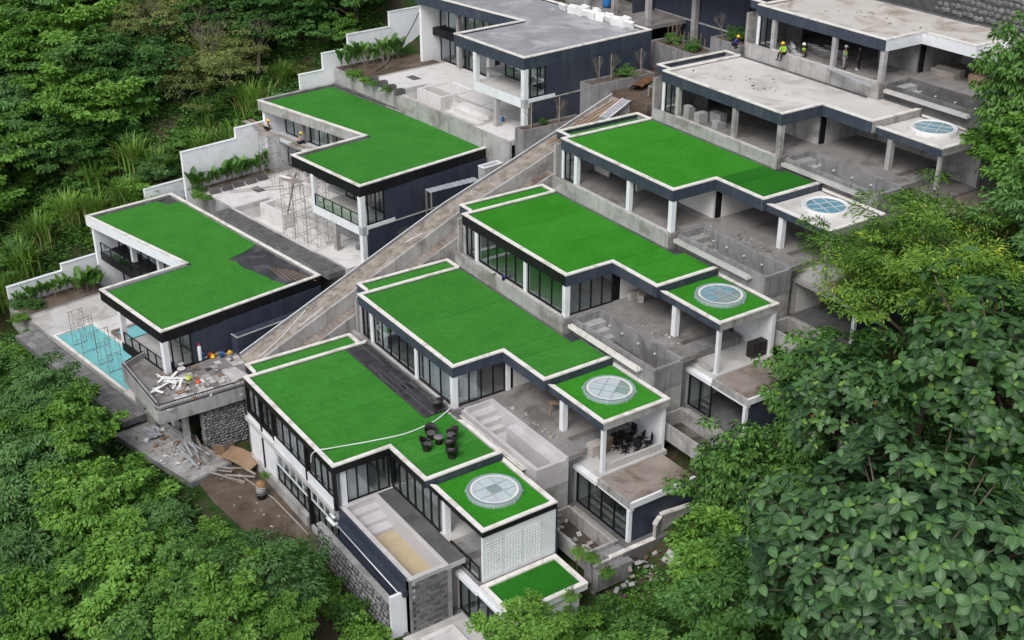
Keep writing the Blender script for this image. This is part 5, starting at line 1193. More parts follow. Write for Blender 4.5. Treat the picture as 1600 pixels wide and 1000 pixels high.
def big_tree(name, label, center, r, nwh, leaf, mat, seed, lobed=False, nobj=300, ground=None):
    rng = np.random.default_rng(seed); cx, cy, cz = center; g = ground_z(cx, cy)-0.4
    t = thing(name, label, 'tree', (cx, cy, g)); BV, BT, BUV = big_leaf_arrays(lobed)
    C_ = clump_points(rng, nwh, r[0], r[1], r[2], 0.16, -0.45)
    camd = np.array([76.1-cx, -28.3-cy, 45.1-cz]); camd /= np.linalg.norm(camd)
    pos, dirs, ups, sz, tn, vis = [], [], [], [], [], []
    for c in C_:
        out = c/np.array(r); out /= np.linalg.norm(out); ax = unit(out*0.75 + np.array([0, 0, 0.75]) + rng.normal(size=3)*0.2); a0 = rng.uniform(0, 6.28)
        e1 = unit(np.cross(ax, np.array([0.3, 0.8, 0.1]))); e2 = np.cross(ax, e1); nlv = rng.integers(6, 10); ct = rng.uniform(0.02, 0.62)
        for j in range(nlv):
            a_ = a0 + j*2.4; tier = j/nlv; lift = 0.75-0.95*tier if tier < .9 else .2
            d = unit(e1*cos(a_) + e2*sin(a_) + ax*lift + rng.normal(size=3)*0.15); d[2] -= 0.12
            young = tier < 0.2
            pos.append(c + ax*0.06*leaf + d*0.12*leaf); dirs.append(d); ups.append(ax + rng.normal(size=3)*0.18); sz.append(leaf*rng.uniform(0.75, 1.2)*(0.6 if young else 1.0))
            tn.append(min(1.0, ct + rng.uniform(-.1, .2) + (0.75 if young and rng.random() < 0.6 else 0))); vis.append(float((c/np.array(r)) @ camd) + rng.uniform(-.1, .1))
    pos, dirs, ups, sz, tn = map(np.array, (pos, dirs, ups, sz, tn)); M = rot_from(dirs, ups); order = np.argsort(-np.array(vis)); near, rest = order[:nobj], order[nobj:]
    from mathutils import Quaternion
    base = []
    for q in range(6):
        s_ = 1 + 0.0*q; Vq = BV.copy(); Vq[:, 2] += 0.05*np.sin(BV[:, 0]*6+q)*(0.5+BV[:, 1]*2); Vq[:, 2] -= 0.06*(q-2)*BV[:, 0]**2
        base.append(np_mesh('leaf', Vq, BT, mat, np.full(len(BV), [0.10, 0.22, 0.34, 0.46, 0.6, 0.98][q]), True, BUV))
    dead = np_mesh('leaf', BV*np.array([1, 0.8, 1.6]), BT, 'leaf_dead', np.full(len(BV), 0.5), True, BUV)
    for i in near:
        q = 5 if tn[i] > 0.85 else min(4, int(tn[i]*6.5)); o = inst('leaf', dead if rng.random() < 0.007 else base[q], t, None, None, float(sz[i]))
        mt = Matrix(M[i].tolist()).to_4x4(); o.rotation_euler = mt.to_euler(); o.location = (pos[i][0], pos[i][1], pos[i][2]+cz-g)
    if len(rest):
        Vr = np.einsum('nij,kj->nki', M[rest], BV)*sz[rest][:, None, None] + pos[rest][:, None, :] + np.array([0, 0, cz-g]); k = len(BV)
        Tr = (BT[None] + (np.arange(len(rest))*k)[:, None, None]).reshape(-1, 3)
        o = inst('foliage', np_mesh('foliage', Vr.reshape(-1, 3), Tr, mat, np.repeat(tn[rest], k), True, np.tile(BUV, (len(rest), 1))), t); o['kind'] = 'stuff'
    m = MB(); rr = random.Random(seed); m.tube([(0, 0, 0), (0.3, 0.2, (cz-g)*0.55), (0, 0, cz-g-r[2]*0.3)], [0.42, 0.33, 0.22], 9)
    for c in C_[::5]:
        c = Vector(c.tolist()) + Vector((0, 0, cz-g)); s = Vector((rr.uniform(-.2, .2), rr.uniform(-.2, .2), cz-g-r[2]*rr.uniform(0.1, 0.8))); kx = s.lerp(c, 0.55) + Vector((0, 0, rr.uniform(-.3, .5))); m.tube([s, kx, c], [0.13, 0.075, 0.03], 5)
    m.build('trunk', 'bark', t, True); return t
big_tree('teak_tree', 'large foreground tree with big veined grey-green leaves at the lower right', (47.7, 12.8, 8.4), (6.9, 6.6, 6.2), 860, 0.66, 'leaf_big', 31)
big_tree('teak_tree', 'darker big-leaved tree with lime new shoots at the right edge', (42.0, 25.0, 12.6), (5.4, 5.2, 4.8), 300, 0.66, 'leaf_big_dark', 32)
big_tree('breadfruit_tree', 'dark glossy tree with lobed leaves between the villa terraces and right edge', (36.6, 20.6, 9.2), (3.7, 3.5, 3.3), 260, 0.66, 'leaf_big_dark', 33, True, 200)
# ------------------------------------------------------------------ other trees on the right slope
for (k_, x, y, z, s, zs, lab) in [
    ('feather', 30.8, 34.0, 12.0, 1.7, 0.85, 'wide feathery yellow-green tree in front of the fourth and fifth villas'),
    ('feather', 33.6, 31.5, 12.2, 1.5, 0.9, 'lower feathery yellow-green tree right of the wide one'),
    ('feather', 27.4, 34.4, 9.0, 0.9, 0.9, 'small feathery tree touching the fourth villa skylight roof'),
    ('olive', 33.0, 35.6, 12.0, 1.3, 1.0, 'thin olive-brown tree showing branches behind the feathery trees'),
    ('vine', 28.8, 26.6, 4.4, 1.15, 1.0, 'dark vine-covered tree beside the third villa terrace'),
    ('dark', 31.6, 26.8, 6.0, 1.0, 1.0, 'dense dark tree behind the lobed-leaf tree'),
    ('dark', 36.6, 32.6, 10.0, 1.1, 1.0, 'dense dark tree under the right edge behind the big leaves'),
    ('vine', 30.2, 19.0, 0.4, 1.2, 1.1, 'bright vine-covered tree overhanging the second villa brown terrace'),
    ('vine', 31.6, 22.6, 2.6, 1.0, 1.1, 'vine-covered tree at the corner of the third villa lower room'),
    ('bright', 34.4, 14.6, -0.6, 0.95, 1.0, 'bright green tree left of the big grey-green leaves'),
    ('dark', 37.4, 13.0, -1.0, 0.95, 1.0, 'dark shaded tree under the big grey-green leaves'),
    ('vine', 33.0, 40.6, 15.2, 1.2, 1.1, 'creeper-draped tree right of the fifth villa skylight'),
    ('tier', 36.0, 38.6, 14.5, 1.2, 1.0, 'layered blue-green tree at the right edge below the creeper-draped one'),
    ('vine', 27.2, 45.6, 20.0, 1.25, 1.3, 'tall hanging leafy tree at the right edge before the farthest villa'),
    ('bright', 29.5, 44.4, 16.5, 1.0, 1.0, 'bright green tree below the tall hanging one'),
    ('tier', 24.5, 50.6, 14.6, 0.9, 1.0, 'blue-green tree by the end of the farthest villa'),
    ('dark', 34, 46, 14.0, 1.2, 1.0, 'dark dense tree at the right edge behind the creeper-draped one'),
    ('bright', 31.2, 3.0, -2.4, 0.66, 0.85, 'rounded yellowish green tree at the bottom edge below the small turf terrace'),
    ('bright', 30.4, 7.6, -5.6, 0.55, 0.9, 'young bright green tree right of the small turf terrace'),
    ('broad', 33.0, 10.0, -5.0, 0.7, 0.9, 'mid green tree on the slope below the planting pit'),
    ('broad', 36.0, 6.0, -3.4, 0.8, 0.9, 'mid green tree at the bottom edge left of the big leaves'),
    ('bright', 39.4, 4.6, -2.6, 0.8, 1.0, 'bright tree at the bottom edge under the big leaves'),
    ('bright', 32.4, 15.4, -4.4, 0.5, 0.9, 'small bright tree below the cracked slab'),
    ('dark', 41, 8.5, -3.0, 1.0, 1.0, 'shaded dark tree at the bottom below the big grey-green crown'),
    ('dark', 43.6, 18.6, 2.0, 1.1, 1.0, 'shaded dark tree behind the big grey-green crown'),
    ('dark', 48.5, 20.0, 3.0, 1.2, 1.0, 'shaded dark tree at the right edge below the lime shoots'),
    ('dark', 46.5, 26.0, 7.0, 1.2, 1.0, 'shaded dark tree at the far right edge')]:
    add_tree(k_, x, y, z, s, lab, None, zs=zs)
# shrubs on the slopes
sh = [(28.6, 10.6, 'beside the white garden kerb'), (29.6, 12.4, 'below the planting pit steps'), (31.0, 11.6, 'on the slope under the planting pit'), (30.6, 14.0, 'left of the cracked slab'), (32.6, 12.6, 'below the cracked slab'), (31.4, 17.2, 'right of the cracked slab'), (29.4, 5.4, 'at the right corner of the small turf terrace'),
      (28.9, 8.8, 'behind the small turf terrace'), (34.2, 8.0, 'low on the lower right slope'), (35.4, 10.4, 'beside the fallen board'), (33.6, 5.0, 'at the bottom edge of the slope'), (30.0, 1.4, 'left of the rounded tree at the bottom edge'), (33.8, 13.2, 'in the dip before the bright tree'),
      (2.9, 0.0, 'by the stone wall foot'), (6.0, -5.6, 'at the edge of the bare yard'), (9.4, -4.6, 'at the right of the bare yard'), (12.4, -3.2, 'near the trough wall'), (-0.8, -6.8, 'left of the bare yard'), (-29.8, -7.4, 'at the left end of the pool path'), (-32.6, -4.6, 'below the nearest white wall'), (-27.4, -9.0, 'under the path by the pool'), (14.6, -2.2, 'against the left end of the trough stone wall'), (16.4, -2.4, 'against the middle of the trough stone wall'), (18.4, -2.3, 'right of the middle of the trough stone wall'), (20.2, -2.2, 'against the right part of the trough stone wall'), (21.8, -2.4, 'at the right end of the trough stone wall'), (13.4, -4.4, 'below the left end of the trough stone wall'), (17.4, -4.0, 'below the middle of the trough stone wall'), (23.6, -2.6, 'beyond the white end panel of the trough')]
for i, (x, y, w_) in enumerate(sh):
    k_ = 'shrub' if i % 3 else 'shrub_dark'; gz = -7.3 if (x == 2.9) else ground_z(x, y)
    add_tree(k_, x, y, gz+0.5, RND.uniform(0.7, 1.1)*(0.45 if x == 2.9 else 1), f'{"bright" if i % 3 else "mid green"} leafy shrub {w_}', 'leafy shrubs on the slopes', 'shrub', 'shrub', ground=gz-0.2)
# ------------------------------------------------------------------ low ground cover on the open slopes (uncountable)
def ground_cover():
    rng = np.random.default_rng(77); P = []
    def patch(n, x0, x1, y0, y1, test):
        k = 0
        while k < n:
            x, y = rng.uniform(x0, x1), rng.uniform(y0, y1)
            if test(x, y):
                k += 1; P.append((x, y, ground_z(x, y) + 0.25*noise.noise(Vector((x*0.5, y*0.5, 3.0))) + 0.15))
    patch(2600, 28.6, 52, -8, 48, lambda x, y: True)
    patch(5200, -70, -36, -18, 34, lambda x, y: True)
    patch(2600, -32, 28, -26, -4.6, lambda x, y: y < -5.8 - 0.0*x and not (-2 < x < 9.5 and y > -5.9))
    P = np.array(P); n = len(P); k = 26; idx = np.repeat(np.arange(n), k); q = rng.normal(size=(n*k, 3))*np.array([0.42, 0.42, 0.26]); q[:, 2] = np.abs(q[:, 2]); D = q + rng.normal(size=q.shape)*0.2; D[:, 2] *= 0.4
    U = np.stack([rng.normal(size=n*k)*0.5, rng.normal(size=n*k)*0.5, np.ones(n*k)], 1); L = 0.34*rng.uniform(0.6, 1.3, n*k); ct = rng.uniform(0.05, 0.7, n)
    v, tr, ti = leaf_cards(P[idx]+q, D, U, L, L*0.55, np.clip(ct[idx]+rng.normal(size=n*k)*0.15, 0, 1))
    o = inst('ground_cover', np_mesh('ground_cover', v, tr, 'leaf_mid', ti)); tag(o, 'low leafy ground cover and creepers over the slopes between the trees', 'ground cover', None, 'stuff')
ground_cover()
# planted rows along the white walls
def canna_mesh(seed):
    BV, BT, BUV = big_leaf_arrays(); rng = np.random.default_rng(seed); Vs, Ts, ti = [], [], []; k = 0
    for i in range(9):
        a_ = rng.uniform(0, 6.28); d = unit(np.array([cos(a_)*0.45, sin(a_)*0.45, 1.0])); M = rot_from(d[None], np.array([[-cos(a_), -sin(a_), 0.3]]))[0]
        Vs.append(BV*np.array([1, 0.7, 0.6]) @ M.T*rng.uniform(0.6, 0.95) + np.array([rng.normal()*0.08, rng.normal()*0.08, rng.uniform(0.1, 0.7)])); Ts.append(BT+k); k += len(BV); ti += [rng.uniform(0.1, 0.8)]*len(BV)
    return np_mesh('leaves', np.concatenate(Vs), np.concatenate(Ts), 'leaf_mid', np.array(ti), True)
CN = [canna_mesh(s) for s in range(4)]
def canna_row(k, u, v0, v1, n, where, sc=1.0):
    (ox, oy, oz), rz = L_OFF[k]; R2 = Matrix.Rotation(rz, 2)
    for i in range(n):
        p = R2 @ Vector((u+RND.uniform(-.3, .3), lerp(v0, v1, i/max(1, n-1))+RND.uniform(-.1, .1))); t = thing('canna_plant', f'upright broad-leaved plant, {ORD[i] if i < 10 else str(i+1)+"th"} from left along {where}', 'plant', (ox+p.x, oy+p.y, oz-6.98), RND.uniform(0, 6), f'plants along {where}')
        inst('leaves', CN[i % 4], t, (0, 0, 0.25), None, sc*RND.uniform(0.85, 1.3)); m = MB()
        for q in range(3): m.tube([(0.06*q-0.06, 0.04*q, 0), (0.08*q-0.08, 0.05*q-0.05, 0.9)], 0.02, 4)
        m.build('stems', 'twig', t)
canna_row(1, -24.2, -2.0, 6.2, 16, 'the middle white wall', 1.25); canna_row(2, -27.2, -1.2, 6.0, 13, 'the farthest white wall', 1.4); canna_row(0, -25.4, -1.0, 6.0, 13, 'the nearest white wall', 1.1); canna_row(0, -24.2, 4.2, 6.4, 6, 'the corner of the pool court', 1.2)
for i, (x, y, z, lab) in enumerate([(-8.0, 30.4, 10.6, 'leafless staked sapling at the low end of the long planter'), (-8.0, 33.2, 10.6, 'leafless staked sapling in the middle of the long planter'), (-8.2, 37.6, 13.3, 'leafless twiggy sapling at the low end of the short planter'), (-8.1, 39.0, 13.3, 'leafless twiggy sapling in the middle of the short planter'), (-8.0, 42.4, 13.3, 'leafless sapling tied to a post at the high end of the short planter'), (-9.6, 47.4, 14.8, 'bare frangipani in the grey upper planter'), (-4.6, 48.4, 16.3, 'bare whitish sapling by the higher grey planter'), (-33.9, 28.6, 9.6, 'pale frangipani in front of the farthest white wall, left one'), (-32.4, 30.2, 9.6, 'pale frangipani in front of the farthest white wall, right one')]):
    t = thing('sapling', lab, 'tree', (x, y, z), i*0.9, 'bare saplings in the beds'); inst('branches', TW[i % 3], t, (0, 0, 0), None, (0.34, 0.34, 0.50))
    if i < 5: box('stake', 0.15, 0.22, -0.04, 0.03, -0.2, 2.2, 'timber_grey', t)
for i, (x, y, z, s, lab) in enumerate([(-8.1, 40.6, 13.5, 0.62, 'dark leafy bush at the high end of the short planter'), (-8.0, 31.8, 10.7, 0.34, 'low seedling in the long planter'), (-9.9, 47.5, 15.0, 0.62, 'leafy bush at the left of the grey upper planter'), (-7.2, 47.5, 15.0, 0.62, 'leafy bush at the right of the grey upper planter'), (-3.6, 49.0, 16.6, 0.7, 'leafy bush at the left of the higher planter'), (-2.3, 49.6, 16.6, 0.7, 'leafy bush at the right of the higher planter'), (-5.0, 41.5, 12.9, 0.36, 'yellow-green tuft beside the fifth villa corner')]):
    add_tree('shrub_dark' if i != 6 else 'shrub', x, y, z+0.15, s, lab, 'leafy bushes in the planters', 'bush', 'bush', ground=z-0.3)
for i, (k, u, v, s_, lab) in enumerate([(1, -22.6, -2.3, 0.5, 'low mossy bush at the corner of the middle left court'), (1, -21.2, -2.2, 0.42, 'second low bush along the edge of the middle left court'), (1, -24.0, -1.6, 0.55, 'bush under the left end of the middle white wall'), (2, -22.2, -1.7, 0.5, 'low bush at the corner of the farthest left court'), (2, -20.6, -1.8, 0.42, 'second low bush along the edge of the farthest left court'), (2, -18.4, -1.8, 0.4, 'third low bush along the edge of the farthest left court'), (2, -24.4, -1.6, 0.6, 'bush below the frangipani of the farthest left court'), (0, -24.6, 0.2, 0.7, 'yellowish bush beside the pool court'), (0, -25.6, -0.8, 0.7, 'leafy bush at the left end of the pool court'), (0, -22.8, -2.0, 0.6, 'leafy bush at the pool corner')]):
    (ox, oy, oz), rz = L_OFF[k]; p = Matrix.Rotation(rz, 2) @ Vector((u, v)); add_tree('shrub_dark' if i % 3 else 'shrub', ox+p.x, oy+p.y, oz-6.75, s_, lab, 'low bushes of the left courts', 'bush', 'bush', ground=oz-7.3)
for i in range(10):
    x = -11.2+i*0.55; t = thing('bamboo_stake', f'thin upright stem in the grey upper planter, {ORD[i]} from left', 'stake', (x, 47.9, 14.7), 0, 'upright stems in the upper planter'); MB().tube([(0, 0, 0), (0.03, 0, RND.uniform(1.2, 1.9))], 0.03, 5).build('stem', 'timber_raw', t)

# ------------------------------------------------------------------ roof furniture, hose, materials
def rattan_chair():
    """tub chair: flared skirt, seat cushion, wrap-around back"""
    t = thing('rattan_chair', 'x', 'chair', (0, 0, 0), 0, 'dark rattan chairs round the small table')
    m = MB(); n = 20
    def ring(r, z, sx=1.0): return [(r*cos(2*pi*j/n)*sx, r*sin(2*pi*j/n), z) for j in range(n)]
    prof = [(0.27, 0.0), (0.25, 0.14), (0.29, 0.30), (0.34, 0.40)]
    for (r, z) in prof: m.v += ring(r, z)
    for i in range(len(prof)-1):
        for j in range(n): m.f.append((i*n+j, i*n+(j+1) % n, (i+1)*n+(j+1) % n, (i+1)*n+j))
    m.build('base', 'rattan', t, True)
    MB().lathe((0.02, 0, 0.33), [(0.29, 0.0), (0.30, 0.06), (0.27, 0.10), (0.12, 0.11)], 18).build('seat', 'tile_dark', t, True)
    m = MB(); k = 15; V0 = []
    for i in range(k):
        a_ = radians(-118 + 236*i/(k-1)) + pi; c = cos(a_-pi); h = 0.36 + 0.20 + 0.26*max(0, c)**1.2
        for (r, z) in ((0.33, 0.36), (0.40+0.05*max(0, c), h), (0.36+0.05*max(0, c), h), (0.285, 0.38)): V0.append((r*cos(a_), r*sin(a_), z))
    F = []
    for i in range(k-1):
        for j in range(4): F.append((i*4+j, i*4+(j+1) % 4, (i+1)*4+(j+1) % 4, (i+1)*4+j))
    F += [(3, 2, 1, 0), ((k-1)*4, (k-1)*4+1, (k-1)*4+2, (k-1)*4+3)]
    obj('back', V0, F, 'rattan', t, True); return t
ch0 = rattan_chair(); used = False
for (x, y, a_, lab) in [(14.3, 7.05, 5.9, 'dark rattan tub chair farthest left behind the small round table'), (15.25, 8.05, 4.7, 'dark rattan tub chair on the skylight-far side of the small table'), (15.35, 6.10, 0.9, 'dark rattan tub chair turned its back to the notch beside an orange pot'),
                        (16.05, 7.45, 3.4, 'dark rattan tub chair close against the small table'), (17.0, 7.0, 3.0, 'dark rattan tub chair nearest the skylight end of the turf roof'), (11.3, 9.35, 3.9, 'dark rattan chair on the timber decking by the glass wall')]:
    c = copy_tree(ch0) if used else ch0; used = True; c.location = (x, y, -0.17); c.rotation_euler = (0, 0, a_); c['label'] = lab; c.scale = (1.12,)*3
t = thing('coffee_table', 'small round dark rattan table between the tub chairs', 'table', (15.1, 7.15, -0.17)); MB().lathe((0, 0, 0), [(0.26, 0), (0.22, 0.25), (0.27, 0.47)], 18).build('base', 'rattan', t, True); MB().lathe((0, 0, 0.47), [(0.33, 0), (0.34, 0.02), (0.33, 0.04)], 24).build('table_top', 'tile_grey', t, True)
t = thing('flower_pot', 'small orange pot behind the left rattan chair', 'pot', (14.75, 6.35, -0.17)); MB().lathe((0, 0, 0), [(0.12, 0), (0.17, 0.28), (0.19, 0.30), (0.15, 0.30)], 12).build('pot', 'plywood', t, True)
hz = -0.135
h_ = MB().tube(smooth_path([(12.0, 9.98, 0.02), (12.4, 8.9, hz), (12.75, 7.8, hz), (12.9, 5.8, hz), (12.45, 3.6, hz), (12.0, 1.95, hz), (11.9, 0.6, 0.04), (11.7, 0.05, 0.02), (11.2, -0.15, -0.5), (10.9, -0.12, -1.3)]), 0.042, 8).build('hose', 'pipe_white', None, True)
tag(h_, 'long white plastic hose lying across the nearest turf roof', 'hose')
def cable(name, pts, r, mat, label): tag(MB().tube(smooth_path(pts, 8), r, 5).build(name, mat, None, True), label, 'cable')
cable('cable', [(-33.6, 36.5, 17.5), (-33.8, 34.0, 13.2), (-33.2, 31.2, 10.5), (-32.6, 29.0, 9.7)], 0.05, 'black_frame', 'black cable sagging down the farthest white wall')
cable('cable', [(-9.0, 53, 20.5), (-5.5, 51.6, 18.9), (-2.5, 50.2, 18.4), (0.8, 47.6, 19.6)], 0.03, 'black_frame', 'thin cable strung across the dark upper wall')

def bucket(x, y, z, mat, label, r=0.16, h=0.3, grp='buckets and tubs about the site'):
    t = thing('bucket', label, 'bucket', (x, y, z), 0, grp); MB().lathe((0, 0, 0), [(r*0.82, 0), (r, h), (r*1.06, h), (r*1.06, h*0.94), (r*0.96, h*0.95)], 14).build('tub', mat, t, True)
    m = MB(); m.tube([(-r, 0, h*0.9), (-r*0.7, 0, h*1.25), (0, 0, h*1.38), (r*0.7, 0, h*1.25), (r, 0, h*0.9)], 0.012, 5); m.build('handle', 'steel', t); return t
bucket(3.2, 19.25, 4.12, 'plastic_white', 'white bucket on the ledge before the third villa glass'); bucket(4.3, 19.5, 4.12, 'plastic_navy', 'dark blue bucket on the ledge before the third villa glass')
# materials inside the right row
def cuboid_stack(name, label, cat, loc, size, nx, ny, nz, mat, gap=0.02, jit=0.03, seed=1, group=None, rz=0):
    t = thing(name, label, cat, loc, rz, group); rr = random.Random(seed)
    for k in range(nz):
        for i in range(nx):
            for j in range(ny):
                if k == nz-1 and rr.random() < 0.25 and nx*ny > 2: continue
                MB().obox((i*(size[0]+gap), j*(size[1]+gap), k*size[2]+size[2]/2), (size[0], size[1], size[2]-0.006), (0, 0, rr.uniform(-jit, jit)), 0.01).build('block', mat, t)
    return t
g_ = 'stacks of grey concrete blocks'
cuboid_stack('block_stack', 'tall stack of grey concrete blocks nearest the glazed bay of the fifth villa', 'blocks', (2.1, 38.8, 12.61), (0.62, 0.22, 0.21), 1, 3, 5, 'block_concrete', seed=1, group=g_)
cuboid_stack('block_stack', 'middle stack of grey concrete blocks in the fifth villa front', 'blocks', (3.5, 38.7, 12.61), (0.62, 0.22, 0.21), 1, 4, 4, 'block_concrete', seed=2, group=g_)
cuboid_stack('block_stack', 'stack of grey concrete blocks behind the middle one in the fifth villa', 'blocks', (4.0, 39.9, 12.61), (0.62, 0.22, 0.21), 2, 3, 4, 'block_concrete', seed=3, group=g_)
cuboid_stack('block_stack', 'low stack of grey concrete blocks right of the others in the fifth villa', 'blocks', (5.4, 38.9, 12.61), (0.62, 0.22, 0.21), 1, 4, 3, 'block_concrete', seed=4, group=g_)
cuboid_stack('tray_stack', 'black plastic trays stacked by the third villa patio column', 'trays', (22.3, 27.9, 3.19), (0.62, 0.62, 0.16), 1, 2, 7, 'rattan', gap=0.06, seed=5); 
cuboid_stack('block_stack', 'pale hollow blocks in a row at the edge of the third villa patio', 'blocks', (21.5, 24.2, 3.19), (0.55, 0.35, 0.24), 3, 1, 1, 'block_concrete', seed=6)
cuboid_stack('cushion_pile', 'grey slabs piled behind the second villa patio post', 'slabs', (20.6, 15.6, -1.17), (0.75, 0.5, 0.16), 1, 2, 5, 'plaster_bag', seed=7)
t = thing('board', 'brown plywood board leaning among the stacked chairs of the second villa', 'board', (21.2, 16.3, -1.17), 0.3); MB().obox((0, 0, 0.62), (0.05, 1.3, 1.2), (0, 0.18, 0)).build('panel', 'plywood', t)
def office_chair(x, y, a_, lab, z=-1.17):
    t = thing('office_chair', lab, 'chair', (x, y, z), a_, 'black office chairs packed under the second skylight roof')
    MB().obox((0, 0, 0.47), (0.48, 0.48, 0.09), (0, 0, 0), 0.03).build('seat', 'cloth_dark', t); MB().obox((-0.25, 0, 0.86), (0.07, 0.46, 0.62), (0, -0.12, 0), 0.03).build('back', 'cloth_dark', t)
    m = MB(); m.tube([(0, 0, 0.1), (0, 0, 0.45)], 0.03, 6); m.build('post', 'black_frame', t)
    for i in range(5): b_ = 2*pi*i/5; MB().bar((0, 0, 0.12), (0.3*cos(b_), 0.3*sin(b_), 0.06), 0.05).build('foot', 'black_frame', t)
    for s in (-1, 1): MB().bar((-0.12, s*0.27, 0.68), (0.16, s*0.27, 0.68), 0.05).build('arm', 'black_frame', t)
for i, (x, y) in enumerate([(21.0, 17.3), (21.7, 17.5), (21.2, 18.2), (22.0, 18.3), (20.5, 18.0), (21.4, 19.0), (22.1, 19.1), (20.6, 18.9)]): office_chair(x, y, 0.7*i, f'black office chair under the second skylight roof, {ORD[i]} counted from the plywood board')
box_l = box('low_parapet', 22.55, 22.72, 14.9, 19.7, -1.6, -0.68, 'patio_light', None); tag(box_l, 'low pale parapet closing the second villa skylight end', 'parapet')
t = thing('trestle', 'rough timber trestle on the second villa floor by the column', 'trestle', (16.4, 15.9, -0.27), 0.6)
for s in (-0.5, 0.5):
    for q in (-1, 1): MB().bar((s, q*0.35, 0), (s, q*0.08, 0.8), 0.06).build('leg', 'timber_raw', t)
box('top', -0.75, 0.75, -0.18, 0.18, 0.8, 0.86, 'timber_raw', t)
for i, (x, y) in enumerate([(12.2, 25.5), (12.3, 26.1), (12.35, 26.7), (12.8, 25.9)]):
    t = thing('cement_bag', f'pale cement bag on the third villa floor, {ORD[i]} from the column', 'bag', (x, y, 4.09), 0.2*i, 'cement bags by the third villa door')
    bm = bmesh.new(); bmesh.ops.create_cube(bm, size=1); bmesh.ops.subdivide_edges(bm, edges=bm.edges[:], cuts=2, use_grid_fill=True)
    for v in bm.verts: r_ = v.co.length; v.co = Vector((v.co.x*0.40, v.co.y*0.62, (v.co.z+0.5)*0.5))*(1.15-0.3*max(0, r_-0.55))
    me = bpy.data.meshes.new('sack'); bm.to_mesh(me); bm.free(); me.materials.append(MATS['plaster_bag']); inst('sack', me, t)
# boards, rolls and pipes of the farthest villa
for i, (x, y, a_) in enumerate([(5.3, 49.3, 0.3), (6.1, 49.0, 0.5), (6.9, 48.8, 0.4), (6.4, 50.1, 0.2), (7.6, 49.6, 0.6)]):
    t = thing('board', f'grey board sheet leaning inside the farthest villa, {ORD[i]} from left', 'board', (x, y, 17.06), a_, 'grey boards in the farthest villa'); MB().obox((0, 0, 0.42), (1.0, 0.06, 1.0), (0.75, 0, 0)).build('panel', 'block_concrete', t)
for i, (p, q) in enumerate([((3.4, 48.4, 17.3), (4.9, 47.7, 17.2)), ((3.0, 49.0, 17.5), (4.4, 47.9, 17.5)), ((4.6, 47.5, 17.15), (5.7, 47.7, 17.15))]):
    r_ = MB().tube([p, q], 0.17, 10).build('tarp_roll', 'tarp_grey' if i else 'cloth_grey', None, True); tag(r_, ['grey roll lying behind the sitting worker', 'blue-grey roll propped on another roll', 'pale roll end nearest the crouching worker'][i], 'roll', 'rolls in the farthest villa')
rr = random.Random(6)
for i in range(7):
    p = Vector((9.0+0.12*i, 47.05-0.12*i, 17.12+0.03*i)); q = p + Vector((5.0+rr.uniform(-.6, .4), -0.9+rr.uniform(-.2, .2), 0.0)); tag(MB().bar(p, q, 0.07, 0.05).build('metal_profile', 'aluminium', None), f'shiny metal profile on the farthest villa ledge, {ORD[i]} from the column', 'metal profile', 'metal profiles on the farthest villa ledge')
cuboid_stack('timber_stack', 'stacked timber and rods stored under the farthest villa roof at right', 'timber', (15.6, 52.6, 17.06), (2.2, 0.3, 0.12), 1, 4, 5, 'timber_grey', seed=9)
cuboid_stack('timber_stack', 'second timber stack stored at the right of the rods', 'timber', (18.6, 53.0, 17.06), (1.8, 0.3, 0.12), 1, 3, 6, 'timber_raw', seed=10)
tag(prism('mortar_patch', [(3.9, 47.05), (5.0, 46.7), (5.4, 46.95), (4.9, 47.2), (4.2, 47.3)], 15.83, 15.87, 'terrace_brown'), 'dark wet mortar patch on the pale roof under the sitting worker', 'mortar')
# foam blocks along the grey roof
for i, (x, y, a_) in enumerate([(-20.2, 42.6, 0.2), (-18.9, 42.8, 0.35), (-17.9, 42.9, 0.1), (-17.0, 43.0, 0.4), (-16.1, 43.1, 0.2), (-15.2, 43.2, 0.3), (-14.2, 43.3, 0.15), (-13.2, 43.4, 0.4), (-12.3, 43.5, 0.1), (-11.5, 43.6, 0.3), (-18.2, 43.6, 0.2), (-16.6, 43.8, 0.1), (-14.8, 43.9, 0.3), (-12.7, 44.1, 0.2)]):
    b_ = MB().obox((0, 0, 0), (0.85, 0.30+0.2*((i*5) % 3), 0.62+0.08*(i % 3)), (0.35-0.2*(i % 3), 0.08, 0), 0.015).build('foam_block', 'foam_white', None, False, (x, y, 16.72), (0, 0, a_*3-0.5)); tag(b_, f'white foam block on the grey roof edge, {ORD[i] if i < 10 else str(i+1)+"th"} from the left end', 'foam block', 'white foam blocks on the grey roof')
t = thing('barrel', 'blue plastic barrel behind the grey roof', 'barrel', (-20.2, 47.8, 16.0)); MB().lathe((0, 0, 0), [(0.36, 0), (0.40, 0.3), (0.40, 0.7), (0.36, 1.0), (0.30, 1.02)], 16).build('drum', 'plastic_blue', t, True)
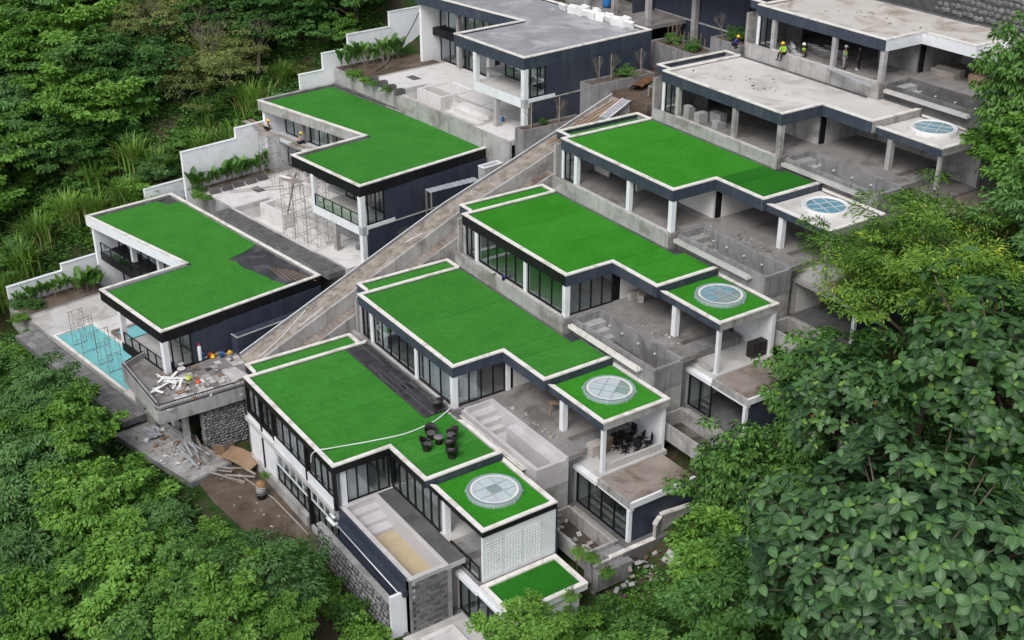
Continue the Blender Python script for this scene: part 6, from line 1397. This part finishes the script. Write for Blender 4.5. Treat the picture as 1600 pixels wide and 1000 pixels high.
# ------------------------------------------------------------------ clutter of the work terrace
rr = random.Random(13); z_ = TZ+0.02
for i in range(15):
    x, y = rr.uniform(-7.6, -5.5), rr.uniform(-4.6, -2.4); l_ = rr.uniform(0.7, 1.7)
    tag(MB().obox((0, 0, 0.06+0.035*i*0.4), (l_, rr.uniform(0.10, 0.22), 0.06), (rr.uniform(-.1, .1), rr.uniform(-.1, .1), rr.uniform(0, 3.1))).build('foam_offcut', 'foam_white', None, False, (x, y, z_)), f'white foam offcut in the heap on the work terrace, {ORD[i] if i < 10 else str(i+1)+"th"} from the bottom', 'foam offcut', 'foam offcuts on the work terrace')
for i in range(8):
    x, y = rr.uniform(-7.4, -4.8), rr.uniform(-4.4, -2.2); tag(MB().obox((0, 0, 0.03), (rr.uniform(0.5, 1.3), 0.08, 0.05), (0, 0, rr.uniform(0, 3.1))).build('batten', 'black_frame' if i % 2 else 'timber_grey', None, False, (x, y, z_)), f'{"dark" if i % 2 else "grey"} batten among the foam heap, {ORD[i]} laid', 'batten', 'battens in the foam heap')
bucket(-8.75, -2.3, z_, 'plastic_navy', 'white and navy bucket by the terrace parapet', 0.24, 0.45); bucket(-8.6, -1.7, z_, 'plastic_white', 'large white tub upright beside the navy bucket', 0.28, 0.36); bucket(-8.1, -1.85, z_, 'plastic_white', 'shallow white basin before the large tub', 0.3, 0.14)
bucket(-8.85, 0.1, z_, 'plastic_blue', 'blue water drum against the dark wall of the terrace', 0.26, 0.6); bucket(-8.35, 1.55, z_, 'plastic_blue', 'small blue bucket near the yellow helmets', 0.19, 0.36); bucket(-9.0, 0.75, z_, 'plastic_orange', 'red-orange tub against the dark wall', 0.28, 0.32); bucket(-8.95, -0.5, z_, 'tarp_grey', 'dark rubber tub at the foot of the white pillar', 0.28, 0.3)
for i, (x, y, s, lab) in enumerate([(-8.7, 0.95, 0.17, 'yellow ball-shaped helmet by the red-orange tub'), (-8.55, 2.3, 0.19, 'yellow helmet on the terrace near the ramp foot')]):
    t = thing('helmet', lab, 'helmet', (x, y, z_)); MB().lathe((0, 0, 0), [(s*1.25, 0.0), (s*1.25, 0.02), (s, 0.03), (s*0.95, 0.12), (s*0.7, 0.2), (s*0.2, 0.245)], 14).build('shell', 'plastic_yellow', t, True); MB().obox((0, 0, 0.235), (s*1.4, 0.04, 0.03)).build('ridge', 'plastic_yellow', t)
t = thing('gas_bottle', 'tall white gas bottle with red cap against the dark wall', 'bottle', (-8.75, -0.05, z_)); MB().lathe((0, 0, 0), [(0.16, 0), (0.17, 0.1), (0.17, 1.15), (0.08, 1.3)], 12).build('body', 'plastic_white', t, True); MB().lathe((0, 0, 1.3), [(0.09, 0), (0.09, 0.14), (0.05, 0.18)], 10).build('cap', 'plastic_red', t, True)
for i, (x, y, m_, sz, lab) in enumerate([(-6.6, -1.9, 'plastic_green', 0.7, 'crumpled yellow-green sack beside the foam heap'), (-5.6, -1.5, 'plastic_orange', 0.45, 'crumpled orange net beside the yellow-green sack'), (-9.1, 1.4, 'plywood', 0.6, 'brown sack behind the yellow helmets'), (-9.0, 0.35, 'plaster_bag', 0.6, 'pale sack beside the red-orange tub'), (-8.9, 3.0, 'tarp_grey', 0.5, 'grey rag at the foot of the ramp')]):
    bm = bmesh.new(); bmesh.ops.create_icosphere(bm, subdivisions=2, radius=sz/2); q = random.Random(i)
    for v in bm.verts: v.co *= q.uniform(0.7, 1.2); v.co.z = max(0, v.co.z*0.45+0.06)
    me = bpy.data.meshes.new('sack'); bm.to_mesh(me); bm.free(); me.materials.append(MATS[m_]); tag(inst('sack', me, None, (x, y, z_)), lab, 'sack')
t = thing('plywood_sheet', 'pale board lying flat at the foot of the ramp', 'board', (-5.2, 1.3, z_+0.03), 0.2); box('panel', -0.9, 0.9, -0.6, 0.6, 0, 0.03, 'patio_light', t)
t = thing('side_box', 'low slate-coloured box wall with a pale edge beside the terrace', 'wall', (-9.0, 4.2, TZ), 0.154); box('wall', 0.0, 0.9, -1.6, 5.5, 0, 1.5, 'slate_wall', t); edging('capping', [(0.0, -1.6), (0.9, -1.6), (0.9, 5.5)], False, -0.08, 0.03, 1.501, 1.56, 'concrete', t)
# ------------------------------------------------------------------ debris pile below the terrace
rr = random.Random(17)
for i in range(12):
    x, y = rr.uniform(-5.6, -2.0), rr.uniform(-4.3, -2.6); a_ = rr.uniform(-0.75, -0.25)+0.5; l_ = rr.uniform(2.2, 4.2)
    tag(MB().obox((0, 0, 0.08+0.05*i), (l_, 0.14, 0.06), (0, rr.uniform(-.06, .06), a_)).build('metal_profile', 'aluminium' if i % 3 else 'steel', None, False, (x, y, -6.98)), f'{"shiny" if i % 3 else "dull"} metal profile in the scrap pile below the terrace, {ORD[i] if i < 10 else str(i+1)+"th"} from the bottom', 'metal profile', 'metal profiles in the scrap pile')
for i in range(11):
    x, y = rr.uniform(-1.6, 1.8), rr.uniform(-3.0, -0.4); tag(MB().obox((0, 0, 0.06+0.05*i), (rr.uniform(1.2, 3.0), 0.16, 0.05), (0, rr.uniform(-.08, .08), rr.uniform(0.1, 0.9))).build('plank', rr.choice(['timber_grey', 'timber_grey', 'plywood']), None, False, (x, y, -7.26)), f'weathered plank in the heap under the plywood sheet, {ORD[i] if i < 10 else str(i+1)+"th"} from the bottom', 'plank', 'planks of the scrap heap')
t = thing('plywood_sheet', 'warped brown plywood sheet on top of the scrap heap', 'board', (0.1, -0.9, -6.55), 0.45); V = []; F = []
for i in range(7):
    for j in range(4): V.append((-1.5+0.5*i, -0.75+0.5*j, 0.10*sin(i*0.9)+0.05*j))
for i in range(6):
    for j in range(3): F.append((i*4+j, (i+1)*4+j, (i+1)*4+j+1, i*4+j+1))
ob = obj('sheet', V, F, 'plywood', t); md = ob.modifiers.new('thick', 'SOLIDIFY'); md.thickness = 0.03
t = thing('plywood_sheet', 'small upright plywood offcut leaning at the stone wall', 'board', (-1.6, -1.9, -7.0), 0.8); MB().obox((0, 0, 0.6), (0.9, 0.04, 1.2), (0.35, 0, 0)).build('sheet', 'plywood', t)
t = thing('plastic_sheet', 'crumpled pale plastic sheet beside the path under the terrace corner', 'sheet', (-7.3, -5.0, -6.9)); q = random.Random(4); V = []; F = []
for i in range(9):
    for j in range(7): V.append((-0.9+0.22*i+q.uniform(-.05, .05), -0.6+0.2*j+q.uniform(-.05, .05), 0.1+q.uniform(0, .22)))
for i in range(8):
    for j in range(6): F.append((i*7+j, (i+1)*7+j, (i+1)*7+j+1, i*7+j+1))
obj('film', V, F, 'tarp_grey', t)
t = thing('shrine_drum', 'drum wrapped in black and white checked cloth topped with straw', 'drum', (4.6, -1.35, -7.28)); MB().lathe((0, 0, 0), [(0.34, 0), (0.34, 0.35)], 16).build('drum_base', 'black_frame', t); MB().lathe((0, 0, 0.35), [(0.35, 0), (0.37, 0.35), (0.36, 0.72)], 18).build('checked_cloth', 'checker_cloth', t, True); MB().lathe((0, 0, 1.07), [(0.36, 0), (0.40, 0.06), (0.3, 0.22), (0.08, 0.36)], 12).build('straw_top', 'straw', t)
rr = random.Random(23)
for i in range(14): 
    x, y = rr.uniform(0.5, 9), rr.uniform(-3.4, -1.2); tag(MB().obox((0, 0, 0.02), (rr.uniform(0.1, 0.3), rr.uniform(0.06, 0.2), 0.06), (0, 0, rr.uniform(0, 3)), 0.01).build('rubble', rr.choice(['concrete', 'terrace_brown', 'stone_pale']), None, False, (x, y, -7.27)), f'lump of rubble on the bare yard, {ORD[i] if i < 10 else str(i+1)+"th"} from the scrap heap', 'rubble', 'rubble on the bare yard')
tag(MB().tube([(1.2, -1.6, -7.1), (5.4, -0.75, -7.15), (10.5, -0.55, -7.2)], 0.06, 6).build('drain_pipe', 'timber_grey', None), 'thin pipe lying along the foot of the nearest villa', 'pipe')
# ------------------------------------------------------------------ top of the ramp: boards, rusty sheet, canopy
rr = random.Random(29)
for i in range(9):
    x = -6.7+0.15*i; y0, y1 = 31.5+rr.uniform(-.5, .5), 38.4+rr.uniform(-.8, .5); z0, z1 = ramp_z(y0)+0.05+0.03*(i % 3), ramp_z(y1)+0.06+0.03*(i % 3)
    tag(MB().bar((x, y0, z0), (x+0.25, y1, z1), 0.13, 0.04).build('board', rr.choice(['plywood', 'timber_raw', 'rust_sheet', 'timber_grey']), None), f'long timber board lying on the upper ramp, {ORD[i]} from left', 'board', 'long boards on the upper ramp')
t = thing('window_frame', 'white framed window lying on the upper ramp boards', 'window', (-4.9, 37.0, 11.75), 0.15); MB().obox((0, 0, 0.1), (0.9, 3.0, 0.06), (0.35, 0, 0)).build('panel', 'tarp_grey', t); 
m = MB(); [m.obox((s*0.45, 0, 0.13), (0.08, 3.0, 0.08), (0.35, 0, 0)) for s in (-1, 1)]; m.build('frame', 'coping_white', t)
t = thing('rusty_sheet', 'curled rusty metal sheet on the bare soil above the ramp', 'metal sheet', (-6.6, 41.3, 12.62), 0.5); V = []; F = []
for i in range(9):
    for j in range(5): a_ = i/8*2.4; V.append((-0.5*cos(a_)*1.3, -1.4+0.7*j+0.1*sin(i), 0.55*sin(a_)+0.06*sin(j*2)))
for i in range(8):
    for j in range(4): F.append((i*5+j, (i+1)*5+j, (i+1)*5+j+1, i*5+j+1))
ob = obj('sheet', V, F, 'rust_sheet', t); ob.modifiers.new('thick', 'SOLIDIFY').thickness = 0.02
t = thing('timber_crate', 'open timber crate frame on the soil above the ramp', 'frame', (-4.2, 40.0, 12.6), 0.3)
for (a_, b_) in [((0, 0, 0), (0, 0, .9)), ((1.2, 0, 0), (1.2, 0, .9)), ((0, 1, 0), (0, 1, .9)), ((1.2, 1, 0), (1.2, 1, .9)), ((0, 0, .9), (1.2, 0, .9)), ((0, 1, .9), (1.2, 1, .9)), ((0, 0, .9), (0, 1, .9)), ((1.2, 0, .9), (1.2, 1, .9))]: MB().bar(a_, b_, 0.09).build('member', 'timber_grey', t)
t = thing('stair_canopy', 'pale corrugated canopy on posts over the steps beside the ramp', 'canopy', (-8.0, 20.0, 4.6)); V = []; F = []
for i in range(21):
    for j in range(2): V.append((-0.35+0.9*j, 0.2+0.24*i, 2.55+0.03*(i % 2)+0.05*i/20))
for i in range(20): F.append((2*i, 2*i+1, 2*i+3, 2*i+2))
ob = obj('roof_sheet', V, F, 'tarp_grey', t); ob.modifiers.new('thick', 'SOLIDIFY').thickness = 0.03
for (x, y) in ((-0.3, 0.3), (0.5, 0.3), (-0.3, 4.9), (0.5, 4.9)): box('post', x-0.05, x+0.05, y-0.05, y+0.05, -1, 2.54, 'steel', t)
for i in range(9): box('step', -0.4, 0.5, 0.4+0.5*i, 0.92+0.5*i, -0.6+0.12*i, -0.4+0.18*i, 'concrete_raw', t)
t = thing('end_block', 'short concrete upstand with pale top beside the ramp under the middle left court', 'kerb', (-8.6, 26.4, 7.5), 0.1); box('upstand', 0, 0.8, -0.9, 1.1, -2, 0.5, 'concrete', t); edging('rim', [(0, -0.9), (0.8, -0.9), (0.8, 1.1), (0, 1.1)], True, -0.12, 0.02, 0.501, 0.58, 'white_paint', t)
# ------------------------------------------------------------------ scaffolding
def scaffold(k, u0, u1, v0, v1, zb, lifts, label, lift=1.55, plank=True):
    (ox, oy, oz), rz = L_OFF[k]; R2 = Matrix.Rotation(rz, 2); p = R2 @ Vector((u0, v0)); t = thing('scaffold_tower', label, 'scaffold', (ox+p.x, oy+p.y, oz+zb), rz, 'scaffold towers in the left courts')
    L, Wd_ = u1-u0, v1-v0; r = 0.024
    for s in range(lifts):
        z0, z1 = s*lift, (s+1)*lift
        for u in (0, L):
            m = MB(); m.tube([(u, 0, z0), (u, 0, z1)], r, 5); m.tube([(u, Wd_, z0), (u, Wd_, z1)], r, 5); m.tube([(u, 0, z1-0.06), (u, Wd_, z1-0.06)], r, 5); m.tube([(u, 0.0, z1-0.5), (u, 0.3, z1-0.06)], r*0.7, 4); m.tube([(u, Wd_, z1-0.5), (u, Wd_-0.3, z1-0.06)], r*0.7, 4); m.tube([(u, 0.3, z0), (u, 0.3, z1-0.06)], r*0.6, 4); m.tube([(u, Wd_-0.3, z0), (u, Wd_-0.3, z1-0.06)], r*0.6, 4)
            m.build('frame', 'steel', t)
        for v in (0, Wd_):
            m = MB(); m.tube([(0, v, z0+0.3), (L, v, z1-0.3)], r*0.7, 4); m.tube([(L, v, z0+0.3), (0, v, z1-0.3)], r*0.7, 4); m.build('brace', 'steel', t)
    if plank: box('plank', -0.2, L+0.2, 0.1, Wd_-0.1, lifts*lift-0.03, lifts*lift+0.02, 'timber_grey', t)
    return t
scaffold(1, -22.4, -20.7, 4.5, 5.7, -7.0, 3, 'scaffold tower below the crouching worker at the middle white wall'); scaffold(1, -18.0, -16.3, 4.7, 5.9, -7.0, 3, 'scaffold tower below the standing orange-vested worker'); scaffold(1, -14.9, -13.2, 5.5, 6.6, -7.0, 3, 'scaffold tower half hidden behind the middle left roof corner', plank=False)
scaffold(1, -11.0, -9.2, -0.6, 0.6, -8.48, 4, 'tall scaffold tower standing in the empty white pool'); scaffold(1, -7.6, -5.9, 2.9, 4.1, -7.0, 2, 'short scaffold tower under the middle left balcony', plank=False); scaffold(1, -8.6, -7.1, 0.3, 1.4, -8.1, 3, 'scaffold tower on the pool steps of the middle left court', plank=False)
scaffold(0, -15.4, -13.6, -0.6, 0.6, -8.48, 3, 'scaffold tower standing in the turquoise pool at the far end', plank=False); scaffold(0, -10.8, -9.0, -0.6, 0.6, -8.48, 3, 'scaffold tower standing in the turquoise pool at the near end', plank=False)
def lplank(k, a_, b_, w, label, mat='timber_grey'):
    (ox, oy, oz), rz = L_OFF[k]; R3 = Matrix.Rotation(rz, 3, 'Z'); p, q = R3 @ Vector(a_) + Vector((ox, oy, oz)), R3 @ Vector(b_) + Vector((ox, oy, oz)); tag(MB().bar(p, q, w, 0.06).build('plank', mat, None), label, 'plank')
lplank(1, (-26.6, 5.6, -2.33), (-20.2, 5.45, -2.28), 0.5, 'scaffold plank under the crouching worker'); lplank(1, (-20.6, 5.5, -2.20), (-13.2, 5.7, -2.14), 0.5, 'scaffold plank under the orange-vested worker'); lplank(1, (-26.4, 6.1, -2.25), (-22.4, 6.0, -2.2), 0.3, 'brown scaffold board behind the crouching worker', 'timber_raw')
lplank(1, (-11.4, -0.3, -2.2), (-7.4, 1.0, -2.5), 0.35, 'white board laid on the tall scaffold in the pool', 'coping_white'); lplank(1, (-13.6, 1.5, -7.0), (-10.6, 0.9, -2.0), 0.12, 'slanting timber prop beside the tall scaffold', 'timber_grey'); lplank(1, (-21.6, 0.4, -6.8), (-19.0, 4.6, -6.6), 0.14, 'timber batten across the planter boxes of the middle left court', 'timber_grey')
for k, pts in ((1, [(-22.55, -0.6), (-22.5, 0.7), (-22.6, 2.0), (-22.5, 3.3), (-22.55, 4.6)]), (2, [(-20.2, -1.0), (-18.6, -1.1), (-17.0, -1.2), (-22.0, -0.9)])):
    for i, (u, v) in enumerate(pts):
        (ox, oy, oz), rz = L_OFF[k]; p = Matrix.Rotation(rz, 2) @ Vector((u, v)); t = thing('planter_box', f'dark stone planter box in the {"middle" if k == 1 else "farthest"} left court, {ORD[i]} along the bed', 'planter', (ox+p.x, oy+p.y, oz-7.0), rz+1.5, 'dark planter boxes of the left courts')
        edging('box_wall', [(-0.45, -0.28), (0.45, -0.28), (0.45, 0.28), (-0.45, 0.28)], True, -0.08, 0, 0, 0.5, 'tile_dark', t); box('soil_fill', -0.37, 0.37, -0.2, 0.2, 0, 0.42, 'soil', t)
(ox, oy, oz), rz = L_OFF[2]; p = Matrix.Rotation(rz, 2) @ Vector((-4.8, 1.5)); t = thing('water_bottle', 'blue water bottle on the floor of the farthest left court', 'bottle', (ox+p.x, oy+p.y, oz-7.0)); MB().lathe((0, 0, 0), [(0.15, 0), (0.16, 0.32), (0.06, 0.42), (0.06, 0.5)], 12).build('body', 'plastic_blue', t, True); MB().lathe((0, 0, 0.5), [(0.07, 0), (0.07, 0.05)], 10).build('cap', 'plastic_white', t)
(ox, oy, oz), rz = L_OFF[1]; p = Matrix.Rotation(rz, 2) @ Vector((-3.0, 1.6)); bucket(ox+p.x, oy+p.y, oz-6.99, 'tarp_grey', 'dark bucket on the white floor under the middle left balcony', 0.22, 0.36)
# saplings and scraps beyond the small turf terrace
for i, (x, y, h) in enumerate([(26.0, 10.5, 3.9), (26.9, 10.9, 4.0), (28.3, 11.0, 3.6), (29.4, 7.4, 4.2)]):
    t = add_tree('shrub', x, y, -7.5+h, 0.36, f'slender young tree with a leafy tuft beyond the small turf terrace, {ORD[i]} from left', 'slender young trees by the turf terrace', ground=-7.5, zs=1.3)
tag(MB().bar((30.2, 16.9, -7.2), (31.2, 18.9, -6.0), 0.1).build('batten', 'timber_grey', None), 'pale batten stuck in the slope among the shrubs', 'batten'); tag(MB().obox((0, 0, 0), (1.2, 0.6, 0.06), (0.2, 0.2, 0.6)).build('board', 'coping_white', None, False, (30.4, 16.2, -7.3)), 'small white board dropped on the slope among the shrubs', 'board')

def rubble_pile(label, cx, cy, rx, ry, n, seed, mats, z_of, name='rubble_pile', sz=1.0):
    rr = random.Random(seed); t = thing(name, label, 'rubble', (cx, cy, z_of(cx, cy)))
    z0 = z_of(cx, cy)
    for i in range(n):
        x, y = cx+rr.gauss(0, rx), cy+rr.gauss(0, ry); s = rr.uniform(0.08, 0.34)*sz
        MB().obox((x-cx, y-cy, z_of(x, y)-z0+0.06), (s*rr.uniform(0.8, 1.8), s, s*rr.uniform(0.25, 0.6)), (rr.uniform(-.5, .5), rr.uniform(-.5, .5), rr.uniform(0, 3)), 0.01).build('fragment', rr.choice(mats), t)
gz2 = lambda x, y: max(ground_z(x, y), -7.6)+0.2
rubble_pile('heap of broken concrete and earth beside the cracked slab', 28.0, 14.8, 0.9, 1.6, 90, 1, ['concrete', 'terrace_brown', 'stone_pale', 'soil'], lambda x, y: -5.4-0.45*(x-28))
rubble_pile('scatter of broken tiles in the first planting pit', 24.3, 12.2, 1.0, 0.6, 34, 2, ['concrete', 'patio_light', 'terrace_brown'], lambda x, y: -5.0)
rubble_pile('pale slabs and scraps dumped beside the second villa lower glass', 22.4, 11.6, 0.5, 0.5, 16, 3, ['patio_light', 'concrete'], lambda x, y: -4.1)
rubble_pile('mortar crumbs swept along the third villa pool edge', 16.0, 23.6, 2.2, 0.25, 40, 4, ['concrete', 'terrace_brown'], lambda x, y: 4.07, sz=0.5)
rubble_pile('mortar crumbs on the second villa floor near the pool', 16.5, 13.9, 2.0, 0.2, 36, 5, ['concrete', 'terrace_brown'], lambda x, y: -0.29, sz=0.5)
rubble_pile('mortar crumbs on the fourth villa floor near the pool', 16.5, 32.4, 2.2, 0.25, 36, 6, ['concrete', 'terrace_brown'], lambda x, y: 8.48, sz=0.5)
rubble_pile('scraps of timber and plaster strewn over the path below the terrace', -4.0, -4.6, 1.8, 0.7, 44, 7, ['timber_grey', 'plywood', 'concrete', 'foam_white'], lambda x, y: -6.98)
rubble_pile('scraps of tile strewn about the work terrace floor', -5.8, -1.2, 1.6, 1.8, 60, 8, ['concrete', 'patio_light', 'plywood', 'tile_dark'], lambda x, y: -2.69)
rubble_pile('grit and crumbs on the pale roof of the fifth villa', 6.5, 42.4, 2.6, 1.2, 30, 9, ['concrete_dark', 'terrace_brown'], lambda x, y: 15.83, sz=0.4)
rubble_pile('loose stones on the farthest villa stained roof', 9.0, 52.0, 3.5, 1.6, 24, 10, ['concrete_dark', 'terrace_brown'], lambda x, y: 20.26, sz=0.4)

# ------------------------------------------------------------------ people
def skin_mesh(name, pts, edges, mat, parent, root=0, sub=2):
    me = bpy.data.meshes.new(name); me.from_pydata([p[0] for p in pts], edges, []); o = bpy.data.objects.new(name, me); COL.objects.link(o); o.parent = parent
    sk = o.modifiers.new('skin', 'SKIN'); sk.use_smooth_shade = True; ss = o.modifiers.new('sub', 'SUBSURF'); ss.levels = sub; ss.render_levels = sub
    for v, p in zip(me.skin_vertices[0].data, pts): r = p[1]; v.radius = (r, r) if isinstance(r, (int, float)) else r
    me.skin_vertices[0].data[root].use_root = True; me.materials.append(MATS[mat]); return o
POSE = {'stand': dict(pel=(0, 0, .93), ch=(0.0, 0, 1.27), nk=(0.01, 0, 1.47), hd=(0.04, 0, 1.62), ar=[((0, .17, 1.41), (-.03, .24, 1.13), (.10, .23, .90)), ((0, -.17, 1.41), (-.02, -.24, 1.13), (.14, -.20, .95))], lg=[((0, .09, .90), (.02, .10, .50), (-.02, .11, .08)), ((0, -.09, .90), (.03, -.11, .50), (-.01, -.13, .08))]),
        'sit': dict(pel=(0, 0, .10), ch=(0.06, 0, .44), nk=(0.12, 0, .63), hd=(0.18, 0, .77), ar=[((.06, .17, .57), (.16, .22, .30), (.38, .12, .22)), ((.06, -.17, .57), (.16, -.22, .30), (.38, -.10, .22))], lg=[((0, .09, .09), (.42, .12, .13), (.44, .12, -.30)), ((0, -.09, .09), (.42, -.14, .13), (.46, -.15, -.30))]),
        'crouch': dict(pel=(0, 0, .30), ch=(0.16, 0, .60), nk=(0.26, 0, .77), hd=(0.35, 0, .89), ar=[((.16, .17, .72), (.34, .22, .52), (.56, .12, .42)), ((.16, -.17, .72), (.36, -.22, .50), (.58, -.08, .36))], lg=[((0, .10, .28), (.38, .17, .50), (.10, .15, .08)), ((0, -.10, .28), (.40, -.15, .46), (.12, -.15, .08))])}
def person(label, loc, rz, pose, top, legs, helmet, vest=None, s=1.0):
    t = thing('person', label, 'person', loc, rz); t.scale = (s, s, s); P = POSE[pose]
    pts = [(P['pel'], (.14, .11)), (P['ch'], (.165, .115)), (P['nk'], .055), (P['hd'], (.085, .10))]; ed = [(0, 1), (1, 2), (2, 3)]
    hd = Vector(P['hd']); up = (hd-Vector(P['nk'])).normalized(); pts.append((tuple(hd+up*0.11), (.075, .085))); ed.append((3, 4))
    toes = []
    for (sh_, el, wr) in P['ar']:
        k = len(pts); w, e2 = Vector(wr), Vector(el); hn = w + (w-e2).normalized()*0.09; pts += [(sh_, .058), (el, .043), (wr, .030), (tuple(hn), (.036, .018))]; ed += [(1, k), (k, k+1), (k+1, k+2), (k+2, k+3)]
    for (hp, kn, an) in P['lg']:
        k = len(pts); toe = (an[0]+0.17, an[1], an[2]-0.045); pts += [(hp, .088), (kn, .062), (an, .045), (toe, (.042, .03))]; ed += [(0, k), (k, k+1), (k+1, k+2), (k+2, k+3)]; toes.append((an, toe))
    skin_mesh('body', pts, ed, 'skin', t)
    # clothes follow the same joints, slightly larger
    sp = [(P['pel'], (.158, .128)), (P['ch'], (.185, .132)), (tuple(Vector(P['nk'])-up*0.05), .075)]; se = [(0, 1), (1, 2)]
    for (sh_, el, wr) in P['ar']:
        k = len(sp); mid = Vector(el).lerp(Vector(wr), 0.55); sp += [(sh_, .074), (el, .056), (tuple(mid), .046)]; se += [(1, k), (k, k+1), (k+1, k+2)]
    skin_mesh('shirt', sp, se, top, t)
    tp = [(P['pel'], (.160, .130))]; te = []
    for (hp, kn, an) in P['lg']: k = len(tp); tp += [(hp, .104), (kn, .076), (an, .062)]; te += [(0, k), (k, k+1), (k+1, k+2)]
    skin_mesh('trousers', tp, te, legs, t)
    for (an, toe) in toes: MB().obox(((an[0]+toe[0])/2+0.02, an[1], toe[2]+0.0), (0.27, 0.10, 0.09), (0, 0, 0), 0.03).build('shoe', 'cloth_white' if legs == 'cloth_dark' and pose == 'stand' else 'cloth_dark', t)
    if vest: skin_mesh('vest', [(tuple(Vector(P['pel']).lerp(Vector(P['ch']), 0.1)), (.172, .142)), (P['ch'], (.200, .148)), (tuple(Vector(P['ch']).lerp(Vector(P['nk']), 0.75)), (.13, .10))], [(0, 1), (1, 2)], vest, t)
    # face and hands
    fx = Vector((1, 0, 0)); m = MB(); m.obox(hd+fx*0.105+up*0.035, (0.035, 0.022, 0.045), (0, 0.3, 0), 0.005); [m.obox(hd+Vector((0.02, q*0.092, 0.03)), (0.04, 0.02, 0.055), (0, 0, 0), 0.006) for q in (-1, 1)]; m.build('nose_and_ears', 'skin', t)
    m = MB(); [m.obox(hd+Vector((0.088, q*0.032, 0.06)), (0.015, 0.02, 0.012)) for q in (-1, 1)]; m.obox(hd+Vector((0.092, 0, -0.03)), (0.012, 0.045, 0.01)); m.build('eyes_and_mouth', 'cloth_dark', t)
    m = MB(); m.lathe(hd+Vector((-0.02, 0, 0.02)), [(0.098, 0.0), (0.100, 0.06), (0.085, 0.11), (0.04, 0.14)], 12); m.build('hair', 'cloth_dark', t, True)
    for (sh_, el, wr) in P['ar']:
        w, e2 = Vector(wr), Vector(el); d = (w-e2).normalized(); sd = d.cross(Vector((0, 0, 1))).normalized(); up2 = sd.cross(d); m = MB()
        for f in range(4):
            b_ = w + d*0.11 + sd*(0.022*(f-1.5)); l_ = [.055, .07, .065, .05][f]; m.tube([b_, b_+d*l_*0.6-up2*0.008, b_+d*l_*0.9-up2*0.035], [.010, .009, .006], 5)
        b_ = w + d*0.05 + sd*0.035; m.tube([b_, b_+d*0.03+sd*0.022, b_+d*0.06+sd*0.022-up2*0.01], [.011, .010, .007], 5); m.build('fingers', 'skin', t, True)
    if helmet:
        h = MB().lathe((0, 0, 0), [(0.155, 0), (0.158, 0.012), (0.128, 0.02), (0.125, 0.07), (0.10, 0.125), (0.05, 0.158), (0.01, 0.165)], 16).build('helmet', helmet, t, True, tuple(hd+Vector((0.0, 0, 0.065)))); MB().obox((0.15, 0, 0.012), (0.10, 0.17, 0.014), (0, 0.12, 0), 0.004).build('peak', helmet, h)
    return t
def lpos(k, u, v, z): (ox, oy, oz), rz = L_OFF[k]; p = Matrix.Rotation(rz, 2) @ Vector((u, v)); return (ox+p.x, oy+p.y, oz+z)
person('crouching worker in orange vest and yellow helmet on the left end of the scaffold plank', lpos(1, -22.6, 5.5, -2.26), 0.5, 'crouch', 'cloth_white', 'cloth_dark', 'plastic_yellow', 'vest_orange', 1.05)
person('worker in orange vest and yellow helmet sitting midway along the scaffold plank', lpos(1, -16.9, 5.5, -2.08), 1.7, 'sit', 'cloth_grey', 'cloth_dark', 'plastic_yellow', 'vest_orange', 1.08)
person('worker in yellow helmet sitting on the farthest villa ledge', (4.2, 46.95, 17.10), -1.4, 'sit', 'vest_lime', 'cloth_dark', 'plastic_yellow', None, 1.08)
person('crouching worker with white helmet beside the grey rolls', (5.4, 48.0, 17.06), -0.9, 'crouch', 'cloth_dark', 'cloth_dark', 'plastic_white', 'vest_lime', 1.08)
person('standing worker in lime vest and white helmet behind the shiny profiles', (9.75, 47.95, 17.06), 0.4, 'stand', 'cloth_grey', 'cloth_grey', 'plastic_white', 'vest_lime', 1.03)
person('standing figure in black clothes and white shoes inside the farthest villa', (10.7, 48.6, 17.06), -2.6, 'stand', 'cloth_dark', 'cloth_dark', None, None, 1.05)
person('worker in yellow helmet and blue jacket crouching left of the farthest villa', (-1.0, 46.4, 16.55), 0.2, 'crouch', 'plastic_navy', 'cloth_dark', 'plastic_yellow', None, 1.05)
